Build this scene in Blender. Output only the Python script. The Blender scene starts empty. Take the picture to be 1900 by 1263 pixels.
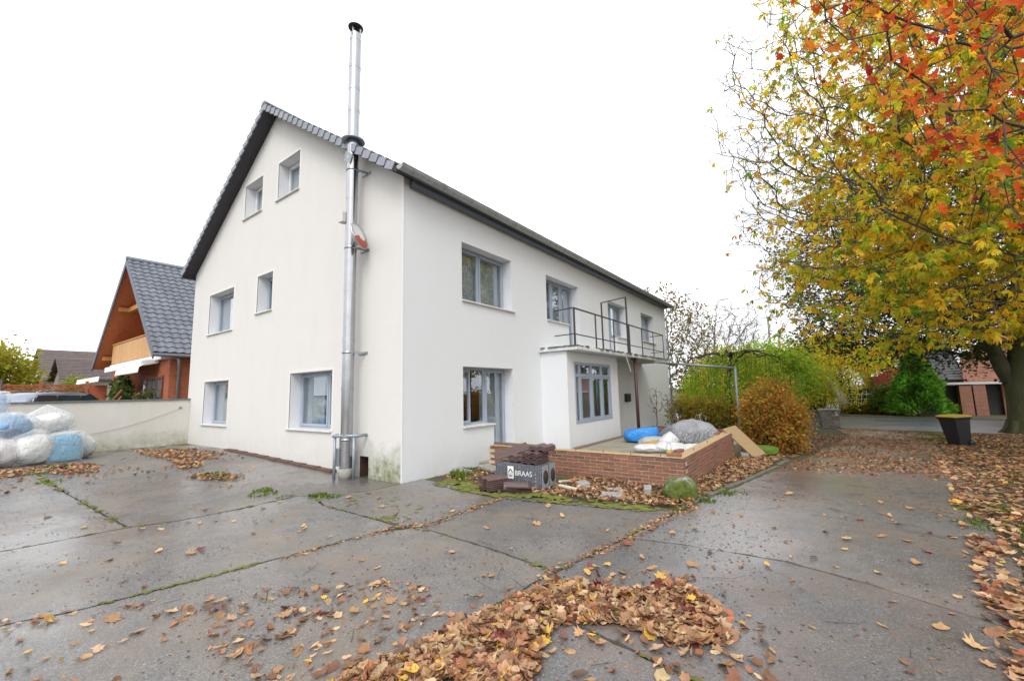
import bpy, bmesh, math, random
import numpy as np
from mathutils import Vector, Matrix, noise as mnoise

# ---------------------------------------------------------------- camera, sky, sun, exposure
scene = bpy.context.scene
COL = scene.collection
YAW, PITCH, ROLL = math.radians(-35.855), math.radians(6.934), math.radians(-1.396)
CAM = Vector((6.74, -5.568, 1.70))
fwd = Vector((math.cos(PITCH) * math.sin(YAW), math.cos(PITCH) * math.cos(YAW), math.sin(PITCH)))
r0 = Vector((math.cos(YAW), -math.sin(YAW), 0)); u0 = r0.cross(fwd)
RT = math.cos(ROLL) * r0 + math.sin(ROLL) * u0
UP = -math.sin(ROLL) * r0 + math.cos(ROLL) * u0
cd = bpy.data.cameras.new('camera'); cam = bpy.data.objects.new('camera', cd); COL.objects.link(cam)
cam.matrix_world = Matrix(((RT.x, UP.x, -fwd.x, CAM.x), (RT.y, UP.y, -fwd.y, CAM.y), (RT.z, UP.z, -fwd.z, CAM.z), (0, 0, 0, 1)))
cd.sensor_fit = 'HORIZONTAL'; cd.sensor_width = 36.0; cd.lens = 785.9 / 1900 * 36
cd.clip_start = 0.05; cd.clip_end = 3000
scene.camera = cam

SUN_EL, SUN_AZ = math.radians(48), math.radians(150)   # azimuth from +y clockwise
world = bpy.data.worlds.new('World'); scene.world = world; world.use_nodes = True
nt = world.node_tree; nt.nodes.clear()
out = nt.nodes.new('ShaderNodeOutputWorld')
sky = nt.nodes.new('ShaderNodeTexSky'); sky.sky_type = 'NISHITA'; sky.sun_disc = False
sky.sun_elevation = SUN_EL; sky.sun_rotation = SUN_AZ; sky.dust_density = 4.0
hs = nt.nodes.new('ShaderNodeHueSaturation'); hs.inputs['Saturation'].default_value = 0.25
nt.links.new(sky.outputs[0], hs.inputs['Color'])
bg1 = nt.nodes.new('ShaderNodeBackground'); bg1.inputs[1].default_value = 0.05
nt.links.new(hs.outputs[0], bg1.inputs[0])
# closed overcast: a near-white cloud deck with faint grey-blue billows
tc = nt.nodes.new('ShaderNodeTexCoord'); nz = nt.nodes.new('ShaderNodeTexNoise')
nz.inputs['Scale'].default_value = 2.6; nz.inputs['Detail'].default_value = 5
nt.links.new(tc.outputs['Generated'], nz.inputs['Vector'])
rp = nt.nodes.new('ShaderNodeValToRGB'); rp.color_ramp.elements[0].position = .22; rp.color_ramp.elements[1].position = .66
rp.color_ramp.elements[0].color = (.46, .495, .55, 1); rp.color_ramp.elements[1].color = (1, 1, 1, 1)
nt.links.new(nz.outputs[0], rp.inputs[0])
bg2 = nt.nodes.new('ShaderNodeBackground'); bg2.inputs[1].default_value = 1.02
nt.links.new(rp.outputs[0], bg2.inputs[0])
ad = nt.nodes.new('ShaderNodeAddShader'); nt.links.new(bg1.outputs[0], ad.inputs[0]); nt.links.new(bg2.outputs[0], ad.inputs[1])
nt.links.new(ad.outputs[0], out.inputs[0])
sl = bpy.data.lights.new('sun', 'SUN'); sl.energy = 0.9; sl.angle = math.radians(25); sl.color = (1, .97, .93)
so = bpy.data.objects.new('sun', sl); COL.objects.link(so); so.location = (20, -20, 40)
sd = Vector((math.sin(SUN_AZ) * math.cos(SUN_EL), math.cos(SUN_AZ) * math.cos(SUN_EL), math.sin(SUN_EL)))
so.rotation_euler = sd.to_track_quat('Z', 'Y').to_euler()
scene.view_settings.view_transform = 'Standard'; scene.view_settings.look = 'None'
scene.view_settings.exposure = 0.60; scene.view_settings.gamma = 1.0; scene.view_settings.use_curve_mapping = False
scene.cycles.max_bounces = 8; scene.cycles.transparent_max_bounces = 12
try:
    scene.cycles.use_denoising = True
except Exception:
    pass

# ---------------------------------------------------------------- helpers
rnd = random.Random(7)
V3 = Vector

def zg(x, y):
    """height of the terrain: rises a little to the far left, falls gently towards the street"""
    z = 0.19 * min(max((-x - 1.0) / 7.0, 0), 1)
    z -= 0.03 * min(max(y - 2.2, 0), 15.0)
    return z

def zgv(x, y):
    return 0.19 * np.clip((-x - 1) / 7, 0, 1) - 0.03 * np.clip(y - 2.2, 0, 15)

ORG = {}

def tag(o, label=None, cat=None, group=None, kind=None):
    if label: o['label'] = label
    if cat: o['category'] = cat
    if group: o['group'] = group
    if kind: o['kind'] = kind
    return o

def thing(name, label, cat, loc, group=None):
    o = bpy.data.objects.new(name, None); COL.objects.link(o); o.location = loc
    o.empty_display_size = .2
    ORG[o.name] = V3(loc)
    return tag(o, label, cat, group)

def link(name, me, parent=None, org=None):
    o = bpy.data.objects.new(name, me); COL.objects.link(o)
    if parent is not None: o.parent = parent
    ORG[o.name] = V3(org) if org is not None else V3((0, 0, 0))
    return o

class MB:
    def __init__(s): s.v = []; s.f = []; s.s = []
    def add(s, vs, fs, smooth=False):
        n = len(s.v); s.v += [tuple(v) for v in vs]
        s.f += [tuple(i + n for i in f) for f in fs]; s.s += [smooth] * len(fs); return s
    def box(s, x0, x1, y0, y1, z0, z1):
        return s.add([(x0, y0, z0), (x1, y0, z0), (x1, y1, z0), (x0, y1, z0), (x0, y0, z1), (x1, y0, z1), (x1, y1, z1), (x0, y1, z1)],
                     [(0, 3, 2, 1), (4, 5, 6, 7), (0, 1, 5, 4), (1, 2, 6, 5), (2, 3, 7, 6), (3, 0, 4, 7)])
    def obox(s, c, a, b, d):
        c, a, b, d = V3(c), V3(a), V3(b), V3(d)
        vs = [c + i * a + j * b + k * d for k in (-1, 1) for j in (-1, 1) for i in (-1, 1)]
        return s.add(vs, [(0, 2, 3, 1), (4, 5, 7, 6), (0, 1, 5, 4), (1, 3, 7, 5), (3, 2, 6, 7), (2, 0, 4, 6)])
    def bar(s, p, q, w, h, up=(0, 0, 1)):
        p, q = V3(p), V3(q); d = q - p; l = d.length; d.normalize()
        up = V3(up); sd_ = d.cross(up)
        if sd_.length < 1e-4: sd_ = d.cross(V3((0, 1, 0)))
        sd_.normalize(); u = sd_.cross(d)
        return s.obox((p + q) / 2, d * l / 2, sd_ * w / 2, u * h / 2)
    def tube(s, pts, r, n=8, cap=True, smooth=True):
        pts = [V3(p) for p in pts]; m = len(pts)
        rr = [float(q) for q in r] if isinstance(r, (list, tuple)) else [float(r)] * m
        vs = []; fs = []; pn = None
        for i in range(m):
            d = (pts[min(i + 1, m - 1)] - pts[max(i - 1, 0)]).normalized()
            if pn is None:
                pn = d.cross(V3((0, 0, 1)))
                if pn.length < 1e-3: pn = V3((1, 0, 0))
            pn = (pn - d * pn.dot(d)); pn.normalize(); b = d.cross(pn)
            for k in range(n):
                a = 2 * math.pi * k / n
                vs.append(pts[i] + rr[i] * (math.cos(a) * pn + math.sin(a) * b))
        for i in range(m - 1):
            for k in range(n):
                k2 = (k + 1) % n
                fs.append((i * n + k, i * n + k2, (i + 1) * n + k2, (i + 1) * n + k))
        s.add(vs, fs, smooth)
        if cap:
            q = len(s.v) - len(vs)
            s.f.append(tuple(q + k for k in range(n))[::-1]); s.s.append(False)
            s.f.append(tuple(q + (m - 1) * n + k for k in range(n))); s.s.append(False)
        return s
    def lathe(s, prof, c, n=24, axis=(0, 0, 1), smooth=True):
        c = V3(c); ax = V3(axis).normalized()
        e1 = ax.cross(V3((0, 1, 0)));
        if e1.length < 1e-3: e1 = ax.cross(V3((1, 0, 0)))
        e1.normalize(); e2 = ax.cross(e1)
        vs = []
        for r, z in prof:
            for k in range(n):
                a = 2 * math.pi * k / n
                vs.append(c + ax * z + (e1 * math.cos(a) + e2 * math.sin(a)) * max(r, 1e-4))
        fs = []
        for i in range(len(prof) - 1):
            for k in range(n):
                k2 = (k + 1) % n
                fs.append((i * n + k, i * n + k2, (i + 1) * n + k2, (i + 1) * n + k))
        return s.add(vs, fs, smooth)
    def prism(s, poly, off):
        """closed polygon (3d points) extruded by vector off"""
        poly = [V3(p) for p in poly]; off = V3(off); n = len(poly)
        vs = poly + [p + off for p in poly]
        fs = [tuple(range(n))[::-1], tuple(range(n, 2 * n))]
        fs += [(i, (i + 1) % n, n + (i + 1) % n, n + i) for i in range(n)]
        return s.add(vs, fs)
    def mesh(s, name, mat, org=(0, 0, 0)):
        me = bpy.data.meshes.new(name); o = V3(org)
        me.from_pydata([(v[0] - o.x, v[1] - o.y, v[2] - o.z) for v in s.v], [], s.f)
        me.polygons.foreach_set('use_smooth', s.s)
        if mat: me.materials.append(mat)
        bm = bmesh.new(); bm.from_mesh(me); bmesh.ops.recalc_face_normals(bm, faces=bm.faces); bm.to_mesh(me); bm.free()
        me.update(); return me
    def build(s, name, mat, parent=None, bevel=0, seg=1):
        org = ORG.get(parent.name, V3((0, 0, 0))) if parent is not None else V3((0, 0, 0))
        o = link(name, s.mesh(name, mat, org), parent, org)
        if bevel:
            m = o.modifiers.new('bevel', 'BEVEL'); m.width = bevel; m.segments = seg; m.limit_method = 'ANGLE'; m.angle_limit = .6
        return o

def arr_mesh(name, parts, mat, colors=None, smooth=False):
    """parts: list of (V (n,3), F (m,3)) triangles; colors: matching list of (n,3) or None"""
    nv = 0; VV = []; FF = []
    for V, F in parts:
        VV.append(V); FF.append(F + nv); nv += len(V)
    V = np.concatenate(VV).astype(np.float32); F = np.concatenate(FF).astype(np.int32)
    me = bpy.data.meshes.new(name)
    me.vertices.add(len(V)); me.vertices.foreach_set('co', V.ravel())
    me.loops.add(F.size); me.loops.foreach_set('vertex_index', F.ravel())
    me.polygons.add(len(F)); me.polygons.foreach_set('loop_start', np.arange(0, F.size, 3, dtype=np.int32))
    me.polygons.foreach_set('loop_total', np.full(len(F), 3, dtype=np.int32))
    me.polygons.foreach_set('use_smooth', np.full(len(F), smooth))
    if colors is not None:
        c = np.concatenate(colors); c = np.concatenate([c, np.ones((len(c), 1))], 1).astype(np.float32)
        ca = me.color_attributes.new('Col', 'FLOAT_COLOR', 'POINT'); ca.data.foreach_set('color', c.ravel())
    if mat: me.materials.append(mat)
    me.update(calc_edges=True); me.validate()
    return me

def text_mesh(name, body, size, extrude, mat):
    cv = bpy.data.curves.new(name, 'FONT'); cv.body = body; cv.size = size; cv.extrude = extrude
    tmp = bpy.data.objects.new(name, cv); COL.objects.link(tmp)
    me = bpy.data.meshes.new_from_object(tmp.evaluated_get(bpy.context.evaluated_depsgraph_get()))
    bpy.data.objects.remove(tmp); me.materials.clear(); me.materials.append(mat); return me

# ---------------------------------------------------------------- materials
MATS = {}
def nmat(name):
    m = bpy.data.materials.new(name); m.use_nodes = True; MATS[name] = m
    n = m.node_tree; b = n.nodes['Principled BSDF']; return m, n, b

def pos(n):
    return n.nodes.new('ShaderNodeNewGeometry').outputs['Position']

def noise(n, vec, scale, detail=4, rough=.55, stretch=None):
    if stretch:
        mp = n.nodes.new('ShaderNodeMapping'); mp.inputs['Scale'].default_value = stretch
        n.links.new(vec, mp.inputs['Vector']); vec = mp.outputs[0]
    t = n.nodes.new('ShaderNodeTexNoise'); t.inputs['Scale'].default_value = scale
    t.inputs['Detail'].default_value = detail; t.inputs['Roughness'].default_value = rough
    n.links.new(vec, t.inputs['Vector']); return t.outputs[0]

def ramp(n, fac, stops):
    r = n.nodes.new('ShaderNodeValToRGB'); e = r.color_ramp.elements
    while len(e) < len(stops): e.new(.5)
    for i, (p, c) in enumerate(stops):
        e[i].position = p; e[i].color = (*c, 1) if len(c) == 3 else c
    n.links.new(fac, r.inputs[0]); return r.outputs[0]

def g(v): return (v, v, v)

def mix(n, fac, a, b, mode='MIX'):
    m = n.nodes.new('ShaderNodeMix'); m.data_type = 'RGBA'; m.blend_type = mode
    for sck, val in ((m.inputs[0], fac), (m.inputs[6], a), (m.inputs[7], b)):
        if isinstance(val, bpy.types.NodeSocket): n.links.new(val, sck)
        elif isinstance(val, (int, float)): sck.default_value = val
        else: sck.default_value = (*val, 1)
    return m.outputs[2]

def math_(n, op, a, b=None, c=None, clamp=False):
    m = n.nodes.new('ShaderNodeMath'); m.operation = op; m.use_clamp = clamp
    for sck, val in ((m.inputs[0], a), (m.inputs[1], b), (m.inputs[2], c)):
        if val is None: continue
        if isinstance(val, bpy.types.NodeSocket): n.links.new(val, sck)
        else: sck.default_value = val
    return m.outputs[0]

def bump(n, b, h, dist, strength=1.0):
    x = n.nodes.new('ShaderNodeBump'); x.inputs['Distance'].default_value = dist; x.inputs['Strength'].default_value = strength
    n.links.new(h, x.inputs['Height']); n.links.new(x.outputs[0], b.inputs['Normal'])

def sep(n, v):
    s = n.nodes.new('ShaderNodeSeparateXYZ'); n.links.new(v, s.inputs[0]); return s.outputs

def pm(name, c1, c2=None, scale=6, rough=.6, bmp=0, bscale=40, metal=0, orand=0, spec=.5, rough2=None):
    """plain procedural material: two-tone noise colour, optional per-object tint and bump"""
    m, n, b = nmat(name); p = pos(n)
    c2 = c2 or tuple(x * .8 for x in c1)
    f = noise(n, p, scale, 5)
    col = ramp(n, f, [(.3, c1), (.7, c2)])
    if orand:
        oi = n.nodes.new('ShaderNodeObjectInfo')
        k = math_(n, 'MULTIPLY_ADD', oi.outputs['Random'], 2 * orand, 1 - orand)
        hsv = n.nodes.new('ShaderNodeHueSaturation'); n.links.new(col, hsv.inputs['Color']); n.links.new(k, hsv.inputs['Value']); col = hsv.outputs[0]
    n.links.new(col, b.inputs['Base Color'])
    b.inputs['Roughness'].default_value = rough; b.inputs['Metallic'].default_value = metal
    b.inputs['Specular IOR Level'].default_value = spec
    if rough2 is not None:
        n.links.new(ramp(n, f, [(.3, g(rough)), (.7, g(rough2))]), b.inputs['Roughness'])
    if bmp: bump(n, b, noise(n, p, bscale, 4), bmp)
    return m

def plaster(name, base, dirt, algae_amt, streak):
    m, n, b = nmat(name); p = pos(n); s = sep(n, p)
    mott = noise(n, p, 1.3, 6, .6)
    st = noise(n, p, 1.0, 5, .6, (2.2, 2.2, .35))
    c = mix(n, math_(n, 'MULTIPLY', ramp(n, mott, [(.4, g(0)), (.75, g(1))]), streak), base, dirt)
    c = mix(n, math_(n, 'MULTIPLY', ramp(n, st, [(.48, g(0)), (.72, g(1))]), streak), c, dirt)
    fine = noise(n, p, 90, 3)
    c = mix(n, .10, c, ramp(n, fine, [(.3, g(.35)), (.7, g(1))]), 'MULTIPLY')
    # green algae creeping up from the ground with a ragged edge
    edge = noise(n, p, 2.2, 6, .65)
    h = math_(n, 'ADD', s[2], math_(n, 'MULTIPLY', math_(n, 'SUBTRACT', edge, .5), 1.3))
    a = ramp(n, h, [(.12, g(1)), (.75, g(0))])
    if algae_amt[1] is not None:      # strongest at the corner beside the flue
        xr = math_(n, 'ADD', s[0], math_(n, 'MULTIPLY', math_(n, 'SUBTRACT', noise(n, p, 1.1, 4), .5), 1.0))
        mr = n.nodes.new('ShaderNodeMapRange'); mr.inputs[1].default_value = algae_amt[1][0]; mr.inputs[2].default_value = algae_amt[1][1]
        mr.inputs[3].default_value = .12; mr.inputs[4].default_value = 1; n.links.new(xr, mr.inputs[0]); a = math_(n, 'MULTIPLY', a, mr.outputs[0])
    a = math_(n, 'MULTIPLY', a, math_(n, 'MULTIPLY', ramp(n, noise(n, p, 7, 6, .7), [(.25, g(.15)), (.65, g(1))]), algae_amt[0]))
    c = mix(n, a, c, ramp(n, noise(n, p, 12, 4), [(.3, (.20, .22, .07)), (.7, (.09, .11, .035))]))
    n.links.new(c, b.inputs['Base Color']); b.inputs['Roughness'].default_value = .88
    b.inputs['Specular IOR Level'].default_value = .2
    hh = math_(n, 'ADD', noise(n, p, 55, 4, .7), math_(n, 'MULTIPLY', noise(n, p, 9, 3), .5))
    bump(n, b, hh, .012, .7)
    return m

M_GABLE = plaster('plaster_cream', (.675, .66, .64), (.585, .57, .54), (1.05, (-2.2, -.8)), .17)
M_FACADE = plaster('plaster_white', (.725, .745, .77), (.67, .685, .70), (.10, None), .16)
M_BWALL = plaster('plaster_boundary', (.66, .64, .59), (.50, .48, .41), (.75, None), .3)
M_REVEAL = pm('plaster_smooth_white', (.69, .70, .72), (.64, .65, .68), 3, .75)
M_FRAME = pm('window_frame_grey', (.34, .39, .47), (.30, .35, .43), 3, .38)
M_FRAMEW = pm('window_frame_white', (.72, .73, .75), None, 3, .4)
M_SILL = pm('sill_pale', (.66, .65, .63), (.55, .54, .52), 9, .55)
M_SOFFIT = pm('soffit_dark', (.045, .04, .05), (.03, .027, .035), 14, .6)
M_FASCIA = pm('fascia_slate', (.10, .12, .155), (.075, .09, .12), 9, .5)
M_GUTTER = pm('gutter_zinc', (.40, .425, .43), (.28, .30, .305), 7, .45, metal=.2)
M_TILE = pm('roof_tile_anthracite', (.15, .16, .19), (.10, .11, .135), 14, .55, .003, 60, orand=.12)
M_TILE2 = pm('roof_tile_slate', (.155, .17, .20), (.105, .115, .14), 10, .42, .003, 60, orand=.16)
M_STEEL = pm('stainless_steel', (.43, .435, .45), (.38, .385, .40), 4, .17, metal=1, rough2=.26)
M_GALV = pm('galvanised_steel', (.33, .37, .40), (.24, .28, .31), 16, .5, metal=.45)
M_DARKMETAL = pm('dark_metal', (.035, .035, .04), (.06, .05, .045), 20, .5, metal=.3)
M_RUST = pm('railing_rusty_dark', (.038, .038, .044), (.07, .05, .045), 25, .65)
M_BROWNPOST = pm('brown_painted_steel', (.085, .035, .032), (.06, .028, .026), 14, .5)
M_CONC = pm('concrete_weathered', (.34, .33, .31), (.22, .21, .19), 9, .85, .004, 60)
M_COPING = pm('coping_grey', (.16, .17, .17), (.11, .115, .11), 9, .7)
M_WHITEPAINT = pm('white_paint', (.78, .78, .76), (.68, .68, .65), 6, .6)
M_BLACK = pm('black_plastic', (.015, .016, .02), (.022, .023, .028), 12, .42)
M_YELLOW = pm('yellow_plastic', (.62, .46, .03), (.52, .38, .03), 12, .42)
M_ROOM = pm('room_interior', (.30, .285, .26), (.24, .23, .215), 2, .9)
M_BLIND = pm('window_blind', (.52, .53, .52), (.46, .47, .46), 2, .85)
M_SURR = pm('plaster_band', (.70, .685, .655), (.67, .65, .62), 4, .8)
M_VERGE = pm('verge_tile_grey', (.27, .285, .335), (.20, .215, .25), 14, .5, .003, 60, orand=.1)
M_TAN = pm('chipboard', (.40, .29, .155), (.30, .21, .105), 30, .8, .003, 80)
M_WOOD = pm('old_wood', (.19, .14, .10), (.12, .09, .065), 14, .8, .004, 50)
M_PINE = pm('pine_boards', (.58, .33, .14), (.50, .27, .11), 8, .6, orand=.1)
M_BEAM = pm('pine_beam', (.55, .27, .075), (.45, .21, .055), 8, .6)
M_ASPHALT = None

def glass_mat(name, tint, refl):
    m, n, b = nmat(name); n.nodes.remove(b)
    o = n.nodes['Material Output']
    tr = n.nodes.new('ShaderNodeBsdfTransparent'); tr.inputs[0].default_value = (*tint, 1)
    gl = n.nodes.new('ShaderNodeBsdfGlossy'); gl.inputs['Roughness'].default_value = .015; gl.inputs[0].default_value = (.92, .95, 1, 1)
    lw = n.nodes.new('ShaderNodeLayerWeight'); lw.inputs[0].default_value = .5
    mx = n.nodes.new('ShaderNodeMixShader'); f = math_(n, 'MULTIPLY_ADD', math_(n, 'POWER', lw.outputs['Facing'], 4.0), .85, refl, True)
    n.links.new(f, mx.inputs[0]); n.links.new(tr.outputs[0], mx.inputs[1]); n.links.new(gl.outputs[0], mx.inputs[2]); n.links.new(mx.outputs[0], o.inputs[0])
    return m
M_GLASS = glass_mat('window_glass', (.90, .93, .94), .16)

def curtain_mat():
    m, n, b = nmat('sheer_curtain'); p = pos(n)
    n.links.new(ramp(n, noise(n, p, 3, 4), [(.3, (.50, .54, .57)), (.7, (.36, .40, .43))]), b.inputs['Base Color']); b.inputs['Roughness'].default_value = .9
    return m
M_CURTAIN = curtain_mat()

def brick_mat(name, c1, c2, c3, orand=True):
    m, n, b = nmat(name); p = pos(n)
    oi = n.nodes.new('ShaderNodeObjectInfo')
    base = ramp(n, oi.outputs['Random'], [(0, c1), (.5, c2), (1, c3)])
    c = mix(n, .55, base, ramp(n, noise(n, p, 28, 5, .65), [(.3, g(.55)), (.7, g(1.25))]), 'MULTIPLY')
    n.links.new(c, b.inputs['Base Color']); b.inputs['Roughness'].default_value = .85
    bump(n, b, noise(n, p, 70, 4), .004); return m
M_BRICK = brick_mat('brick_brown', (.20, .095, .062), (.28, .125, .078), (.145, .078, .060))
M_MORTAR = pm('mortar', (.56, .45, .33), (.46, .37, .27), 40, .9, .003, 80)
M_WALLTOP = pm('wall_top_mortar', (.50, .36, .20), (.34, .24, .13), 12, .9, .004, 60)

def brickwork(name, c1, c2, mort, scale, axis):
    """far brickwork where the bricks are only a few pixels"""
    m, n, b = nmat(name); p = pos(n); s = sep(n, p)
    cb = n.nodes.new('ShaderNodeCombineXYZ')
    u = s[0] if axis == 'x' else (s[1] if axis == 'y' else math_(n, 'ADD', s[0], s[1]))
    n.links.new(u, cb.inputs[0]); n.links.new(s[2], cb.inputs[1])
    t = n.nodes.new('ShaderNodeTexBrick'); t.inputs['Scale'].default_value = 1; t.inputs['Brick Width'].default_value = .25 * scale
    t.inputs['Row Height'].default_value = .083 * scale; t.inputs['Mortar Size'].default_value = .011 * scale
    t.inputs['Color1'].default_value = (*c1, 1); t.inputs['Color2'].default_value = (*c2, 1); t.inputs['Mortar'].default_value = (*mort, 1)
    n.links.new(cb.outputs[0], t.inputs['Vector'])
    c = mix(n, .3, t.outputs[0], ramp(n, noise(n, p, 3, 5), [(.3, g(.6)), (.7, g(1.2))]), 'MULTIPLY')
    n.links.new(c, b.inputs['Base Color']); b.inputs['Roughness'].default_value = .8
    iv = math_(n, 'SUBTRACT', 1.0, t.outputs[1]); bump(n, b, iv, .01); return m
M_ABRICK = brickwork('brick_orange', (.46, .115, .035), (.36, .085, .03), (.33, .17, .10), 1, 'xy')
M_RBRICK = brickwork('brick_red_far', (.36, .13, .075), (.29, .10, .06), (.34, .25, .2), 1, 'xy')

def leaf_mat(name, trans=.35, rough=.55):
    m, n, b = nmat(name)
    at = n.nodes.new('ShaderNodeAttribute'); at.attribute_name = 'Col'
    p = pos(n); c = mix(n, .35, at.outputs['Color'], ramp(n, noise(n, p, 22, 3), [(.3, g(.62)), (.7, g(1.25))]), 'MULTIPLY')
    n.links.new(c, b.inputs['Base Color']); b.inputs['Roughness'].default_value = rough; b.inputs['Specular IOR Level'].default_value = .3
    if trans:
        t = n.nodes.new('ShaderNodeBsdfTranslucent'); n.links.new(c, t.inputs[0])
        mx = n.nodes.new('ShaderNodeMixShader'); mx.inputs[0].default_value = trans
        n.links.new(b.outputs[0], mx.inputs[1]); n.links.new(t.outputs[0], mx.inputs[2]); n.links.new(mx.outputs[0], n.nodes['Material Output'].inputs[0])
    return m
M_LEAF = leaf_mat('tree_leaf', .62)
M_LITTER = leaf_mat('fallen_leaf_litter', .10, .42)

def bark_mat(name, c1, c2, moss=None, birch=False):
    m, n, b = nmat(name); p = pos(n)
    f = noise(n, p, 5, 6, .65, (2.2, 2.2, .5))
    c = ramp(n, f, [(.32, c1), (.68, c2)])
    if birch:
        k = noise(n, p, 7, 5, .7, (.8, .8, 2.6)); c = mix(n, ramp(n, k, [(.53, g(0)), (.6, g(1))]), (.62, .60, .55), (.03, .028, .025))
    if moss:
        k = noise(n, p, 1.6, 5, .6, (1.6, 1.6, .4)); c = mix(n, ramp(n, k, [(.34, g(0)), (.62, g(1))]), c, moss)
    n.links.new(c, b.inputs['Base Color']); b.inputs['Roughness'].default_value = .85
    bump(n, b, f, .03); return m
M_BARK = bark_mat('bark_grey_brown', (.07, .055, .04), (.15, .125, .10))
M_BARKDARK = bark_mat('bark_dark', (.035, .028, .022), (.08, .065, .05))
M_BEECHBARK = bark_mat('bark_mossy', (.035, .03, .022), (.10, .09, .065), (.06, .07, .014))
M_BIRCH = bark_mat('bark_birch', (.6, .6, .55), (.5, .5, .46), None, True)

# ---------------------------------------------------------------- ground, yard slabs, street
def asphalt_mat(name, base, wet_lo, wet_hi, brown, puddle=.5, dirt_y=None):
    m, n, b = nmat(name); p = pos(n); s = sep(n, p)
    ag = noise(n, p, 75, 4, .75); big = noise(n, p, .55, 5, .6); mid = noise(n, p, 4.0, 6, .65)
    vo = n.nodes.new('ShaderNodeTexVoronoi'); vo.inputs['Scale'].default_value = 85; n.links.new(p, vo.inputs['Vector'])
    c = ramp(n, ag, [(.30, tuple(x * .5 for x in base)), (.5, base), (.70, tuple(min(1, x * 1.8) for x in base))])
    c = mix(n, .55, c, ramp(n, vo.outputs['Color'], [(.1, g(.45)), (.8, g(1.2)), (.95, g(2.2))]), 'MULTIPLY')
    c = mix(n, .6, c, ramp(n, noise(n, p, 34, 3, .8), [(.32, g(.62)), (.55, g(1.05)), (.72, g(1.5))]), 'MULTIPLY')
    c = mix(n, ramp(n, mid, [(.42, g(0)), (.72, g(.55))]), c, tuple(x * .5 for x in base))
    c = mix(n, ramp(n, noise(n, p, .9, 6, .7), [(.46, g(0)), (.70, g(.75))]), c, brown)
    oi = n.nodes.new('ShaderNodeObjectInfo')
    hsv = n.nodes.new('ShaderNodeHueSaturation'); n.links.new(c, hsv.inputs['Color'])
    n.links.new(math_(n, 'MULTIPLY_ADD', oi.outputs['Random'], .35, .84), hsv.inputs['Value']); c = hsv.outputs[0]
    if dirt_y:      # leaf mush ground into the drive towards the street
        yy = math_(n, 'ADD', s[1], math_(n, 'MULTIPLY', math_(n, 'SUBTRACT', noise(n, p, .8, 6, .7), .5), 9))
        mr = n.nodes.new('ShaderNodeMapRange'); mr.inputs[1].default_value = dirt_y[0]; mr.inputs[2].default_value = dirt_y[1]; n.links.new(yy, mr.inputs[0])
        c = mix(n, math_(n, 'MULTIPLY', mr.outputs[0], ramp(n, noise(n, p, 9, 6, .8), [(.3, g(.35)), (.6, g(.95))])), c, (.25, .155, .10))
    n.links.new(c, b.inputs['Base Color'])
    wet = noise(n, p, .42, 5, .6)
    r = ramp(n, wet, [(puddle - .1, g(wet_lo)), (puddle + .12, g(wet_hi))])
    r2 = mix(n, .25, r, ramp(n, ag, [(.3, g(.6)), (.7, g(1.25))]), 'MULTIPLY')
    n.links.new(r2, b.inputs['Roughness']); b.inputs['Specular IOR Level'].default_value = .62
    hh = math_(n, 'ADD', math_(n, 'MULTIPLY', ag, 1.0), math_(n, 'MULTIPLY', vo.outputs['Distance'], .6))
    xb = n.nodes.new('ShaderNodeBump'); xb.inputs['Distance'].default_value = .004; n.links.new(hh, xb.inputs['Height'])
    n.links.new(ramp(n, wet, [(puddle - .1, g(.22)), (puddle + .12, g(.75))]), xb.inputs['Strength']); n.links.new(xb.outputs[0], b.inputs['Normal'])
    return m
M_YARD = asphalt_mat('yard_asphalt', (.146, .138, .132), .17, .52, (.20, .155, .11), .53)
M_DRIVE = asphalt_mat('drive_asphalt', (.138, .132, .131), .15, .50, (.175, .128, .10), .55, (3.0, 11.0))
M_STREET = asphalt_mat('street_asphalt', (.10, .105, .115), .30, .42, (.10, .10, .11), .5)

def soil_mat():
    m, n, b = nmat('soil_and_moss'); p = pos(n)
    a = noise(n, p, 2.3, 6, .7)
    c = ramp(n, a, [(.34, (.06, .045, .03)), (.48, (.10, .075, .05)), (.58, (.075, .10, .022)), (.75, (.12, .16, .03))])
    c = mix(n, .5, c, ramp(n, noise(n, p, 60, 4, .7), [(.3, g(.5)), (.7, g(1.3))]), 'MULTIPLY')
    n.links.new(c, b.inputs['Base Color']); b.inputs['Roughness'].default_value = .95
    bump(n, b, noise(n, p, 35, 4, .7), .02); return m
M_SOIL = soil_mat()

def moss_mat():
    m, n, b = nmat('moss'); p = pos(n)
    c = ramp(n, noise(n, p, 7, 6, .7), [(.3, (.085, .075, .03)), (.5, (.14, .15, .022)), (.72, (.22, .235, .028))])
    c = mix(n, .5, c, ramp(n, noise(n, p, 90, 3, .7), [(.3, g(.5)), (.7, g(1.3))]), 'MULTIPLY')
    n.links.new(c, b.inputs['Base Color']); b.inputs['Roughness'].default_value = .95
    bump(n, b, noise(n, p, 80, 4, .7), .012); return m
M_MOSS = moss_mat()

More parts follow.
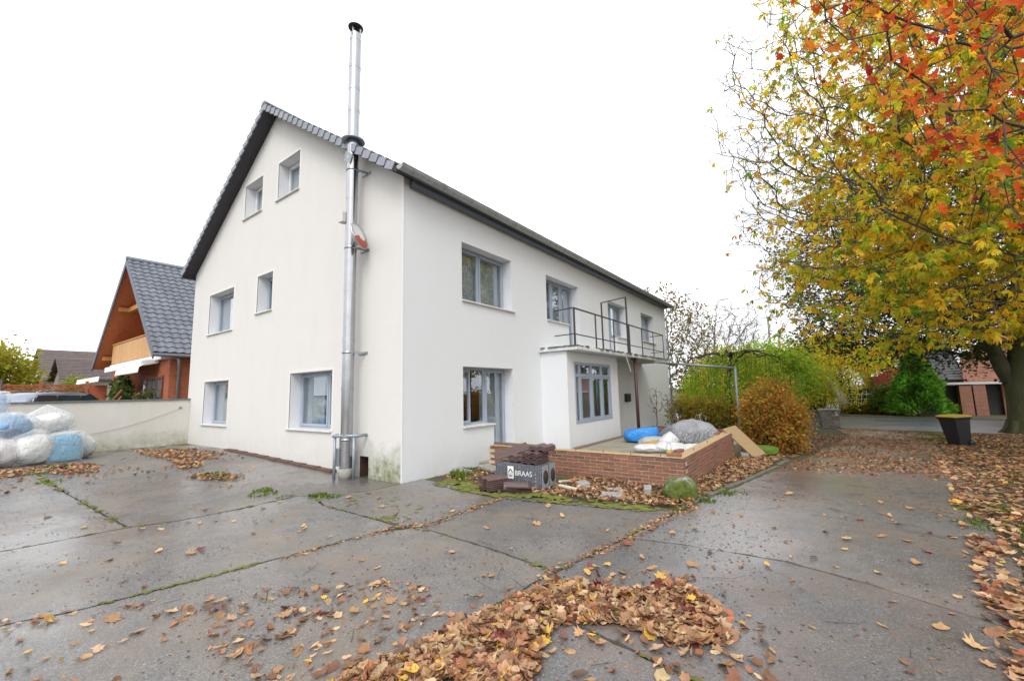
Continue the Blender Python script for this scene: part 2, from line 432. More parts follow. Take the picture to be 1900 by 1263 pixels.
# one terrain sheet to the horizon, creased where the slope changes
xs_ = [-900, -300, -120, -60, -30, -20, -14, -11.8, -11.7, -8, -5, -1, 0, 2, 4, 6, 8, 10, 12, 16, 24, 40, 80, 300, 900]
ys_ = [-900, -300, -60, -20, -12, -6, -3, 0, 1, 2.2, 4, 6, 8, 10, 12, 14, 17.2, 20, 24, 30, 36, 45, 70, 150, 400, 900]
gm = MB(); nx, ny = len(xs_), len(ys_)
gv = []
for y in ys_:
    for x in xs_:
        z = zg(x, y) - .022
        if x < -11.75: z = .50 - .022 - min(max(y - 6, 0), 20) * .03
        gv.append((x, y, z))
gm.add(gv, [(j * nx + i, j * nx + i + 1, (j + 1) * nx + i + 1, (j + 1) * nx + i) for j in range(ny - 1) for i in range(nx - 1)])
ground = gm.build('ground', M_SOIL); tag(ground, kind='structure')

def ragged(poly, step=.10, inset=.016, jit=.012, seed=0, closed=True):
    r = random.Random(seed); n = len(poly)
    area = sum(poly[i][0] * poly[(i + 1) % n][1] - poly[(i + 1) % n][0] * poly[i][1] for i in range(n))
    sg = 1 if area > 0 else -1; outp = []
    for i in range(n):
        a = V3((*poly[i], 0)); b = V3((*poly[(i + 1) % n], 0)); d = b - a; L = d.length
        k = max(1, int(L / step)); nrm = V3((-d.y, d.x, 0)).normalized() * sg
        for t in range(k):
            q = a + d * (t / k) + nrm * (inset + r.uniform(-jit, jit))
            if t: q += d.normalized() * r.uniform(-.3, .3) * step
            outp.append((q.x, q.y))
    return outp

def sheet(name, poly, mat, parent, dz=0.0, thick=.05):
    bm = bmesh.new()
    f = bm.faces.new([bm.verts.new((x, y, 0)) for x, y in poly])
    if f.normal.z < 0 or f.calc_area() and sum(poly[i][0] * poly[(i + 1) % len(poly)][1] - poly[(i + 1) % len(poly)][0] * poly[i][1] for i in range(len(poly))) < 0: f.normal_flip()
    bmesh.ops.triangulate(bm, faces=bm.faces[:])
    for co, no in (((-8, 0, 0), (1, 0, 0)), ((-1, 0, 0), (1, 0, 0)), ((0, 2.2, 0), (0, 1, 0)), ((0, 17.2, 0), (0, 1, 0))):
        bmesh.ops.bisect_plane(bm, geom=bm.verts[:] + bm.edges[:] + bm.faces[:], plane_co=co, plane_no=no)
    for v in bm.verts: v.co.z = zg(v.co.x, v.co.y) + dz
    if thick:
        ed = [e for e in bm.edges if e.is_boundary]
        ex = bmesh.ops.extrude_edge_only(bm, edges=ed)
        for v in ex['geom']:
            if isinstance(v, bmesh.types.BMVert): v.co.z -= thick
    bmesh.ops.recalc_face_normals(bm, faces=bm.faces[:])
    me = bpy.data.meshes.new(name); bm.to_mesh(me); bm.free(); me.materials.append(mat)
    up = sum(p.normal.z * p.area for p in me.polygons)
    if up < 0: me.flip_normals()
    return link(name, me, parent)

yard = bpy.data.objects.new('yard_paving', None); COL.objects.link(yard); tag(yard, kind='structure'); ORG['yard_paving'] = V3((0, 0, 0))
SLABS = [
 [(-11.4, -14), (-1.2, -14), (-1.15, -4.9), (-1.06, -3.8), (-4.45, -3.93), (-11.4, -4.05)],
 [(-11.44, -4.05), (-4.45, -3.93), (-1.06, -3.8), (-.83, -3.29), (-.76, -2.58), (-.8, -1.6), (-.55, -1.46), (0.0, -.74), (0.0, -.01), (-11.44, -.01)],
 [(-1.2, -14), (1.25, -14), (1.42, -5.07), (1.59, -4.72), (1.76, -3.88), (1.92, -3.01), (2.06, -2.1), (2.03, -1.78), (1.0, -1.74), (.21, -1.72), (-.55, -1.46), (-.8, -1.6), (-.76, -2.58), (-.83, -3.29), (-1.06, -3.8), (-1.15, -4.9)],
 [(-.55, -1.46), (.21, -1.72), (1.0, -1.74), (2.03, -1.78), (2.39, -1.66), (2.4, -.09), (2.38, .22), (1.2, .36), (.02, .5), (0.0, -.01), (0.0, -.74)],
 [(2.39, -1.66), (3.6, -1.77), (4.54, -1.91), (4.67, -1.17), (4.93, .43), (4.98, .72), (3.7, .42), (2.38, .22), (2.4, -.09)],
 [(1.25, -14), (3.9, -14), (4.29, -3.83), (4.45, -2.81), (4.54, -1.91), (3.6, -1.77), (2.39, -1.66), (2.06, -2.1), (1.92, -3.01), (1.76, -3.88), (1.59, -4.72), (1.42, -5.07)],
 [(3.9, -14), (9.4, -14), (8.5, -6), (8.1, -3.0), (5.93, -2.76), (4.45, -2.5), (4.45, -2.81), (4.29, -3.83)],
 [(4.45, -2.5), (5.93, -2.76), (8.1, -3.0), (7.95, -1.15), (7.48, -.95), (6.93, -.69), (6.3, -.5), (5.49, -.54), (4.76, -.66), (4.67, -1.17), (4.54, -1.91)],
]
for i, pl in enumerate(SLABS):
    sheet('slab', ragged(pl, .11, .017, .012, i), M_DRIVE if i >= 6 else M_YARD, yard)
drive = sheet('driveway', ragged([(4.76, -.66), (5.49, -.54), (6.3, -.5), (6.93, -.69), (7.48, -.95), (7.95, -1.15), (8.05, .33), (8.26, 2.39), (8.66, 5.18), (9.29, 10.5), (9.75, 16), (10.8, 19.3), (11.4, 20.4), (7.0, 21.0), (7.5, 17.5), (6.93, 12.43), (6.1, 7.17), (5.66, 4.52), (5.36, 2.67), (5.09, 1.24), (4.93, .43)], .14, .016, .02, 20), M_DRIVE, None, .0)
tag(drive, kind='structure')
# street: kerbed asphalt strip across the far end
sp = [(-40, 24.5), (0, 23.2), (7.0, 21.25), (11.4, 20.4), (30, 18), (80, 10), (80, 22), (30, 26.5), (12.2, 29.2), (7.5, 30.9), (-40, 36)]
street = sheet('street', sp, M_STREET, None, -.004, .03); tag(street, kind='structure')
pv = sheet('far_pavement', [(80, 22.15), (80, 24), (30, 28.5), (12.2, 31.2), (7.5, 32.6), (-40, 37.8), (-40, 36.1), (7.5, 31.0), (12.2, 29.3), (30, 26.6)], M_SOIL, None, .02, .06); tag(pv, kind='structure')

M_KERB = pm('kerb_mossy', (.16, .15, .12), (.09, .095, .05), 9, .9, .006, 50)
# kerb edging stones along the bed beside the drive
for i, (x0, y0, x1, y1) in enumerate([(5.0, 1.1, 5.17, 1.75), (5.2, 1.85, 5.3, 2.5), (5.32, 2.6, 5.43, 3.35), (5.45, 3.42, 5.55, 4.2), (5.57, 4.3, 5.66, 5.1), (5.68, 5.2, 5.8, 6.1), (5.82, 6.2, 5.95, 7.1)]):
    m = MB(); z0 = zg(x0, y0); z1 = zg(x1, y1); t = rnd.uniform(.0, .035)
    m.bar((x0 - .05, y0, z0 + t - .06), (x1 - .05, y1, z1 + t - .06 + rnd.uniform(-.02, .02)), .09, .14)
    o = m.build('kerb_stone', M_KERB, ground, .015, 2)

# ---------------------------------------------------------------- the white house
HW, HL, EZ, SL = 11.7, 18.36, 6.27, .662          # width, length, eaves height, roof slope
RX = -HW / 2; RZ = EZ + SL * HW / 2
house = thing('white_house', 'large white rendered house with steep dark roof, gable flue and balcony', 'house', (RX, HL / 2, 0))
HO = ORG[house.name]

def wall_grid(u0, u1, z0, z1, holes, P, extra_u=(), extra_z=()):
    """flat wall with rectangular holes; P(u,d,z) maps to world"""
    us = sorted(set([u0, u1] + [h[0] for h in holes] + [h[1] for h in holes] + list(extra_u)))
    zs = sorted(set([z0, z1] + [h[2] for h in holes] + [h[3] for h in holes] + list(extra_z)))
    m = MB()
    for i in range(len(us) - 1):
        for j in range(len(zs) - 1):
            uc, zc = (us[i] + us[i + 1]) / 2, (zs[j] + zs[j + 1]) / 2
            if any(h[0] < uc < h[1] and h[2] < zc < h[3] for h in holes): continue
            m.add([P(us[i], 0, zs[j]), P(us[i + 1], 0, zs[j]), P(us[i + 1], 0, zs[j + 1]), P(us[i], 0, zs[j + 1])], [(0, 1, 2, 3)])
    return m

Pg = lambda u, d, z: (u, d, z)                 # gable wall, plane y=0, inside +y
Pf = lambda u, d, z: (-d, u, z)                # long facade, plane x=0, inside -x
GH = [(-10.2, -8.25, 3.89, 5.27), (-6.59, -5.65, 4.18, 5.30), (-7.76, -6.57, 7.38, 8.50), (-5.58, -4.37, 7.38, 8.52), (-4.44, -2.49, .91, 2.32), (-10.22, -8.28, .88, 2.29)]
NICHE = (-1.36, -1.06, -.05, .43)
FH = [(1.77, 3.80, 3.91, 5.345), (5.66, 7.07, 3.92, 5.36), (7.07, 7.88, 2.98, 5.36), (10.45, 11.3, 2.98, 5.32), (11.3, 12.46, 3.9, 5.32), (14.38, 16.3, 3.98, 5.36), (1.775, 2.90, .93, 2.325), (2.90, 3.765, .12, 2.325), (9.35, 10.35, .05, 2.2)]

wall = wall_grid(-HW, 0, -.3, RZ + .1, GH + [NICHE], Pg)
bm = bmesh.new(); me = wall.mesh('wall', M_GABLE, HO); bm.from_mesh(me)
for sgn, x in ((1, 0), (-1, -HW)):
    bmesh.ops.bisect_plane(bm, geom=bm.verts[:] + bm.edges[:] + bm.faces[:], plane_co=V3((x, 0, EZ)) - HO, plane_no=V3((sgn * SL, 0, 1)).normalized(), clear_outer=True)
bm.to_mesh(me); bm.free()
gable_wall = link('gable_wall', me, house, HO)
facade = wall_grid(0, HL, -.5, EZ, FH, Pf).build('facade_wall', M_FACADE, house)
bw = MB()
bw.add([(-HW, 0, -.3), (-HW, HL, -.6), (-HW, HL, EZ), (-HW, 0, EZ)], [(0, 1, 2, 3)])
bw.add([(-HW, HL, -.6), (0, HL, -.6), (0, HL, EZ), (RX, HL, RZ), (-HW, HL, EZ)], [(0, 1, 2, 3, 4)])
bw.build('rear_wall', M_GABLE, house)
# render corner bead between the two finishes
MB().box(-.028, .004, -.006, .024, .0, EZ - .05).build('corner_bead', M_REVEAL, house)

def opening(rects, P, depth):
    """plastered reveal of an opening made of rectangles sharing edges (L shapes allowed)"""
    m = MB()
    def has(u, z): return any(r[0] < u < r[1] and r[2] < z < r[3] for r in rects)
    us = sorted({r[0] for r in rects} | {r[1] for r in rects}); zs = sorted({r[2] for r in rects} | {r[3] for r in rects})
    e = 1e-3
    for u in us:
        for j in range(len(zs) - 1):
            zc = (zs[j] + zs[j + 1]) / 2
            if has(u - e, zc) != has(u + e, zc): m.add([P(u, 0, zs[j]), P(u, depth, zs[j]), P(u, depth, zs[j + 1]), P(u, 0, zs[j + 1])], [(0, 1, 2, 3)])
    for z in zs:
        for i in range(len(us) - 1):
            uc = (us[i] + us[i + 1]) / 2
            if has(uc, z - e) != has(uc, z + e): m.add([P(us[i], 0, z), P(us[i], depth, z), P(us[i + 1], depth, z), P(us[i + 1], 0, z)], [(0, 1, 2, 3)])
    return m

def pbox(m, P, u0, u1, d0, d1, z0, z1):
    a = P(u0, d0, z0); b = P(u1, d1, z1)
    return m.box(min(a[0], b[0]), max(a[0], b[0]), min(a[1], b[1]), max(a[1], b[1]), min(a[2], b[2]), max(a[2], b[2]))

def frame_ring(m, P, u0, u1, d0, d1, z0, z1, w):
    pbox(m, P, u0, u0 + w, d0, d1, z0, z1); pbox(m, P, u1 - w, u1, d0, d1, z0, z1)
    pbox(m, P, u0 + w, u1 - w, d0, d1, z0, z0 + w); pbox(m, P, u0 + w, u1 - w, d0, d1, z1 - w, z1)

def pleats(P, u0, u1, d, z0, z1, amp=.022, wl=.085, seed=0):
    m = MB(); r = random.Random(seed); n = max(8, int((u1 - u0) / wl * 6)); vs = []
    ph = 0
    for i in range(n + 1):
        u = u0 + (u1 - u0) * i / n; ph += 2 * math.pi / 6 * r.uniform(.7, 1.3)
        vs += [P(u, d + amp * math.sin(ph), z0), P(u, d + amp * .8 * math.sin(ph), z1)]
    m.add(vs, [(2 * i, 2 * i + 2, 2 * i + 3, 2 * i + 1) for i in range(n)], True); return m

def window(parent, P, rects, depth, lights, mat, sill=None, inside='blind', surround=True, name='window', fw=.055, sw=.06):
    """rects: the opening; lights: list of glazed leaves (u0,u1,z0,z1,sash?)"""
    w = MB()
    for r in rects: frame_ring(w, P, r[0] + .002, r[1] - .002, depth - .002, depth + .07, r[2] + .002, r[3] - .002, fw) if len(rects) == 1 else None
    if len(rects) > 1:
        a, b = rects
        frame_ring(w, P, a[0] + .002, a[1] - .002, depth - .002, depth + .07, a[2] + .002, a[3] - .002, fw)
        frame_ring(w, P, b[0] + .002, b[1] - .002, depth - .001, depth + .069, b[2] + .002, b[3] - .002, fw)
    wo = w.build(name, mat, parent)
    opening(rects, P, depth + .02).build('reveal', M_REVEAL, wo)
    for (u0, u1, z0, z1, sash) in lights:
        if sash:
            s = MB(); frame_ring(s, P, u0, u1, depth - .022, depth + .05, z0, z1, sw); s.build('sash', mat, wo, .006)
            q = sw - .005
        else: q = -.004
        gpn = MB(); pbox(gpn, P, u0 + q, u1 - q, depth + .016, depth + .022, z0 + q, z1 - q); gpn.build('pane', M_GLASS, wo)
    if sill:
        u0, u1, z = sill; s = MB()
        pbox(s, P, u0, u1, -.055, depth + .01, z - .035, z + .006); s.build('sill', M_SILL, wo, .008)
        s2 = MB(); pbox(s2, P, u0 + .02, u1 - .02, -.02, -.004, z - .075, z - .035)
    U0 = min(r[0] for r in rects); U1 = max(r[1] for r in rects); Z0 = min(r[2] for r in rects); Z1 = max(r[3] for r in rects)
    rm = MB()                                      # the room behind the glass
    dd = 2.6
    A = [P(U0 - .3, depth + .08, Z0 - .25), P(U1 + .3, depth + .08, Z0 - .25), P(U1 + .3, depth + .08, Z1 + .2), P(U0 - .3, depth + .08, Z1 + .2)]
    B = [P(U0 - .3, dd, Z0 - .25), P(U1 + .3, dd, Z0 - .25), P(U1 + .3, dd, Z1 + .2), P(U0 - .3, dd, Z1 + .2)]
    rm.add(A + B, [(4, 5, 6, 7), (0, 1, 5, 4), (1, 2, 6, 5), (2, 3, 7, 6), (3, 0, 4, 7)]); rm.build('room', M_ROOM, wo)
    if inside == 'blind':
        s = MB(); pbox(s, P, U0 + .04, U1 - .04, depth + .10, depth + .115, Z0 + .03, Z1 - .02); s.build('blind', M_BLIND, wo)
    elif inside == 'curtain':
        pleats(P, U0 + .04, U1 - .04, depth + .16, Z0 + .01, Z1 - .03, seed=int(U0 * 10)).build('curtain', M_CURTAIN, wo)
    elif isinstance(inside, tuple):
        pleats(P, inside[0], inside[1], depth + .16, inside[2], Z1 - .03, seed=int(U0 * 10)).build('curtain', M_CURTAIN, wo)
    if surround and P is Pg:
        s = MB(); t = .075
        for (a, b, c, d) in ((U0 - t, U0, Z0, Z1 + t), (U1, U1 + t, Z0, Z1 + t), (U0, U1, Z1, Z1 + t)):
            pbox(s, P, a, b, -.004, .012, c, d)
        s.build('surround', M_SURR, wo)
    return wo

def two(r, split, z0=None):
    f = .05; return [(r[0] + f, split - .012, r[2] + f, r[3] - f, True), (split + .012, r[1] - f, r[2] + f, r[3] - f, True)]

RD = .30
r = GH[0]; window(house, Pg, [r], RD, [(r[0] + .05, r[1] - .05, r[2] + .05, r[3] - .05, True)], M_FRAME, (r[0] - .06, r[1] + .03, r[2]))
r = GH[1]; window(house, Pg, [r], RD, [(r[0] + .05, r[1] - .05, r[2] + .05, r[3] - .05, True)], M_FRAME, (r[0] - .05, r[1] + .03, r[2]), 'dark')
r = GH[2]; window(house, Pg, [r], RD, [(r[0] + .05, r[1] - .05, r[2] + .05, r[3] - .05, True)], M_FRAMEW, (r[0] - .08, r[1] + .03, r[2]))
r = GH[3]; window(house, Pg, [r], RD, [(r[0] + .05, r[1] - .05, r[2] + .05, r[3] - .05, True)], M_FRAMEW, (r[0] - .08, r[1] + .03, r[2]))
r = GH[4]; window(house, Pg, [r], RD, two(r, -3.1), M_FRAME, (r[0] - .1, r[1] + .03, r[2]), (-4.4, -3.55, .95))
r = GH[5]; window(house, Pg, [r], RD, [(r[0] + .05, r[1] - .05, r[2] + .05, r[3] - .05, True)], M_FRAME, (r[0] - .1, r[1] + .03, r[2]))
r = FH[0]; window(house, Pf, [r], RD, two(r, 2.72), M_FRAME, (r[0] - .02, r[1] + .1, r[2]), 'curtain')
a, b = FH[1], FH[2]
window(house, Pf, [a, b], RD, [(a[0] + .05, 6.42, a[2] + .05, a[3] - .05, True), (6.44, a[1] - .03, a[2] + .05, a[3] - .05, True), (b[0] + .03, b[1] - .05, b[2] + .05, b[3] - .05, True)], M_FRAME, (a[0] - .02, a[1], a[2]), (6.5, 7.85, 3.0))
a, b = FH[4], FH[3]
window(house, Pf, [a, b], RD, [(a[0] + .03, a[1] - .05, a[2] + .05, a[3] - .05, True), (b[0] + .05, b[1] - .03, b[2] + .05, b[3] - .05, True)], M_FRAME, (a[0], a[1] + .08, a[2]), 'curtain')
r = FH[5]; window(house, Pf, [r], RD, two(r, 15.3), M_FRAME, (r[0] - .02, r[1] + .1, r[2]), 'curtain')
a, b = FH[6], FH[7]
window(house, Pf, [a, b], RD, [(a[0] + .05, 2.34, a[2] + .05, a[3] - .05, True), (2.42, a[1] - .02, a[2] + .05, a[3] - .05, False), (b[0] + .02, b[1] - .05, b[2] + .05, b[3] - .05, True)], M_FRAME, (a[0] - .02, a[1] + .02, a[2]), (2.9, 3.72, .15))
# niche in the gable by the foot of the flue, lined in very dark brown
nm = opening([NICHE], Pg, .25); nm.add([(NICHE[0], .25, -.05), (NICHE[1], .25, -.05), (NICHE[1], .25, .43), (NICHE[0], .25, .43)], [(0, 1, 2, 3)])
nm.build('dark_niche', pm('niche_dark_brown', (.05, .03, .025), (.09, .04, .03), 12, .9), house)
# front door in the porch recess, dark
dm = opening([FH[8]], Pf, .2); dm.build('door_reveal', M_FACADE, house)
d = MB().box(-.2, -.15, 9.35, 10.35, .05, 2.2).build('door', M_WOOD, house)
MB().tube([(-.13, 9.5, 1.05), (-.09, 9.5, 1.05), (-.09, 9.62, 1.05)], .012, 6).build('handle', M_STEEL, d)

# -- roof
OV, OE = .38, .22                  # verge overhang, eaves overhang
Y0, Y1 = -OV, HL + OV
rm = MB()
for sgn in (1, -1):
    xe = (OE if sgn > 0 else -HW - OE); ze = EZ - SL * OE
    th = .13
    rm.add([(RX, Y0, RZ + .02), (xe, Y0, ze + .02), (xe, Y1, ze + .02), (RX, Y1, RZ + .02), (RX, Y0, RZ + th + .02), (xe, Y0, ze + th + .02), (xe, Y1, ze + th + .02), (RX, Y1, RZ + th + .02)],
           [(0, 1, 2, 3), (4, 7, 6, 5), (0, 4, 5, 1), (1, 5, 6, 2), (2, 6, 7, 3)])
roof = rm.build('roof', M_SOFFIT, house)
# tile courses of the long slopes, stepped like a real tiled roof
tm = MB(); nrow = 23
for sgn in (1, -1):
    L = HW / 2 + OE
    for k in range(nrow):
        a0 = L * k / nrow; a1 = L * (k + 1.06) / nrow
        x0, x1 = RX + sgn * a0, RX + sgn * a1; z0 = RZ - SL * a0 + .165; z1 = RZ - SL * a1 + .195
        tm.add([(x0, Y0 + .3, z0), (x1, Y0 + .3, z1), (x1, Y1, z1), (x0, Y1, z0), (x1, Y0 + .3, z1 - .04), (x1, Y1, z1 - .04)], [(0, 1, 2, 3), (1, 4, 5, 2)])
o = tm.build('tile_courses', M_TILE, roof); o['kind'] = 'stuff'
# verge tiles along the gable edge, one by one
vt = MB()
dl = (HW / 2 + OE) / nrow; ln = dl * math.sqrt(1 + SL * SL)
vl = ln * .955
vt.add([(0, -.012, -.035), (vl, -.03, .012), (vl, .33, .012), (0, .33, -.035), (0, -.012, -.20), (vl, -.03, -.165), (0, .015, -.20), (vl, .0, -.165), (0, .015, -.06), (vl, .0, -.02), (vl, .33, -.02), (0, .33, -.06)],
       [(0, 1, 2, 3), (0, 4, 5, 1), (4, 6, 7, 5), (6, 8, 9, 7), (1, 5, 7, 9, 10, 2), (0, 3, 11, 8, 6, 4), (8, 11, 10, 9)])
vme = vt.mesh('verge_tile', M_VERGE)
ang = math.atan(SL)
for sgn in (1, -1):
    for k in range(nrow):
        a0 = dl * k
        o = link('verge_tile', vme, roof)
        o.location = V3((RX + sgn * a0, Y0, RZ - SL * a0 + .215)) - HO
        c_, s_ = math.cos(ang + rnd.uniform(-.012, .012)), math.sin(ang)
        o.matrix_basis = Matrix.Translation(o.location) @ Matrix(((sgn * c_, 0, sgn * s_, 0), (0, 1, 0, 0), (-s_, 0, c_, 0), (0, 0, 0, 1)))
# ridge tiles
rt = MB(); nr = 46
prof = [(math.cos(a) * .17, math.sin(a) * .13) for a in np.linspace(0, math.pi, 9)]
rt_len = (Y1 - Y0 + .04) / nr
for i in range(8):
    (xa, za), (xb, zb) = prof[i], prof[i + 1]
    rt.add([(xa, 0, za), (xb, 0, zb), (xb * .94, rt_len * 1.06, zb * .94), (xa * .94, rt_len * 1.06, za * .94)], [(0, 1, 2, 3)], True)
rt.add([(x, 0, z) for x, z in prof], [tuple(range(9))])
rme = rt.mesh('ridge_tile', M_TILE)
for k in range(nr):
    o = link('ridge_tile', rme, roof); o.location = V3((RX, Y0 - .02 + k * rt_len, RZ + .14)) - HO
# soffit boards at the verge (dark) and fascia + gutter at the eaves
fs = MB()
fs.box(.004, .20, .14, HL - .1, EZ - .20, EZ - .06)
fs.build('eaves_fascia', M_FASCIA, house, .03, 2)
gt = MB(); R_ = .098; gx, gz = .355, EZ - .025
pr = [(gx + R_ * math.cos(a), gz + R_ * math.sin(a)) for a in np.linspace(math.pi, 2 * math.pi, 11)]
pr2 = [(gx + (R_ - .012) * math.cos(a), gz + .004 + (R_ - .012) * math.sin(a)) for a in np.linspace(2 * math.pi, math.pi, 11)]
gt.prism([(x, Y0 - .02, z) for x, z in pr + pr2], (0, Y1 - Y0 + .02, 0))
gt.prism([(x, Y0 - .022, z) for x, z in pr], (0, .006, 0))
gt.tube([(gx + R_, Y0 - .02, gz + .008), (gx + R_, Y1, gz + .008)], .014, 8)
gut = gt.build('gutter', M_GUTTER, house)
for k in range(21):
    y = Y0 + .25 + k * .9
    b = MB(); b.prism([(gx + (R_ + .006) * math.cos(a), y, gz + (R_ + .006) * math.sin(a)) for a in np.linspace(math.pi, 2 * math.pi, 9)] + [(gx + (R_ + .001) * math.cos(a), y, gz + (R_ + .001) * math.sin(a)) for a in np.linspace(2 * math.pi, math.pi, 9)], (0, .035, 0))
    b.build('gutter_clip', M_GALV, gut)
MB().tube([(gx, HL + .05, gz - .06), (gx, HL + .05, gz - .25), (.1, HL - .1, gz - .65), (.1, HL - .1, -.4)], .045, 10).build('downpipe', M_GALV, house)
# soil vent stub on the roof
MB().tube([(-.25, 1.4, EZ + .1), (-.25, 1.4, EZ + .42)], .055, 12).tube([(-.25, 1.4, EZ + .40), (-.25, 1.4, EZ + .47)], .07, 12).build('roof_vent', M_BLACK, house)

# -- bay, balcony, porch
XB, XS = .88, 1.27
BH = [(5.62, 8.27, .73, 2.55)]
Pb = lambda u, d, z: (XB - d, u, z)
bay = wall_grid(5.2, 8.93, -.2, 2.84, BH, Pb)
bay.add([(0, 5.2, -.2), (XB, 5.2, -.2), (XB, 5.2, 2.84), (0, 5.2, 2.84)], [(0, 1, 2, 3)])
bay.add([(0, 8.93, -.3), (XB, 8.93, -.3), (XB, 8.93, 2.84), (0, 8.93, 2.84)], [(3, 2, 1, 0)])
bay.build('bay_wall', M_FACADE, house)
bwn = MB(); u0, u1, z0, z1 = BH[0]; fw = .09
frame_ring(bwn, Pb, u0, u1, -.012, .07, z0, z1, fw); pbox(bwn, Pb, u0 + fw, u1 - fw, -.008, .07, 2.10, 2.20)
pb3 = [u0 + .05, u0 + .36, u0 + 1.16, u0 + 1.93, u1 - .05]
for u in pb3[1:4]: pbox(bwn, Pb, u - .055, u + .055, -.010, .068, z0 + fw, z1 - fw)
bwo = bwn.build('bay_window', M_FRAME, house, .006)
for i in range(4):
    a, b = pb3[i] + .05, pb3[i + 1] - .05
    gq = MB(); pbox(gq, Pb, a, b, .03, .036, z0 + fw - .01, 2.11); gq.build('pane', M_GLASS, bwo)
    gq = MB(); pbox(gq, Pb, a, b, .031, .037, 2.19, z1 - fw + .01); gq.build('pane', M_GLASS, bwo)
    if i:
        s = MB(); frame_ring(s, Pb, a + .004, b - .004, .0, .06, z0 + fw + .004, 2.096, .045); s.build('sash', M_FRAME, bwo)
rmm = MB().box(-1.5, XB - .09, 5.3, 8.85, .1, 2.8); rmm.f = [f for i, f in enumerate(rmm.f) if i != 3]; rmm.s = rmm.s[:5]
rmm.build('room', M_ROOM, bwo)
sb = MB(); sb.box(.002, XS, 5.10, 14.05, 2.85, 2.955)
slab = sb.build('balcony', M_FACADE, house, .01)
cr = MB(); rr_ = random.Random(3)
for k in range(120):       # crumbling felt and moss along the slab edge
    y = rr_.uniform(5.08, 14.0); x = XS + rr_.uniform(-.06, .025); s_ = rr_.uniform(.03, .10)
    cr.obox((x, y, 2.965 + rr_.uniform(-.012, .014)), (rr_.uniform(.02, .045), rr_.uniform(-.01, .01), rr_.uniform(-.012, .012)), (rr_.uniform(-.015, .015), s_, 0), (0, 0, rr_.uniform(.006, .016)))
for k in range(22):
    x = rr_.uniform(.05, XS); cr.obox((x, 5.10 + rr_.uniform(-.02, .03), 2.965), (.06, .0, .006), (0, .03, 0), (0, 0, .012))
o = cr.build('slab_debris', pm('felt_and_moss', (.07, .065, .045), (.14, .12, .075), 14, .95), slab); o['kind'] = 'stuff'
ra = MB(); XR = 1.19
ra.bar((XR, 5.14, 4.05), (XR, 13.62, 4.05), .045, .035).bar((XR, 5.14, 3.30), (XR, 13.62, 3.30), .028, .028)
ra.bar((XR, 5.14, 4.052), (.55, 5.14, 4.03), .04, .03).bar((XR, 5.14, 3.30), (.55, 5.14, 3.29), .028, .028)
ra.bar((XR, 13.6, 4.046), (.62, 13.6, 4.03), .035, .03).bar((XR, 13.6, 3.297), (.62, 13.6, 3.29), .028, .028)
rail = ra.build('balcony_railing', M_RUST, house)
for y, zt, w in ((5.16, 4.07, .045), (6.59, 4.04, .035), (7.10, 4.50, .04), (8.02, 4.04, .033), (9.30, 5.06, .05), (10.83, 4.04, .033), (12.22, 4.04, .03), (13.6, 4.05, .03)):
    MB().bar((XR + .003, y, 2.93), (XR + .003, y, zt), w, w, (0, 1, 0)).build('post', M_RUST, rail)
MB().bar((XR + .002, 7.09, 4.50), (XR + .002, 9.30, 5.06), .035, .035).build('frame_bar', M_RUST, rail)
MB().bar((XR + .01, 9.35, 2.93), (XR + .01, 9.35, 4.06), .11, .05, (0, 1, 0)).build('wide_post', M_RUST, rail)
MB().tube([(1.17, 9.95, zg(1, 10) - .1), (1.17, 9.95, 2.78)], .06, 10).box(1.06, 1.28, 9.84, 10.06, 2.775, 2.848).build('porch_post', M_BROWNPOST, house)
cb = []
for t in np.linspace(0, 1, 26):
    cb.append((XS + .03 + .05 * math.sin(t * 5), 8.65 + .35 * math.sin(t * 3.0) - .5 * t * t + .3 * t, 2.98 - .62 * math.sin(min(t * 1.25, 1) * math.pi) * (1 if t < .8 else .8) - .1 * t))
MB().tube(cb, .011, 6).build('loose_cable', M_WHITEPAINT, house)
MB().box(.003, .16, 9.5, 10.6, 2.3, 2.66).build('porch_light_box', M_WOOD, house, .01)
MB().box(.003, .14, 11.7, 12.12, 1.18, 1.52).build('letterbox', M_BLACK, house, .01)
# plinth strip in front of the bay
MB().box(XB + .02, XB + .2, 5.3, 9.2, .02, .10).build('plinth_strip', M_WOOD, house, .01)

# ---------------------------------------------------------------- flue, guard, mirror on the gable
FX, FY = -1.40, -.30
fl = thing('flue_pipe', 'tall stainless steel flue pipe running up the cream gable wall', 'flue', (FX, FY, 0))
MB().tube([(FX, FY, .0), (FX, FY, .22)], .14, 20).build('foot', M_CONC, fl)
def pipe(a, b, r):
    m = MB().lathe([(r, a + .05), (r, b - .05)], (FX, FY, 0), 32)
    m.lathe([(r + .005, a), (r + .005, a + .05)], (FX, FY, 0), 32).lathe([(r + .004, b - .05), (r + .004, b)], (FX, FY, 0), 32)
    for z, q in ((a, .005), (a + .05, .005), (b - .05, .004), (b, .004)): m.lathe([(r - .01, z), (r + q, z)], (FX, FY, 0), 32)
    m.build('pipe_section', M_STEEL, fl)
sec = [.2, .78, 1.85, 2.9, 4.0, 5.05, 6.1, 7.05]
for a, b in zip(sec[:-1], sec[1:]):
    pipe(a, b, .122)
for z in (.80, 2.62, 4.93, 6.75):
    MB().lathe([(.126, z - .025), (.138, z - .02), (.138, z + .02), (.126, z + .025)], (FX, FY, 0), 28).build('clamp_band', M_STEEL, fl)
for z in (2.62, 4.93, 6.75):
    MB().bar((FX + .1, FY + .02, z), (FX + .17, -.0, z), .03, .04).bar((FX - .06, -.012, z), (FX + .26, -.012, z), .022, .05).build('wall_bracket', M_GALV, fl)
zt = 7.05
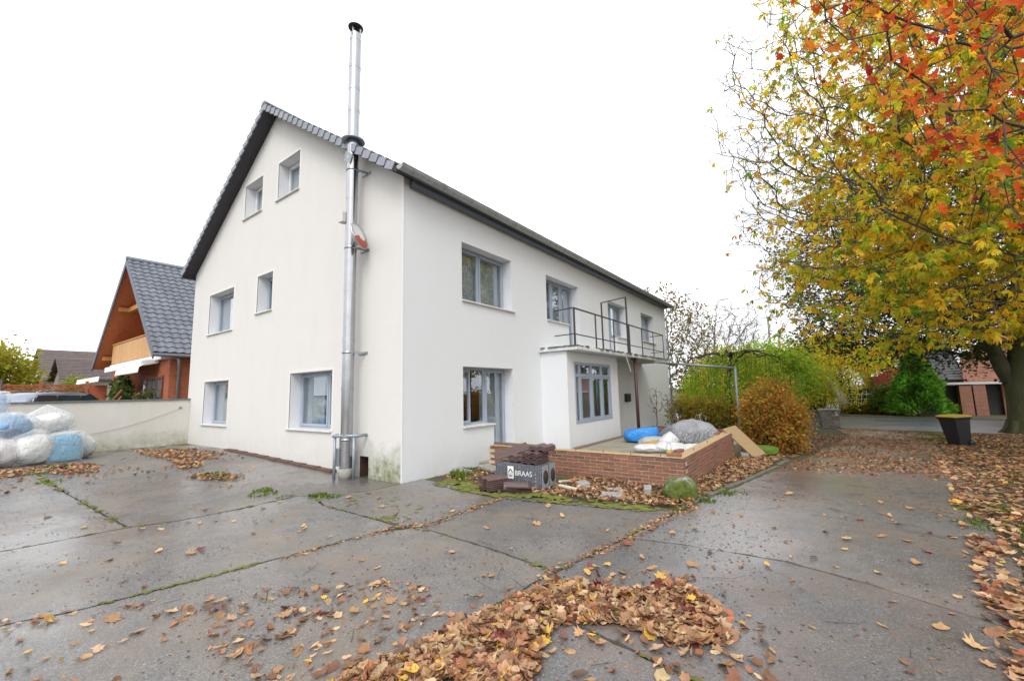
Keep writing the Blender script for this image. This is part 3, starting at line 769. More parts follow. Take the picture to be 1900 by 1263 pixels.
MB().lathe([(.122, zt), (.122, zt + .36), (.123, zt + .40)], (FX, FY, 0), 28).build('roof_sleeve', M_STEEL, fl)
MB().lathe([(.12, 7.52), (.25, 7.47), (.255, 7.45), (.25, 7.44), (.12, 7.48)], (FX, FY, 0), 32).build('storm_collar', M_GALV, fl)
for a, b in ((7.46, 8.2), (8.2, 8.75), (8.75, 9.3), (9.3, 10.0)):
    pipe(a, b, .128)
MB().lathe([(.131, 10.0), (.118, 10.06), (.118, 10.14)], (FX, FY, 0), 28).build('top_ring', M_STEEL, fl)
for k in range(4):
    a = k * math.pi / 2 + .5; c = V3((FX + .115 * math.cos(a), FY + .115 * math.sin(a), 10.2))
    MB().obox(c, (.008, 0, 0), (0, .02, 0), (0, 0, .13)).build('hat_stay', M_STEEL, fl)
MB().lathe([(0, 10.30), (.165, 10.30), (.17, 10.32), (.09, 10.36), (0, 10.375)], (FX, FY, 0), 28).build('rain_hat', M_DARKMETAL, fl)
MB().box(FX - .22, FX - .06, FY - .19, FY - .04, 5.52, 5.76).build('control_box', M_SILL, fl, .008)
MB().box(FX - .22, FX - .1, FY - .12, FY + .1, .26, .62).build('inspection_hatch', M_GALV, fl, .01)
MB().tube([(FX - .155, FY - .06, .6), (FX - .155, FY - .06, .95)], .012, 8).build('condensate_pipe', M_WHITEPAINT, fl)
MB().obox((FX, Y0 - .03, 7.02), (.12, 0, -.08), (0, .012, 0), (.04, 0, .10)).build('lead_flashing', M_GALV, fl)

gd = thing('flue_guard', 'grey tubular steel crash guard round the foot of the flue', 'guard rail', (FX, -.3, 0))
TOP = [(-1.78, -.015, .88), (-1.62, -.44, .88), (-1.57, -.49, .88), (-1.51, -.48, .88), (-1.16, -.25, .88), (-1.12, -.20, .88), (-1.12, -.015, .88)]
MB().tube(TOP, .033, 12).build('top_rail', M_GALV, gd)
for x, y in ((-1.55, -.475), (-1.19, -.265), (-1.72, -.17)):
    MB().tube([(x, y, -.02), (x, y, .87)], .03, 12).build('leg', M_GALV, gd)

mir = thing('traffic_mirror', 'round convex mirror with a painted red reflection bracketed beside the flue', 'mirror', (-1.08, -.28, 5.1))
mc = V3((-1.04, -.34, 5.12)); md = V3((.84, .42, .27)).normalized()
MB().lathe([(0, .07), (.1, .06), (.2, .035), (.27, 0)], mc, 32, md).build('mirror_face', pm('mirror_glass', (.85, .87, .88), None, 2, .04, metal=1), mir)
MB().lathe([(.27, .0), (.295, .02), (.30, -.02), (.27, -.04), (.15, -.10), (0, -.12)], mc, 32, md).build('rim', pm('mirror_shell', (.55, .55, .54), (.45, .45, .45), 5, .3, metal=.7), mir)
rb = MB(); e1 = md.cross(V3((0, 0, 1))).normalized(); e2 = md.cross(e1)
for k in range(10):
    a0 = math.pi * (.12 + .076 * k); a1 = a0 + .07 * math.pi
    q = [mc + md * h + (e1 * math.cos(a) + e2 * math.sin(a)) * r for a in (a0, a1) for r, h in ((.13, .058), (.285, .02))]
    rb.add(q, [(0, 1, 3, 2)])
rb.build('red_reflection', pm('red_reflection_paint', (.45, .09, .05), (.38, .07, .04), 8, .5), mir)  # red reflection painted as a flat sector on the lower mirror face
MB().tube([mc - md * .1, mc - md * .2 + V3((0, .05, -.1)), (FX + .15, FY, 5.0)], .022, 8).tube([mc - md * .06 + e2 * .2, (FX + .14, FY, 5.28)], .015, 8).tube([mc - md * .06 - e2 * .22, (FX + .2, -.05, 4.88)], .015, 8).build('bracket', M_GALV, mir)

# brown strip along the foot of the gable
pk = MB(); n_ = 9
for i in range(n_):
    xa = -7.9 + i * .635; xb = xa + .62
    pk.box(xa, xb, -.17, -.012, zg(xa, 0) - .02 + rnd.uniform(0, .006), zg(xb, 0) + .05)
tag(pk.build('base_board', pm('rusty_board', (.13, .07, .05), (.08, .05, .04), 12, .8), None, .006), 'rust-brown board lying along the foot of the cream gable', 'board')

# ---------------------------------------------------------------- boundary wall
bwl = thing('boundary_wall', 'cream rendered garden wall with grey coping joining the gable', 'wall', (-11.55, -5, .19))
MB().box(-11.68, -11.45, -11, -.005, .05, 1.70).build('wall', M_BWALL, bwl)
for i in range(9):
    y0 = -.01 - i * 1.22; MB().box(-11.72, -11.41, y0 - 1.212, y0, 1.702, 1.755).build('coping_slab', M_COPING, bwl, .006)
MB().lathe([(0, .05), (.035, .045), (.045, .02), (.045, 0)], (-11.45, -.28, 1.45), 14, (1, 0, 0)).build('outlet', M_GALV, bwl)
cab = [(-11.43, -.3 - 3.4 * t, 1.43 - .75 * t - .35 * math.sin(t * math.pi) * .6) for t in np.linspace(0, 1, 20)]
MB().tube(cab, .006, 5).build('cable', M_SILL, bwl)

# ---------------------------------------------------------------- blobs: bags, boulders, sheeting
def blob_mesh(name, size, mat, pw=4, wr=.03, wf=3.0, seed=0, sub=5, flat=True, folds=None, ridged=True):
    """a stuffed, creased body: rounded box with fractal creases; base at z=0"""
    bm = bmesh.new(); bmesh.ops.create_cube(bm, size=2)
    for _ in range(sub): bmesh.ops.subdivide_edges(bm, edges=bm.edges[:], cuts=1, use_grid_fill=True)
    sx, sy, sz = size; off = V3((seed * 7.3, seed * 3.1, seed * 5.7))
    for v in bm.verts:
        d = v.co.normalized()
        k = (abs(d.x) ** pw + abs(d.y) ** pw + abs(d.z) ** pw) ** (-1 / pw)
        p = V3((d.x * k * sx / 2, d.y * k * sy / 2, d.z * k * sz / 2))
        q = p * wf + off
        n1 = mnoise.noise(q * .6) * 1.2 + mnoise.noise(q * 1.7) * .6
        n2 = (1 - abs(mnoise.noise(q * 2.3 + V3((5, 1, 2)))) * 2) * .9 + (1 - abs(mnoise.noise(q * 5.1)) * 2) * .35 if ridged else mnoise.noise(q * 3.5) * .5
        p += d * wr * (n1 + .8 * n2)
        if folds:
            kx, ky, nf, amp = folds
            a = math.atan2(p.y - ky, p.x - kx); rr = math.hypot(p.x - kx, p.y - ky)
            if d.z > -.2:
                p.z += amp * abs(math.sin(a * nf / 2 + mnoise.noise(q) * 2.2)) * math.exp(-rr / (.5 * sx)) + amp * 1.8 * math.exp(-(rr / (.10 * sx)) ** 2)
        if flat: p.z = max(p.z, -sz * .43 + .01 * mnoise.noise(q * 2))
        v.co = p + V3((0, 0, sz * .43 if flat else sz / 2))
    me = bpy.data.meshes.new(name); bm.to_mesh(me); bm.free()
    me.polygons.foreach_set('use_smooth', [True] * len(me.polygons)); me.materials.append(mat); return me

def hull_mesh(name, size, mat, n=46, seed=0, pw=4, jit=.14, extra=(), sub=2, wr=.008, soft=1, corners=False):
    """taut film over a lumpy load: hull of scattered points, edges slightly softened; base at z=0"""
    r = random.Random(seed); bm = bmesh.new(); sx, sy, sz = size
    for k in range(n):
        z = 1 - 2 * (k + .5) / n; a = k * 2.39996 + r.uniform(-.3, .3); q = math.sqrt(max(0, 1 - z * z))
        d = V3((q * math.cos(a), q * math.sin(a), z)); kk = (abs(d.x) ** pw + abs(d.y) ** pw + abs(d.z) ** pw) ** (-1 / pw) * r.uniform(1 - jit, 1 + jit * .5)
        bm.verts.new((d.x * kk * sx / 2, d.y * kk * sy / 2, max(d.z * kk * sz / 2, -sz * .46) + sz * .46))
    for p in extra: bm.verts.new(p)
    if corners:
        for i in (-1, 1):
            for j in (-1, 1):
                for k in (0, 1): bm.verts.new((i * sx * .5 * r.uniform(.84, .98), j * sy * .5 * r.uniform(.84, .98), k * sz * r.uniform(.82, .95)))
    res = bmesh.ops.convex_hull(bm, input=bm.verts[:])
    dead = [e for e in bm.verts if not e.link_faces]
    if dead: bmesh.ops.delete(bm, geom=dead, context='VERTS')
    bmesh.ops.subdivide_edges(bm, edges=bm.edges[:], cuts=3, use_grid_fill=True)
    bmesh.ops.triangulate(bm, faces=bm.faces[:])
    for _ in range(soft): bmesh.ops.smooth_vert(bm, verts=bm.verts[:], factor=.45, use_axis_x=True, use_axis_y=True, use_axis_z=True)
    off = V3((seed * 3.7, seed * 1.9, seed))
    bm.normal_update()
    for v in bm.verts:
        q = v.co * 6 + off; v.co += v.normal * wr * (mnoise.noise(q) + (1 - 2 * abs(mnoise.noise(q * 1.7 + off))))
    me = bpy.data.meshes.new(name); bm.to_mesh(me); bm.free()
    me.polygons.foreach_set('use_smooth', [True] * len(me.polygons)); me.materials.append(mat); return me

def plastic(name, c1, c2, rough=.32, scale=2.5, alpha=None, crease=.012):
    m, n, b = nmat(name); p = pos(n)
    f = noise(n, p, scale, 5, .6, (1, 1, 1.4))
    n.links.new(ramp(n, f, [(.35, c1), (.65, c2)]), b.inputs['Base Color']); b.inputs['Roughness'].default_value = rough
    b.inputs['Specular IOR Level'].default_value = .6
    r1 = noise(n, p, 6, 3, .5, (2.2, .55, 1.2)); r2 = noise(n, p, 4.5, 3, .5, (.6, 2.0, .8))
    bump(n, b, math_(n, 'ADD', ramp(n, r1, [(.3, g(0)), (.5, g(1)), (.7, g(0))]), ramp(n, r2, [(.3, g(0)), (.5, g(1)), (.7, g(0))])), crease)
    if alpha is not None:
        tr = n.nodes.new('ShaderNodeBsdfTransparent'); mx = n.nodes.new('ShaderNodeMixShader')
        lw = n.nodes.new('ShaderNodeLayerWeight'); lw.inputs[0].default_value = .35
        fq = math_(n, 'ADD', math_(n, 'MULTIPLY', lw.outputs['Facing'], .45), math_(n, 'MULTIPLY', math_(n, 'ADD', r1, r2), .10))
        n.links.new(math_(n, 'ADD', fq, alpha, None, True), mx.inputs[0])
        n.links.new(tr.outputs[0], mx.inputs[1]); n.links.new(b.outputs[0], mx.inputs[2]); n.links.new(mx.outputs[0], n.nodes['Material Output'].inputs[0])
    return m
M_FILM = plastic('clear_film', (.80, .83, .86), (.9, .92, .95), .16, 3, .10, .012)
M_BLUEBALE = plastic('bale_blue', (.03, .26, .46), (.10, .42, .60), .4)
M_DEEPBLUE = plastic('bale_deep_blue', (.05, .17, .33), (.11, .28, .46), .4)
M_WHITEBALE = plastic('bale_white', (.78, .78, .75), (.62, .63, .60), .5)
M_GREYBALE = plastic('bale_grey_green', (.36, .40, .34), (.46, .47, .42), .5)
M_PINKBALE = plastic('bale_pinkish', (.72, .66, .64), (.60, .57, .56), .5)
M_TEALBALE = plastic('bale_teal', (.08, .32, .30), (.16, .42, .40), .4)

def bale(label, c, size, rz, mat, seed, tilt=(0, 0), pw=5.5, film=True, extra=()):
    t = thing('wrapped_bale', label, 'bale', c, 'film-wrapped bales by the garden wall')
    t.rotation_euler = (tilt[0], tilt[1], rz)
    link('bundle', hull_mesh('bundle', size, mat, 30, seed, pw + .5, .16, (), 2, .006, 1, pw > 3.5), t)
    if film: link('film', hull_mesh('film', (size[0] * 1.08 + .05, size[1] * 1.08 + .05, size[2] * 1.07 + .03), M_FILM, 44, seed + 20, pw, .16, extra, 2, .010, 0, pw > 3.5), t)
    return t
GZ = .19
bale('sky blue wrapped bale standing on the asphalt under the white one', (-9.55, -3.32, GZ), (.58, .60, .72), .15, M_BLUEBALE, 1)
bale('grey-green wrapped bale at the wall-side end of the pile', (-10.0, -2.90, GZ), (.66, .46, .58), .3, M_GREYBALE, 2, (0, 0), 2.8)
bale('tilted white wrapped bale lying on top of the sky blue one', (-9.75, -3.62, GZ + .78), (.62, .95, .50), .1, M_WHITEBALE, 3, (.10, .22), 2.6, True, [(0, .02, .72), (.2, -.45, .42)])
bale('off-white slumped bale at the foot of the pile beside the sky blue one', (-9.45, -3.90, GZ), (.66, .78, .84), .1, M_WHITEBALE, 4, (0, .1), 2.2)
bale('deep blue wrapped bale resting on the off-white slumped ones', (-9.6, -4.30, GZ + .66), (.8, .80, .62), .2, M_DEEPBLUE, 5, (-.22, .15), 2.6)
bale('pinkish-white bale on the ground under the deep blue one', (-9.4, -4.42, GZ), (.7, .72, .74), 0, M_PINKBALE, 6, (0, 0), 2.4)
bale('tall pale blue-white bale on top of the pile, cut by the picture edge', (-9.9, -4.72, GZ + 1.15), (.8, .74, .66), .1, plastic('bale_pale_blue', (.55, .66, .76), (.20, .42, .66), .4, 3), 7)
bale('teal wrapped bale lowest at the picture edge', (-9.1, -4.78, GZ), (.6, .55, .42), .2, M_TEALBALE, 8)

# ---------------------------------------------------------------- parked estate car beyond the wall
def car():
    t = thing('parked_car', 'silver-blue estate car with roof rails parked behind the garden wall', 'car', (-16.6, -2.55, .62))
    t.rotation_euler = (0, 0, math.atan2(2.7, -2.5))
    PAINT = pm('car_paint', (.34, .38, .45), (.30, .34, .41), 2, .22, metal=.5); CHR = M_STEEL
    GL = pm('car_glass', (.03, .05, .06), None, 2, .05); TY = M_BLACK
    def loft(sections):
        m = MB(); k = len(sections[0]); vs = [v for s in sections for v in s]
        fs = [(i * k + j, i * k + (j + 1) % k, (i + 1) * k + (j + 1) % k, (i + 1) * k + j) for i in range(len(sections) - 1) for j in range(k)]
        fs += [tuple(range(k))[::-1], tuple((len(sections) - 1) * k + j for j in range(k))]
        m.add(vs, fs, True); return m
    def sect(x, w, z0, z1):
        r = min(.12, (z1 - z0) * .3); return [(x, -w, z0 + r), (x, -w + r * .4, z0), (x, w - r * .4, z0), (x, w, z0 + r), (x, w, z1 - r), (x, w - r, z1), (x, -w + r, z1), (x, -w, z1 - r)]
    body = loft([sect(-2.3, .70, .40, .80), sect(-2.2, .84, .25, .92), sect(-1.2, .89, .2, .95), sect(.6, .9, .2, .95), sect(1.5, .87, .22, .88), sect(2.2, .78, .28, .74), sect(2.36, .62, .36, .62)]).build('body', PAINT)
    cab_ = loft([sect(-2.15, .70, .88, 1.02), sect(-1.85, .64, .9, 1.36), sect(-1.3, .62, .9, 1.46), sect(0, .62, .9, 1.48), sect(.45, .62, .9, 1.42), sect(1.25, .68, .88, .98)]).build('cabin', PAINT)
    for o in (body, cab_): o.parent = t
    for s in (-1, 1):
        for (x0, x1, x2, x3) in ((-1.78, -1.62, -.95, -.95), (-.88, -.88, .0, .0), (.07, .07, .42, .95)):
            y0 = s * .735; y1 = s * .665
            m = MB(); m.prism([(x0 - .08 if x0 < -1.5 else x0, y0, .97), (x3, y0, .97), (x2, y1, 1.36), (x1, y1, 1.36)], (0, s * .012, 0)); o = m.build('side_window', GL); o.parent = t
        tr = MB().tube([(-1.9, s * .72, .975), (-1.7, s * .67, 1.375), (.38, s * .67, 1.39), (1.0, s * .745, .975)], .012, 6).build('chrome_trim', CHR); tr.parent = t
        rl = MB().tube([(-1.55, s * .55, 1.45), (-1.4, s * .55, 1.52), (.1, s * .55, 1.53), (.35, s * .55, 1.45)], .02, 6).build('roof_rail', CHR); rl.parent = t
        for x in (-1.4, 1.4):
            w = MB().lathe([(.0, .0), (.2, .0), (.3, .02), (.32, .06), (.32, .16), (.3, .2), (0, .2)], (x, s * .9 - s * .18 * 0 , .32), 24, (0, -s, 0)).build('wheel', TY); w.parent = t
            h = MB().lathe([(.0, -.012), (.17, -.008), (.2, .005)], (x, s * .9, .32), 20, (0, -s, 0)).build('rim', CHR); h.parent = w
    w = MB().prism([(.55, -.55, 1.41), (.55, .55, 1.41), (1.2, .62, 1.0), (1.2, -.62, 1.0)], (.02, 0, .03)).build('windscreen', GL); w.parent = t
    for s in (-1, 1):
        h = MB().obox((2.22, s * .55, .62), (.06, 0, 0), (0, .14, 0), (0, 0, .07)).build('headlight', GL); h.parent = t
car()

# red lattice-topped fence behind the car
fn = thing('lattice_fence', 'red-brown wooden fence with diamond lattice top behind the car', 'fence', (-21, -2.2, .5))
M_FENCE = pm('fence_red_stain', (.42, .12, .055), (.33, .09, .045), 9, .7, orand=.12)
fx = -21.0
for i, y in enumerate((-7.2, -5.6, -4.05, -2.6, -1.15)):
    MB().box(fx - .05, fx + .05, y - .05, y + .05, .4, 2.68).build('post', M_FENCE, fn)
for i, (a, b) in enumerate(((-7.15, -5.65), (-5.55, -4.10), (-4.0, -2.65), (-2.55, -1.2))):
    nb = 10
    for k in range(nb):
        y0 = a + (b - a) * k / nb; MB().box(fx - .012, fx + .012, y0 + .005, y0 + (b - a) / nb - .005, .5, 1.98).build('board', M_FENCE, fn)
    MB().box(fx - .03, fx + .03, a, b, 1.982, 2.05).box(fx - .03, fx + .03, a, b, 2.46, 2.53).build('rail', M_FENCE, fn)
    lt = MB(); k = -4
    for k in range(-4, 13):
        for sg in (1, -1):
            y0 = a + k * .13; y1 = y0 + .41; z0, z1 = (2.05, 2.46)
            ya, yb, za, zb = y0, y1, z0, z1
            if ya < a: za += (a - ya); ya = a
            if yb > b: zb -= (yb - b); yb = b
            if yb - ya < .05: continue
            if sg < 0: ya, yb = (a + b - ya), (a + b - yb)
            lt.bar((fx + .012 * sg, ya, za), (fx + .012 * sg, yb, zb), .012, .03)
    o = lt.build('lattice', M_FENCE, fn); o['kind'] = 'stuff'
MB().box(fx - .02, fx + .02, -1.08, -.45, .5, 2.5).build('gate_panel', M_FENCE, fn)
tag(MB().tube([(-20, -3.78, .4), (-20, -3.78, 2.72)], .035, 8).build('fence_pole', M_DARKMETAL), 'thin dark pole rising above the lattice fence', 'pole')

# ---------------------------------------------------------------- steep-roofed brick house behind
ah = thing('gabled_brick_house', 'orange brick house with steep slate-grey tiled roof and pine balcony', 'house', (-20, 4, .5))
AX, AZ = -19.8, 8.50; AYF = -.4; AE = 5.2; AEZ = 3.62; ASL = (AZ - AEZ) / AE; AYB = 11.0
ar = MB()
for sgn in (1, -1):
    xe = AX + sgn * AE
    ar.add([(AX, AYF + .03, AZ - .16), (xe, AYF + .03, AEZ - .16), (xe, AYB, AEZ - .16), (AX, AYB, AZ - .16), (AX, AYF + .03, AZ - .02), (xe, AYF + .03, AEZ - .02), (xe, AYB, AEZ - .02), (AX, AYB, AZ - .02)],
           [(0, 1, 2, 3), (4, 7, 6, 5), (0, 4, 5, 1), (1, 5, 6, 2), (2, 6, 7, 3)])
aroof = ar.build('roof', pm('pine_soffit', (.50, .155, .05), (.40, .115, .04), 7, .65), ah)
vb = MB()
for sgn in (1, -1):
    xe = AX + sgn * (AE + .02)
    vb.add([(AX, AYF, AZ + .06), (xe, AYF, AEZ + .06), (xe, AYF, AEZ - .26), (AX, AYF, AZ - .30), (AX, AYF + .05, AZ + .06), (xe, AYF + .05, AEZ + .06), (xe, AYF + .05, AEZ - .26), (AX, AYF + .05, AZ - .30)], [(0, 1, 2, 3), (4, 7, 6, 5), (0, 4, 5, 1), (1, 5, 6, 2), (2, 6, 7, 3)])
vb.build('bargeboard', M_FASCIA, aroof)
# pantiles: one shared wavy tile, laid row by row
TW, TR = .30, AE * math.sqrt(1 + ASL ** 2) / 21
def pantile():
    m = MB(); k = 6; vs = []
    for i in range(k + 1):
        y = TW * i / k; w = .028 * math.sin(2 * math.pi * i / k)
        vs += [(0, y, w), (TR * 1.10, y + 0, w + .035)]
    m.add(vs, [(2 * i, 2 * i + 1, 2 * i + 3, 2 * i + 2) for i in range(k)], True)
    lo = [(TR * 1.10, TW * i / k, .028 * math.sin(2 * math.pi * i / k) + .002) for i in range(k + 1)]
    n0 = len(vs); m.add([vs[2 * i + 1] for i in range(k + 1)] + lo, [(i, i + 1, k + 2 + i, k + 1 + i) for i in range(k)]); return m
pme = pantile().mesh('roof_tile', M_TILE2)
aang = math.atan(ASL); AO = ORG[ah.name]
Rm = Matrix(((math.cos(aang), 0, math.sin(aang), 0), (0, 1, 0, 0), (-math.sin(aang), 0, math.cos(aang), 0), (0, 0, 0, 1)))
for rrow in range(21):
    for ccol in range(12):
        d = TR * rrow; o = link('roof_tile', pme, aroof)
        P_ = V3((AX + d * math.cos(aang), AYF + .02 + ccol * TW, AZ + .03 - d * math.sin(aang))) - AO
        o.matrix_basis = Matrix.Translation(P_ + V3((0, 0, rnd.uniform(-.003, .004)))) @ Rm
rest = MB(); src = pantile()
for rrow in range(21):
    d = TR * rrow
    m = Matrix.Translation(V3((AX + d * math.cos(aang), 0, AZ + .03 - d * math.sin(aang)))) @ Rm
    for ccol in range(12, 37):
        rest.add([m @ (V3(v) + V3((0, AYF + .02 + ccol * TW, 0))) for v in src.v], src.f, True)
    m2 = Matrix.Translation(V3((AX - d * math.cos(aang), 0, AZ + .03 - d * math.sin(aang)))) @ Matrix(((-math.cos(aang), 0, -math.sin(aang), 0), (0, 1, 0, 0), (-math.sin(aang), 0, math.cos(aang), 0), (0, 0, 0, 1)))
    for ccol in range(0, 20):
        rest.add([m2 @ (V3(v) + V3((0, AYF + .02 + ccol * TW, 0))) for v in src.v], src.f, True)
o = rest.build('tile_courses', M_TILE2, aroof); o['kind'] = 'stuff'
MB().tube([(AX, AYF - .02, AZ + .05), (AX, AYB, AZ + .05)], .11, 10).build('ridge', M_TILE2, aroof)
# walls: gable front set back under the deep roof
AYW = 1.3
MB().prism([(AX - AE + .7, AYW, .3), (AX + AE - .75, AYW, .3), (AX + AE - .75, AYW, AEZ + .3), (AX, AYW, AZ - .25), (AX - AE + .7, AYW, AEZ + .3)], (0, .25, 0)).build('gable_wall', M_ABRICK, ah)
AG = .32                              # ground floor front, under the balcony
MB().box(AX - 4.4, AX + 4.72, AG, AG + .25, .3, 3.40).build('front_wall', M_ABRICK, ah)
MB().box(AX + 4.47, AX + 4.722, AG + .252, AYB - .4, .3, AEZ + .1).build('side_wall', M_ABRICK, ah)
# balcony with vertical pine boards
MB().box(AX - 3.9, AX + AE - .8, .09, AYW, 3.42, 3.62).build('balcony_floor', M_WHITEPAINT, ah)
bal = MB().bar((AX - 3.6, .09, 4.66), (AX + AE - 1.2, .09, 4.66), .10, .05).build('balcony', M_BEAM, ah)
nb = 55
bme = MB().box(0, .125, .08, .11, 3.64, 4.62).mesh('balcony_board', M_PINE)
for k in range(nb):
    o = link('balcony_board', bme, bal); o.location = V3((AX - 3.6 + k * .136, 0, 0)) - AO
sd_b = MB().box(AX - 3.62, AX - 3.59, .11, AYW, 3.66, 4.62).build('balcony_side', M_PINE, bal)
for z, w in ((6.35, 1.95), (4.0, 4.4)):
    MB().bar((AX - w, AYF + .25, z), (AX - w, AYW, z), .14, .20).build('beam', M_BEAM, ah)
    MB().bar((AX + w, AYF + .25, z), (AX + w, AYW, z), .14, .20).build('beam', M_BEAM, ah)
MB().bar((AX - 2.1, .3, 6.35), (AX + 2.1, .3, 6.35), .16, .22).build('collar_beam', M_BEAM, ah)
# awnings
aw = MB().prism([(AX - 2.6, .28, 3.55), (AX - 2.6, -.35, 3.40), (AX - 2.6, -.35, 3.16), (AX - 2.6, .28, 3.30)], (AE + .9, 0, 0)).build('awning_case', M_WHITEPAINT, ah, .03, 2)
av = MB(); nn = 40
for i in range(nn):
    x0 = AX + .4 + i * (AE - 1.6) / nn; x1 = x0 + (AE - 1.6) / nn; xm = (x0 + x1) / 2
    av.add([(x0, -.50, 3.10), (x1, -.50, 3.10), (x1, -.53, 2.90), (xm, -.535, 2.85), (x0, -.53, 2.90)], [(0, 1, 2, 3, 4)])
    av.add([(x0, -.34, 3.22), (x1, -.34, 3.22), (x1, -.5, 3.10), (x0, -.5, 3.10)], [(0, 1, 2, 3)])
av.build('awning_valance', M_WHITEPAINT, ah)
av = MB(); 
for i in range(30):
    x0 = AX - 4.6 + i * .16; x1 = x0 + .16
    av.add([(x0, -.30, 3.02), (x1, -.30, 3.02), (x1, -1.0, 2.86), (x0, -1.0, 2.86), (x1, -1.02, 2.62), (x0, -1.02, 2.62)], [(0, 1, 2, 3), (3, 2, 4, 5)])
av.build('lower_awning', M_WHITEPAINT, ah)
# garden doors with small panes
Pa = lambda u, d, z: (u, AG + d, z)
M_AFR = pm('dark_red_frame', (.16, .05, .035), None, 5, .5)
ad_ = MB(); frame_ring(ad_, Pa, AX + 1.2, AX + 4.1, -.06, -.005, .5, 2.75, .12)
for u in (1.95, 2.66, 3.36): pbox(ad_, Pa, AX + u, AX + u + .09, -.055, -.006, .6, 2.64)
for z in (1.1, 1.65, 2.15): pbox(ad_, Pa, AX + 1.32, AX + 3.98, -.05, -.008, z, z + .04)
adw = ad_.build('garden_door', M_AFR, ah)
for k in range(4):
    q = MB(); pbox(q, Pa, AX + 1.31 + k * .69, AX + 1.96 + k * .69, -.035, -.03, .62, 2.6); q.build('pane', pm('far_glass', (.10, .12, .13), (.25, .27, .28), 2, .08) if k == 0 else MATS['far_glass'], adw)
MB().tube([(AX + AE - .1, .5, AEZ - .2), (AX + AE - .42, .62, AEZ - .55), (AX + AE - .42, .62, .4)], .05, 8).build('downpipe', M_GALV, ah)
gtr = MB().tube([(AX + AE + .06, AYF, AEZ - .10), (AX + AE + .06, AYB, AEZ - .10)], .07, 8).build('gutter', M_FASCIA, ah)
MB().bar((-20.6, -1.0, .6), (-17.6, -.6, 2.2), .04, .05).bar((-20.6, -1.0, .3), (-17.6, -.6, 1.9), .04, .05).bar((-20.6, -1.0, .0), (-17.6, -.6, 1.6), .04, .05).build('stair_rail', M_FENCE, ah)

# ---------------------------------------------------------------- grey houses far behind the fence
def far_house(label, c, rz, w, l, ez, rz_h, wallm, roofm, doors):
    t = thing('far_house', label, 'house', c); t.rotation_euler = (0, 0, rz)
    ch = []
    m = MB(); m.box(-w / 2, w / 2, -l / 2, l / 2, -.5, ez)
    m.prism([(-w / 2, -l / 2, ez), (w / 2, -l / 2, ez), (0, -l / 2, rz_h - .1)], (0, l, 0)); ch.append(m.build('wall', wallm))
    m = MB(); nrw = 14
    for sgn in (1, -1):
        for k in range(nrw):
            a0 = (w / 2 + .4) * k / nrw; a1 = (w / 2 + .4) * (k + 1.05) / nrw; s_ = (rz_h - ez) / (w / 2)
            m.add([(sgn * a0, -l / 2 - .4, rz_h + .05 - s_ * a0), (sgn * a1, -l / 2 - .4, rz_h + .11 - s_ * a1), (sgn * a1, l / 2 + .4, rz_h + .11 - s_ * a1), (sgn * a0, l / 2 + .4, rz_h + .05 - s_ * a0), (sgn * a1, -l / 2 - .4, rz_h + .0 - s_ * a1), (sgn * a1, l / 2 + .4, rz_h + .0 - s_ * a1)], [(0, 1, 2, 3), (1, 4, 5, 2)])
    ch.append(m.build('roof', roofm))
    for (x0, x1, z0, z1, face, nm, mt) in doors:
        m = MB()
        if face == 'x': m.box(w / 2 - .05, w / 2 + .04, x0, x1, z0, z1)
        else: m.box(x0, x1, -l / 2 - .04, -l / 2 + .05, z0, z1)
        ch.append(m.build(nm, mt))
    for o in ch: o.parent = t
    return t
M_FROOF = pm('far_roof_brown', (.14, .11, .105), (.09, .075, .07), 2.5, .75)
M_FWALL = pm('far_pebble_wall', (.42, .38, .33), (.30, .27, .23), 6, .9); M_FGREY = pm('far_grey_wall', (.45, .45, .45), (.38, .38, .38), 2, .9)
far_house('pale house with brown tiled roof far behind the lattice fence', (-57, 3.9, .5), .0, 8, 5.6, 3.6, 6.6, M_FGREY, M_FROOF, [(-1.5, -.5, 1.2, 2.4, 'x', 'window', MATS['far_glass']), (.5, 1.6, 1.2, 2.4, 'x', 'window', MATS['far_glass'])])
far_house('low pebble-dashed building with wide white garage door behind the fence', (-45, 3.3, .5), math.pi / 2 * 0, 5, 4.6, 3.3, 4.9, M_FWALL, M_FROOF, [(-1.7, .2, .2, 2.6, 'x', 'garage_door', M_WHITEPAINT), (.5, 1.5, .2, 2.6, 'x', 'garage_door', M_WHITEPAINT)])

# ---------------------------------------------------------------- terrace with low brick wall
tf = MB(); tf.box(.01, 4.6, 2.3, 9.2, -.35, .075)
tag(tf.build('terrace_floor', pm('terrace_concrete', (.33, .30, .23), (.22, .20, .15), 3, .85, .004, 50), None, .004), kind='structure')
tw = thing('terrace_wall', 'low L-shaped brown brick wall round the terrace beside the house', 'wall', (3, 2.2, 0))
TO = ORG[tw.name]; BL, BHh, PIT = .24, .0525, .0625; TX, TY_, TT, TZ = 4.72, 2.14, .24, .49
front = MB().box(.43, TX - .010, TY_ + .010, TY_ + TT, -.35, TZ - .012).build('front_section', M_MORTAR, tw)
side = MB().box(TX - TT, TX - .0105, TY_ + TT + .002, 7.19, -.6, TZ - .012).build('side_section', M_MORTAR, tw)
def brick_mesh(L):
    m = MB(); b = .004
    m.box(0, L, 0, .10, 0, BHh); me = m.mesh('brick', M_BRICK)
    bm = bmesh.new(); bm.from_mesh(me); bmesh.ops.bevel(bm, geom=bm.edges[:], offset=b, segments=1, affect='EDGES'); bm.to_mesh(me); bm.free(); return me
bfull, bhalf = brick_mesh(BL), brick_mesh(.115)
rb_ = random.Random(11)
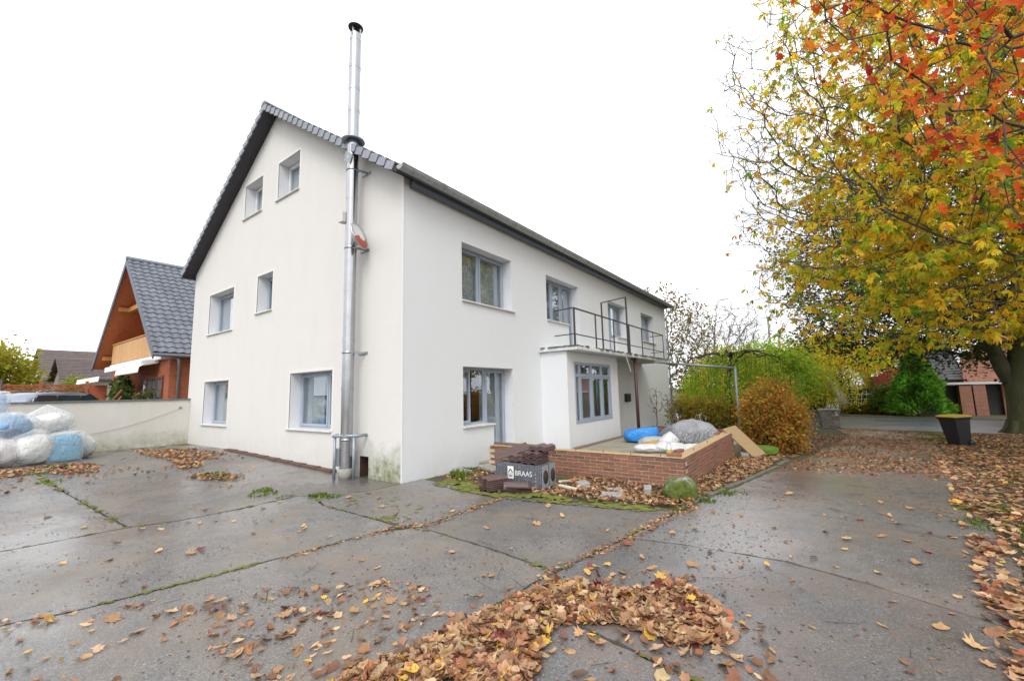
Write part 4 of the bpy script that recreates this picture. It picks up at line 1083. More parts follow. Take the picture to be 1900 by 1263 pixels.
for row in range(9):
    z = TZ - .006 - (row + 1) * PIT + .008
    # front face, along x, seen from -y
    x = TX - (0 if row % 2 == 0 else .125)
    if row % 2:
        o = link('brick', bhalf, front); o.location = V3((TX - .115, TY_ + rb_.uniform(-.002, .002), z)) - TO
    while x - BL > .40:
        if z > zg(x, TY_) - .08:
            o = link('brick', bfull, front); o.location = V3((x - BL, TY_ + rb_.uniform(-.003, .003), z + rb_.uniform(-.0015, .0015))) - TO
            o.rotation_euler = (0, rb_.uniform(-.004, .004), rb_.uniform(-.006, .006))
        x -= BL + .01
tail = MB(); srcb = MB().box(0, BL, 0, .10, 0, BHh)
for row in range(12):
    z = TZ - .006 - (row + 1) * PIT + .008
    y = TY_ + .118 + (0 if row % 2 == 0 else -.115 + .0) + .0
    if row % 2: y = TY_ + .248
    if row % 2 == 0 and row < 9:
        pass
    while y + BL < 7.22:
        if z > zg(TX, y) - .06:
            M_ = Matrix.Translation(V3((TX + rb_.uniform(-.003, .003), y, z))) @ Matrix.Rotation(math.pi / 2, 4, 'Z')
            if y < 5.1:
                o = link('brick', bfull, side); o.matrix_basis = Matrix.Translation(-TO) @ M_
            else: tail.add([M_ @ V3(v) for v in srcb.v], srcb.f)
        y += BL + .01
o = tail.build('brick_run', M_BRICK, side); o['kind'] = 'stuff'
# sandy bed of mortar left on top where the coping came off
tp = MB(); r_ = random.Random(5)
def bedline(p, q, w, n):
    vs = []
    for i in range(n + 1):
        c = V3(p).lerp(V3(q), i / n); d = (V3(q) - V3(p)).normalized(); s_ = V3((-d.y, d.x, 0)) * w / 2
        vs += [c - s_ + V3((0, 0, r_.uniform(0, .004))), c + s_ + V3((0, 0, r_.uniform(0, .012)))]
    tp.add(vs, [(2 * i, 2 * i + 2, 2 * i + 3, 2 * i + 1) for i in range(n)])
bedline((.43, TY_ + .125, TZ + .004), (TX - TT + .005, TY_ + .125, TZ + .004), .225, 60)
bedline((TX - .128, TY_ + .02, TZ + .003), (TX - .128, 7.18, TZ + .003), .225, 60)
tp.build('mortar_bed', M_WALLTOP, tw)
for x, y in ((2.05, 2.25), (2.62, 2.23), (3.2, 2.25), (3.75, 2.24), (4.3, 2.25), (4.62, 3.3), (4.6, 4.6)):
    MB().tube([(x, y, TZ - .02), (x + .005, y, TZ + .05)], .007, 6).build('anchor_bolt', M_DARKMETAL, tw)
for k, (x, y, rz) in enumerate(((4.5, 2.28, .1), (4.58, 2.75, 1.4), (4.62, 6.3, 1.6))):
    t = link('loose_brick', bfull); t.location = (x - .1, y, TZ + .012); t.rotation_euler = (0, 0, rz); t.scale = (1, 1, 1)
    tag(t, ('loose brick lying on the corner of the terrace wall', 'loose brick on the side wall just past the corner', 'loose brick at the far end of the side wall')[k], 'brick', 'loose bricks on the terrace wall')
pln = MB().bar((.42, 2.40, TZ + .035), (1.9, 2.38, TZ + .03), .12, .045).build('timber_plank', M_WOOD, None, .006); tag(pln, 'brown timber plank lying along the terrace wall by the house', 'plank')

# -- leaning board at the end of the wall
bd = MB(); a = V3((4.60, 7.05, .62)); b_ = V3((5.22, 7.45, zg(5.2, 7.4) + .02)); dirv = (b_ - a); wv = V3((.25, .78, .06)).normalized()
nv = dirv.cross(wv).normalized()
bd.obox((a + b_) / 2 + wv * .1, dirv / 2, wv * .33, nv * .014)
tag(bd.build('chipboard_panel', M_TAN), 'tan chipboard panel leaning against the end of the brick wall', 'board')
tag(MB().obox((4.95, 7.15, zg(5, 7) + .06), (.09, .02, 0), (-.02, .07, .02), (0, 0, .06)).build('stone_chip', M_CONC, None, .015), 'small pale stone under the leaning chipboard panel', 'stone')

# -- sacks and sheeted heap
M_BLUEBAG = plastic('blue_bag', (.015, .20, .60), (.03, .28, .72), .35)
M_TARP = plastic('grey_sheet', (.22, .23, .25), (.31, .32, .34), .26, 2, None, .02)
M_WHITEBAG = plastic('white_sack', (.66, .66, .66), (.56, .57, .58), .55)
M_GREYBAG = plastic('grey_sack', (.36, .34, .30), (.45, .43, .39), .6)
M_YBAG = plastic('yellow_sack', (.50, .30, .03), (.42, .24, .03), .5)
camrot = math.atan2(RT.y, RT.x)
def sack(name, label, c, size, rz, mat, seed, pw=3, group=None, extra=(), n=44, jit=.16, soft=1, wr=.010, cat='sack'):
    o = link(name, hull_mesh(name, size, mat, n, seed, pw, jit, extra, 2, wr, soft)); o.location = c; o.rotation_euler = (0, 0, rz); return tag(o, label, cat, group)
def lump(name, label, cat, c, size, rz, mat, seed, pw=3, wr=.03, group=None, **kw):
    o = link(name, blob_mesh(name, size, mat, pw, wr, kw.pop('wf', 3.5), seed, kw.pop('sub', 5), **kw))
    o.location = c; o.rotation_euler = (0, 0, rz); return tag(o, label, cat, group)
FZ = .078
sack('blue_refuse_sack', 'bright blue full refuse sack lying on the terrace', (2.1, 7.55, FZ), (1.0, .55, .42), camrot, M_BLUEBAG, 31, 4, None, [(.53, 0, .46), (-.5, 0, .36)])
sack('sheeted_heap', 'heap tied up under silver-grey plastic sheeting on the terrace', (3.48, 7.75, FZ), (1.5, 1.15, .52), camrot, M_TARP, 32, 6, None, [(.06, -.1, .70), (.10, -.04, .69), (-.6, -.25, .58), (.55, .1, .60), (-.1, .35, .64), (-.3, -.3, .66), (.4, -.4, .50), (-.72, .1, .3), (.74, -.3, .28), (-.35, -.55, .45)], 40, .10, 0, .018, 'covered heap')
sack('grey_sack', 'grey cement sack lying between the blue sack and white sacks', (2.72, 6.55, FZ), (.72, .5, .30), camrot + .2, M_GREYBAG, 33, 3.5)
sack('yellow_sack', 'small yellow sack tucked beside the grey cement sack', (2.85, 6.15, FZ), (.42, .32, .20), camrot, M_YBAG, 34)
WG = 'white sacks on the terrace'
sack('white_sack', 'crumpled white sack leaning against the sheeted heap', (3.2, 6.65, FZ), (.66, .45, .36), camrot + .5, M_WHITEBAG, 35, 2.6, WG, [(.1, .05, .44)])
sack('white_sack', 'flat white sack nearest the house in the row', (2.95, 5.55, FZ), (.75, .5, .20), camrot, M_WHITEBAG, 36, 3.4, WG)
sack('white_sack', 'flat white sack in the middle of the row behind the wall', (3.45, 5.75, FZ), (.85, .5, .24), camrot - .2, M_WHITEBAG, 37, 3.4, WG, [(-.2, .05, .27)])
sack('white_sack', 'flat white sack at the wall corner end of the row', (4.0, 6.0, FZ), (.7, .5, .22), camrot + .1, M_WHITEBAG, 38, 3.4, WG)
tag(MB().bar((2.55, 7.75, .12), (3.0, 8.35, .40), .05, .05).bar((2.62, 7.6, .13), (2.98, 8.2, .34), .04, .03).build('bundle_of_slats', M_SILL), 'few pale slats between blue sack and sheeted heap', 'slats')
jar = thing('glass_jar', 'tall clear glass jar standing on the wall corner', 'jar', (4.42, 2.36, TZ + .01))
jar_m = MB().lathe([(0, 0), (.045, 0), (.05, .02), (.05, .16), (.035, .20), (.035, .24)], (0, 0, 0), 16).build('glass', M_GLASS); jar_m.parent = jar
jl = MB().lathe([(.0, .01), (.043, .01), (.046, .10), (0, .10)], (0, 0, 0), 16).build('contents', M_YELLOW); jl.parent = jar

# -- brick planter with shrubs by the porch
pl = thing('brick_planter', 'low red brick planter beside the porch post', 'planter', (2.0, 10.2, -.2))
MB().box(1.5, 2.6, 9.95, 10.45, -.4, .32).build('walls', brickwork('brick_planter_red', (.26, .085, .05), (.20, .065, .045), (.28, .2, .15), .8, 'xy'), pl)
MB().box(1.6, 2.5, 10.05, 10.35, .3, .335).build('soil', M_SOIL, pl)
pl2 = MB().box(3.6, 4.7, 9.7, 9.95, -.5, .32).build('brick_pier', MATS['brick_planter_red']); tag(pl2, 'short red brick wall piece behind the sheeted heap', 'wall')

# -- galvanised pipe frame
pf = thing('pipe_frame', 'galvanised pipe frame from the balcony to a thin post in the garden', 'pipe frame', (3.9, 13.88, -.35))
MB().tube([(1.28, 13.5, 2.80), (3.93, 13.9, 2.46)], .05, 10).build('cross_pipe', M_GALV, pf)
MB().tube([(3.9, 13.88, -.4), (3.93, 13.9, 2.48)], .05, 10).build('post', M_GALV, pf)
MB().tube([(1.6, 11.0, 2.72), (1.7, 13.6, 2.75)], .04, 8).build('side_pipe', M_GALV, pf)

# -- carton of roofing parts with lettering
bx = thing('roofing_carton', 'grey ribbed twin carton with white lettering and round end holes', 'carton', (2.15, 1.1, 0))
BR = .035
def carton_mat():
    m, n, b = nmat('carton_print'); tcn = n.nodes.new('ShaderNodeTexCoord'); s = sep(n, tcn.outputs['Object'])
    st = math_(n, 'SINE', math_(n, 'MULTIPLY', s[0], 190)); f = noise(n, tcn.outputs['Object'], 30, 5, .7)
    c = mix(n, ramp(n, st, [(.3, g(0)), (.7, g(1))]), (.045, .05, .065), (.16, .17, .20))
    c = mix(n, ramp(n, f, [(.5, g(0)), (.75, g(.6))]), c, (.30, .31, .34))
    n.links.new(c, b.inputs['Base Color']); b.inputs['Roughness'].default_value = .55; return m
M_CARTON = carton_mat(); M_CEND = pm('carton_end', (.30, .31, .34), (.22, .23, .26), 10, .5)
LX, LY, LZ = 1.0, .245, .405
for k, y0 in enumerate((-.25, .012)):
    c = MB().box(-LX / 2, LX / 2, y0, y0 + LY - .006, 0, LZ).build('carton', M_CARTON, None, .008); c.parent = bx
    e = MB().box(LX / 2 - .001, LX / 2 + .006, y0 + .008, y0 + LY - .014, .01, LZ - .01).build('end_flap', M_CEND); e.parent = c
    h = MB().lathe([(.085, 0), (.085, .010), (.0, .010)], (LX / 2 + .0, y0 + LY / 2, .20), 24, (1, 0, 0)).build('end_hole', pm('hole_dark', (.03, .025, .02), (.05, .035, .028), 9, .95)); h.parent = c
    h.scale = (1, 1, 1.4); h.location = (0, 0, -.08)
lg = MB().box(-.22, -.09, -.2545, -.251, .14, .36).build('logo_plate', M_WHITEPAINT); lg.parent = bx
M_INK = pm('dark_print', (.05, .055, .07), None, 5, .6)
l2 = MB().bar((-.20, -.2555, .25), (-.155, -.2555, .31), .003, .018).bar((-.155, -.2555, .31), (-.11, -.2555, .25), .003, .018).bar((-.19, -.2555, .18), (-.19, -.2555, .25), .003, .016).bar((-.12, -.2555, .18), (-.12, -.2555, .25), .003, .016).bar((-.19, -.2555, .19), (-.12, -.2555, .19), .003, .016).bar((-.155, -.2555, .19), (-.155, -.2555, .25), .003, .014).build('logo_mark', M_INK); l2.parent = bx
to = link('lettering', text_mesh('lettering', 'BRAAS', .125, .001, M_WHITEPAINT), bx); to.location = (-.065, -.2525, .205); to.rotation_euler = (math.pi / 2, 0, 0)
for k in range(4):
    q = MB().box(.36, .39, -.2535, -.251, .06 + k * .06, .085 + k * .06).build('small_print', M_CEND); q.parent = bx
bx.rotation_euler = (0, 0, BR)

# -- concrete roof tiles, stacked and loose
M_RTILE = pm('brown_roof_tile', (.125, .075, .068), (.085, .055, .052), 14, .5, .002, 70, orand=.18)
def wave_tile(L=.42, W=.33):
    m = MB(); k = 14; th = .016
    pr = []
    for i in range(k + 1):
        u = i / k; w = .030 * max(0, math.sin(2 * math.pi * (u * 2 % 1) * .5)) if True else 0
        pr.append((W * (u - .5), w))
    vs = [(x, 0, z) for x, z in pr] + [(x, L, z) for x, z in pr] + [(x, 0, z + th) for x, z in pr] + [(x, L, z + th) for x, z in pr]; q = k + 1
    fs = []
    for i in range(k):
        fs += [(i, i + 1, q + i + 1, q + i), (2 * q + i, 3 * q + i, 3 * q + i + 1, 2 * q + i + 1), (i, 2 * q + i, 2 * q + i + 1, i + 1), (q + i, q + i + 1, 3 * q + i + 1, 3 * q + i)]
    fs += [(0, q, 3 * q, 2 * q), (k, 2 * q + k, 3 * q + k, q + k)]
    m.add(vs, fs); return m.mesh('roof_tile', M_RTILE)
wt = wave_tile()
def rtile(c, rot, label, group):
    o = link('roof_tile', wt); o.location = c; o.rotation_euler = rot; return tag(o, label, 'roof tile', group)
LV = ['lowest', 'second', 'third', 'fourth', 'fifth', 'topmost']
for k in range(6):
    rtile((2.40 + rnd.uniform(-.012, .012), .86 + rnd.uniform(-.01, .01), LZ + .012 + k * .033), (0, 0, rnd.uniform(-.03, .03) + .02), f'brown wavy roof tile, {LV[k]} of the stack nearest the carton end', 'roof tiles stacked on the carton')
for k in range(5):
    rtile((2.06 + rnd.uniform(-.012, .012), .93 + rnd.uniform(-.01, .01), LZ + .012 + k * .022), (0, 0, rnd.uniform(-.03, .03)), f'brown wavy roof tile, {LV[k]} of the lower stack on the carton', 'roof tiles stacked on the carton')
for k in range(4):
    rtile((2.47 + rnd.uniform(-.01, .01), 1.02 + .0, LZ + .215 + k * .02 - .0), (0, 0, .05), f'brown wavy roof tile, {LV[k]} of the set-back stack by the wall', 'roof tiles stacked on the carton')
bx_t = MB().bar((1.62, .86, .50), (2.08, 1.32, .67), .25, .03, (.3, -.4, 1)).build('flat_ridge_board', M_RTILE, None, .008); tag(bx_t, 'flat brown tile leaning across the back of the stacked tiles', 'roof tile')
for k in range(6):
    rtile((1.80, .30, .012 + k * .034), (0, 0, -.35 + rnd.uniform(-.02, .02)), f'brown wavy roof tile, {LV[k]} of the stack on the ground', 'roof tiles stacked on the ground')
def ridge_tile_mesh():
    m = MB(); a_ = np.linspace(0, math.pi, 13); L = .42
    o_ = [(math.cos(t) * .105, math.sin(t) * .105) for t in a_]; i_ = [(math.cos(t) * .09, math.sin(t) * .09) for t in a_[::-1]]
    m.prism([(x, 0, z) for x, z in o_ + i_], (0, L, 0)); return m.mesh('ridge_tile', M_RTILE)
rdm = ridge_tile_mesh()
o = link('ridge_tile', rdm); o.location = (2.16, .42, .07); o.rotation_euler = (-.05, .15, -.95); tag(o, 'smooth half-round ridge tile lying in front of the carton', 'ridge tile')
o = link('ridge_tile', rdm); o.location = (2.28, .34, .02); o.rotation_euler = (.0, -1.2, -1.2); tag(o, 'half-round ridge tile tipped on its side among the leaves', 'ridge tile')
sf = thing('broken_frame', 'cream plastic frame piece lying in the leaves beside the carton', 'frame piece', (2.95, 1.3, .02))
MB().bar((2.82, 1.55, .05), (2.86, 1.12, .12), .05, .04).bar((2.86, 1.1, .06), (3.25, 1.02, .05), .06, .045).build('frame', pm('cream_plastic', (.60, .54, .40), (.48, .43, .32), 9, .6), sf, .01)
for k, (x, y, w, l, rz, nm) in enumerate(((3.82, 1.28, .13, .20, .5, 'larger grey flagstone piece in the leaf bed'), (3.86, 1.02, .17, .12, .2, 'nearer grey flagstone piece in the leaf bed'), (4.32, 1.42, .06, .10, .3, 'upright pale stone chip beside the mossy boulder'), (3.15, 1.45, .10, .09, 1, 'rounded tan stone in the leaf bed by the carton'), (.62, 1.95, .14, .30, 1.2, 'grey stone slab by the house end of the terrace wall'), (.25, 1.45, .10, .24, 1.4, 'thin grey stone slab at the facade foot'))):
    m = MB(); c_, s_ = math.cos(rz), math.sin(rz); h_ = (.03, .03, .09, .06, .05, .04)[k]
    m.obox((x, y, h_ * .8), (c_ * w, s_ * w, .006), (-s_ * l, c_ * l, .012), (0, 0, h_ * .7))
    tag(m.build('stone_slab' if k != 3 else 'stone', M_CONC, None, .015, 2), nm, 'stone', 'stones in the leaf bed')

# -- mossy boulder and moss mound
def boulder_mat():
    m, n, b = nmat('mossy_stone'); p = pos(n); ge = n.nodes.new('ShaderNodeNewGeometry'); s = sep(n, ge.outputs['Normal'])
    k = math_(n, 'ADD', math_(n, 'MULTIPLY', s[2], .25), noise(n, p, 6, 6, .7))
    st = ramp(n, noise(n, p, 14, 5, .7), [(.3, (.16, .15, .13)), (.7, (.40, .39, .36))])
    ms = ramp(n, noise(n, p, 18, 5, .75), [(.3, (.035, .055, .012)), (.7, (.14, .18, .025))])
    c = mix(n, ramp(n, k, [(.60, g(1)), (.72, g(.9)), (.80, g(.05))]), st, ms)
    n.links.new(c, b.inputs['Base Color']); b.inputs['Roughness'].default_value = .95; bump(n, b, noise(n, p, 45, 5, .7), .02); return m
M_BOULDER = boulder_mat()
sack('boulder', 'mossy grey boulder at the corner of the terrace wall', (4.79, 1.52, -.04), (.52, .46, .36), .4, M_BOULDER, 43, 3.0, None, [(.12, -.05, .37)], 26, .22, 1, .02, 'boulder')
lump('moss_mound', 'bright green moss-covered mound under the copper beech bush', 'mound', (5.25, 8.4, zg(5, 8.4) - .05), (.75, .6, .32), .3, pm('bright_moss', (.13, .22, .02), (.07, .13, .014), 14, .95, .02, 60), 42, 2.4, .03, None, ridged=False)

# ---------------------------------------------------------------- wheelie bin
bn = thing('wheelie_bin', 'black wheelie bin with yellow lid standing where the drive meets the verge', 'bin', (10.12, 14.1, zg(10, 14)))
def ring(z, w, d, off=0): return [(-w + off, -d, z), (w + off, -d, z), (w + off, d, z), (-w + off, d, z)]
m = MB(); lv = [ring(.02, .185, .19, .05), ring(.5, .225, .235, .02), ring(.86, .255, .265, 0), ring(.87, .285, .295, 0), ring(.91, .285, .295, 0)]
m.add([v for l in lv for v in l], [(i * 4 + j, i * 4 + (j + 1) % 4, i * 4 + 4 + (j + 1) % 4, i * 4 + 4 + j) for i in range(4) for j in range(4)] + [(3, 2, 1, 0)])
parts = [m.build('body', M_BLACK, None, .02, 2)]
m = MB(); lv = [ring(.912, .30, .30, 0), ring(.945, .30, .30, 0), ring(.985, .22, .23, -.01)]
m.add([v for l in lv for v in l], [(i * 4 + j, i * 4 + (j + 1) % 4, i * 4 + 4 + (j + 1) % 4, i * 4 + 4 + j) for i in range(2) for j in range(4)] + [(3, 2, 1, 0), (8, 9, 10, 11)])
parts.append(m.build('lid', M_YELLOW, None, .015, 2))
parts.append(MB().tube([(.30, -.2, .92), (.36, -.2, .93), (.36, .2, .93), (.30, .2, .92)], .014, 8).build('handle', M_BLACK))
for s_ in (-1, 1):
    parts.append(MB().lathe([(0, -.025), (.085, -.025), (.10, -.015), (.10, .015), (.085, .025), (0, .025)], (.25, s_ * .21, .10), 20, (0, 1, 0)).build('wheel', M_BLACK))
for o in parts: o.parent = bn
bn.rotation_euler = (.0, -.03, math.radians(38))

# ---------------------------------------------------------------- gate pillar, garden fence, far brick house
gp = thing('gate_pillar', 'grey stone gate pillar with house number 5 at the drive entrance', 'pillar', (6.93, 21.9, -.45))
nb_ = 6; rp_ = random.Random(2)
for rr in range(nb_):
    for k in range(2):
        for j in range(2):
            off = .06 if rr % 2 else -.04
            xs0 = [-.37, off, .37]; m = MB(); m.box(xs0[k] + .006, xs0[k + 1] - .006, -.37 + j * .37 + .006, j * .37 - .006, -.1 + rr * .155, -.1 + rr * .155 + .147)
            o = m.build('stone_block', pm('pillar_stone', (.24, .22, .19), (.15, .14, .12), 7, .9, .004, 40, orand=.2) if 'pillar_stone' not in MATS else MATS['pillar_stone'], None, .008); o.parent = gp; o.location = (rp_.uniform(-.006, .006), rp_.uniform(-.006, .006), 0)
o = MB().box(-.42, .42, -.42, .42, .835, .90).build('cap', M_CONC, None, .01); o.parent = gp
o = link('house_number', text_mesh('house_number', '5', .26, .006, M_WHITEPAINT), gp); o.location = (.16, -.385, .58); o.rotation_euler = (math.pi / 2, 0, 0)
gp.rotation_euler = (0, 0, .15)
gf = thing('garden_fence', 'low grey ornamental fence running left from the gate pillar', 'fence', (5.2, 22.1, -.45))
M_OFEN = pm('ornamental_concrete', (.20, .19, .17), (.13, .125, .115), 8, .85)
MB().bar((6.55, 21.95, .33), (3.2, 22.5, .33), .10, .07).bar((6.55, 21.95, -.30), (3.2, 22.5, -.30), .12, .2).build('rails', M_OFEN, gf)
m = MB()
for k in range(22):
    a = V3((6.5, 21.95, 0)).lerp(V3((3.2, 22.5, 0)), k / 22); b = V3((6.5, 21.95, 0)).lerp(V3((3.2, 22.5, 0)), (k + 1) / 22)
    m.bar((a.x, a.y, -.2), (b.x, b.y, .3), .04, .045).bar((b.x, b.y + .01, -.2), (a.x, a.y + .01, .3), .04, .045)
o = m.build('lattice', M_OFEN, gf); o['kind'] = 'stuff'
# bins and brick posts across the street
for k, (x, y) in enumerate(((5.05, 35.6), (6.55, 35.9))):
    tag(MB().box(x - .28, x + .28, y - .28, y + .28, -.5, 1.05).box(x - .33, x + .33, y - .33, y + .33, 1.052, 1.12).build('brick_post', M_RBRICK), ('squat brick post left of the small bin across the street', 'squat brick post right of the small bin across the street')[k], 'post', 'brick posts across the street')
fb = thing('small_bin', 'small dark bin with pale lid between two brick posts', 'bin', (5.8, 35.6, -.4))
MB().box(5.5, 6.1, 35.3, 35.9, -.4, .85).build('body', pm('bin_blue_black', (.03, .045, .08), None, 4, .5), fb, .03); MB().box(5.46, 6.14, 35.26, 35.94, .852, .93).build('lid', pm('bin_pale_lid', (.45, .42, .22), None, 4, .5), fb, .02)

rh = thing('red_brick_house', 'red brick house with dark tiled roof, boarded gable and garage across the street', 'house', (13.5, 38, -.4))
RZ0 = -.5
MB().box(9.9, 19.5, 35.6, 44, RZ0, 2.2).build('wall', M_RBRICK, rh)
m = MB(); nr_ = 16
for k in range(nr_):
    y0, y1 = 35.0 + k * .28, 35.0 + (k + 1.08) * .28; z0 = 1.82 + k * .185; z1 = 1.82 + (k + 1.08) * .185
    m.add([(10.7, y0, z0 + .05), (14.6, y0, z0 + .05), (14.6, y1, z1), (10.7, y1, z1), (10.7, y0, z0 - .01), (14.6, y0, z0 - .01)], [(0, 1, 2, 3), (0, 4, 5, 1)])
rr_o = m.build('roof', pm('moss_dark_tile', (.085, .085, .085), (.055, .055, .06), 2.5, .7), rh)
MB().bar((12.2, 36.6, 3.0), (12.9, 38.6, 4.3), .22, .05).build('roof_flashing', M_SILL, rr_o)
M_REDB = pm('red_boards', (.30, .05, .03), (.23, .04, .025), 5, .7, orand=.12)
for k in range(9):
    MB().box(9.95 + k * .15, 9.95 + k * .15 + .14, 34.9, 34.95, .9, 2.2 + .9 * (k / 9)).build('gable_board', M_REDB, rh)
MB().bar((9.9, 34.88, 3.85), (11.3, 34.88, 2.75), .12, .18).build('verge_board', M_SILL, rh)
MB().prism([(14.4, 34.9, 1.5), (19.4, 34.9, 1.5), (19.4, 34.9, 3.2), (16.9, 34.9, 5.6), (14.4, 34.9, 3.2)], (0, .3, 0)).build('garage_gable', M_RBRICK, rh)
for x in (13.85, 14.4, 18.4): MB().box(x, x + .62, 33.4, 34.89, RZ0, 1.48 if x > 14 else 1.4).build('pier', M_RBRICK, rh)
MB().box(12.3, 13.86, 34.2, 34.4, RZ0, 1.38).build('garage_door', pm('dark_garage', (.02, .02, .022), (.03, .03, .03), 4, .6), rh)  # near-black panel stands in for the shade inside the open garage
MB().box(12.0, 19.4, 33.35, 34.88, 1.482, 1.62).build('canopy', M_SILL, rh)
MB().box(15.1, 18.4, 34.6, 34.85, RZ0, 1.47).build('carport_shade', MATS['dark_garage'], rh)  # near-black sheet paints the shade deep in the carport
for k in range(2): MB().box(15.9 + k * 1.2, 16.15 + k * 1.2, 34.3, 34.59, RZ0, 1.46).build('carport_post', M_RBRICK, rh)
tr = thing('trellis', 'white square-mesh garden trellis beside the birch', 'trellis', (9.1, 34.9, -.4))
m = MB()
for k in range(6): MB().bar((8.3 + k * .32, 34.85, -.4), (8.45 + k * .30, 34.85, 1.2 - abs(k - 3) * .2), .035, .03, (0, 1, 0)).build('upright', M_WHITEPAINT, tr)
for k in range(4): MB().bar((8.3, 34.83, -.15 + k * .36), (10.0, 34.83, -.15 + k * .36), .03, .035).build('cross_bar', M_WHITEPAINT, tr)
tag(MB().box(8.2, 10.1, 34.95, 35.1, -.5, 1.3).build('dark_screen', MATS['dark_garage']), 'dark boarded screen behind the white trellis', 'screen')
# utility pole
up_ = thing('utility_pole', 'thin grey utility pole with cross bar beyond the weeping tree', 'pole', (3.2, 40.6, -.5))
MB().tube([(3.2, 40.6, -.5), (3.2, 40.6, 8.2)], .09, 8).build('pole', M_CONC, up_); MB().bar((2.7, 40.4, 8.05), (3.9, 40.9, 8.1), .06, .06).build('cross_bar', M_CONC, up_)

# ---------------------------------------------------------------- vegetation toolkit
def unit(a): return a / np.maximum(np.linalg.norm(a, axis=-1, keepdims=True), 1e-9)

def frames(d, nrm):
    X = unit(d); Y = unit(np.cross(nrm, X)); Z = np.cross(X, Y); return X, Y, Z

def scatter(tv, tf, P, X, Y, Z, S, C):
    """place template (tv,tf) at every P with axes X,Y,Z and size S; returns (V,F),colour"""
    n, k = len(P), len(tv)
    V = P[:, None] + S[:, None, None] * (X[:, None] * tv[None, :, 0:1] + Y[:, None] * tv[None, :, 1:2] + Z[:, None] * tv[None, :, 2:3])
    F = tf[None] + (np.arange(n) * k)[:, None, None]
    return (V.reshape(-1, 3), F.reshape(-1, 3)), np.repeat(C, k, 0)

def segs(A, B, ra, rb, n=5):
    """tapered prisms from A to B (vectorised)"""
    d = unit(B - A); up = np.where(np.abs(d[:, 2:3]) > .9, np.array([[1., 0, 0]]), np.array([[0, 0, 1.]]))
    e1 = unit(np.cross(d, up)); e2 = np.cross(d, e1)
    a = np.arange(n) * 2 * np.pi / n
    off = np.cos(a)[None, :, None] * e1[:, None] + np.sin(a)[None, :, None] * e2[:, None]
    V = np.concatenate([A[:, None] + off * ra[:, None, None], B[:, None] + off * rb[:, None, None]], 1)
    k = np.arange(n); k2 = (k + 1) % n
    f = np.concatenate([np.stack([k, k2, n + k2], 1), np.stack([k, n + k2, n + k], 1)])
    F = f[None] + (np.arange(len(A)) * 2 * n)[:, None, None]
    return V.reshape(-1, 3), F.reshape(-1, 3)

def colonize(rg, pts, start, step, infl, kill, maxit=140, bias=(0, 0, 0), jit=.25):
    nodes = [np.array(s, float) for s in start]; par = [-1] + list(range(len(start) - 1))
    pts = np.array(pts, float); nd = np.full(len(pts), 1e9); ni = np.zeros(len(pts), int)
    def upd(i0):
        nonlocal nd, ni
        if not len(pts): return
        nn = np.array(nodes[i0:]); D = np.linalg.norm(pts[:, None] - nn[None], axis=2); j = D.argmin(1); dm = D[np.arange(len(pts)), j]
        k = dm < nd; nd[k] = dm[k]; ni[k] = j[k] + i0
    upd(0); b = np.array(bias)
    for it in range(maxit):
        act = nd < infl
        if not act.any(): break
        NA = np.array(nodes); acc = np.zeros_like(NA); np.add.at(acc, ni[act], unit(pts[act] - NA[ni[act]]))
        idx = np.unique(ni[act]); d = unit(acc[idx]) + b + rg.normal(0, jit, (len(idx), 3)); new = NA[idx] + unit(d) * step
        i0 = len(nodes)
        for i, p in zip(idx, new): nodes.append(p); par.append(int(i))
        upd(i0); keep = nd > kill
        if keep.all() and it > 90: break
        pts = pts[keep]; nd = nd[keep]; ni = ni[keep]
        if not len(pts): break
    return np.array(nodes), np.array(par)

def radii(par, tip=.008, e=2.4, cap=.6):
    n = len(par); acc = np.zeros(n)
    for i in range(n - 1, -1, -1):
        if acc[i] == 0: acc[i] = tip ** e
        if par[i] >= 0: acc[par[i]] += acc[i]
    return np.minimum(acc ** (1 / e), cap)

def wood_parts(nodes, par, rad, n=6):
    i = np.where(par >= 0)[0]; A = nodes[par[i]]; B = nodes[i]
    d = unit(B - A); return segs(A - d * rad[i][:, None] * .3, B, np.minimum(rad[par[i]], rad[i] * 1.35), rad[i], n)

def twigs(rg, P, D, length, r, nseg=3, droop=.15, spread=.6):
    """bent twigs from points P in directions D; returns wood part, and list of nodes (pos, dir)"""
    A = P; d = unit(D + rg.normal(0, spread, D.shape)); parts = []; ends = []
    L = length * rg.uniform(.6, 1.3, (len(P), 1)); r0 = np.full(len(P), r)
    for k in range(nseg):
        B = A + d * L / nseg; r1 = r0 * .72
        parts.append(segs(A, B, r0, r1, 3)); ends.append((B, d))
        A = B; r0 = r1; d = unit(d + rg.normal(0, .28, d.shape) + np.array([0, 0, -droop]))
    return parts, ends

def palette(rg, n, cols, wts, var=.18):
    i = rg.choice(len(cols), n, p=np.array(wts) / sum(wts)); c = np.array(cols)[i]
    return np.clip(c * rg.uniform(1 - var, 1 + var, (n, 1)) * rg.uniform(.92, 1.08, (n, 3)), 0, 1)

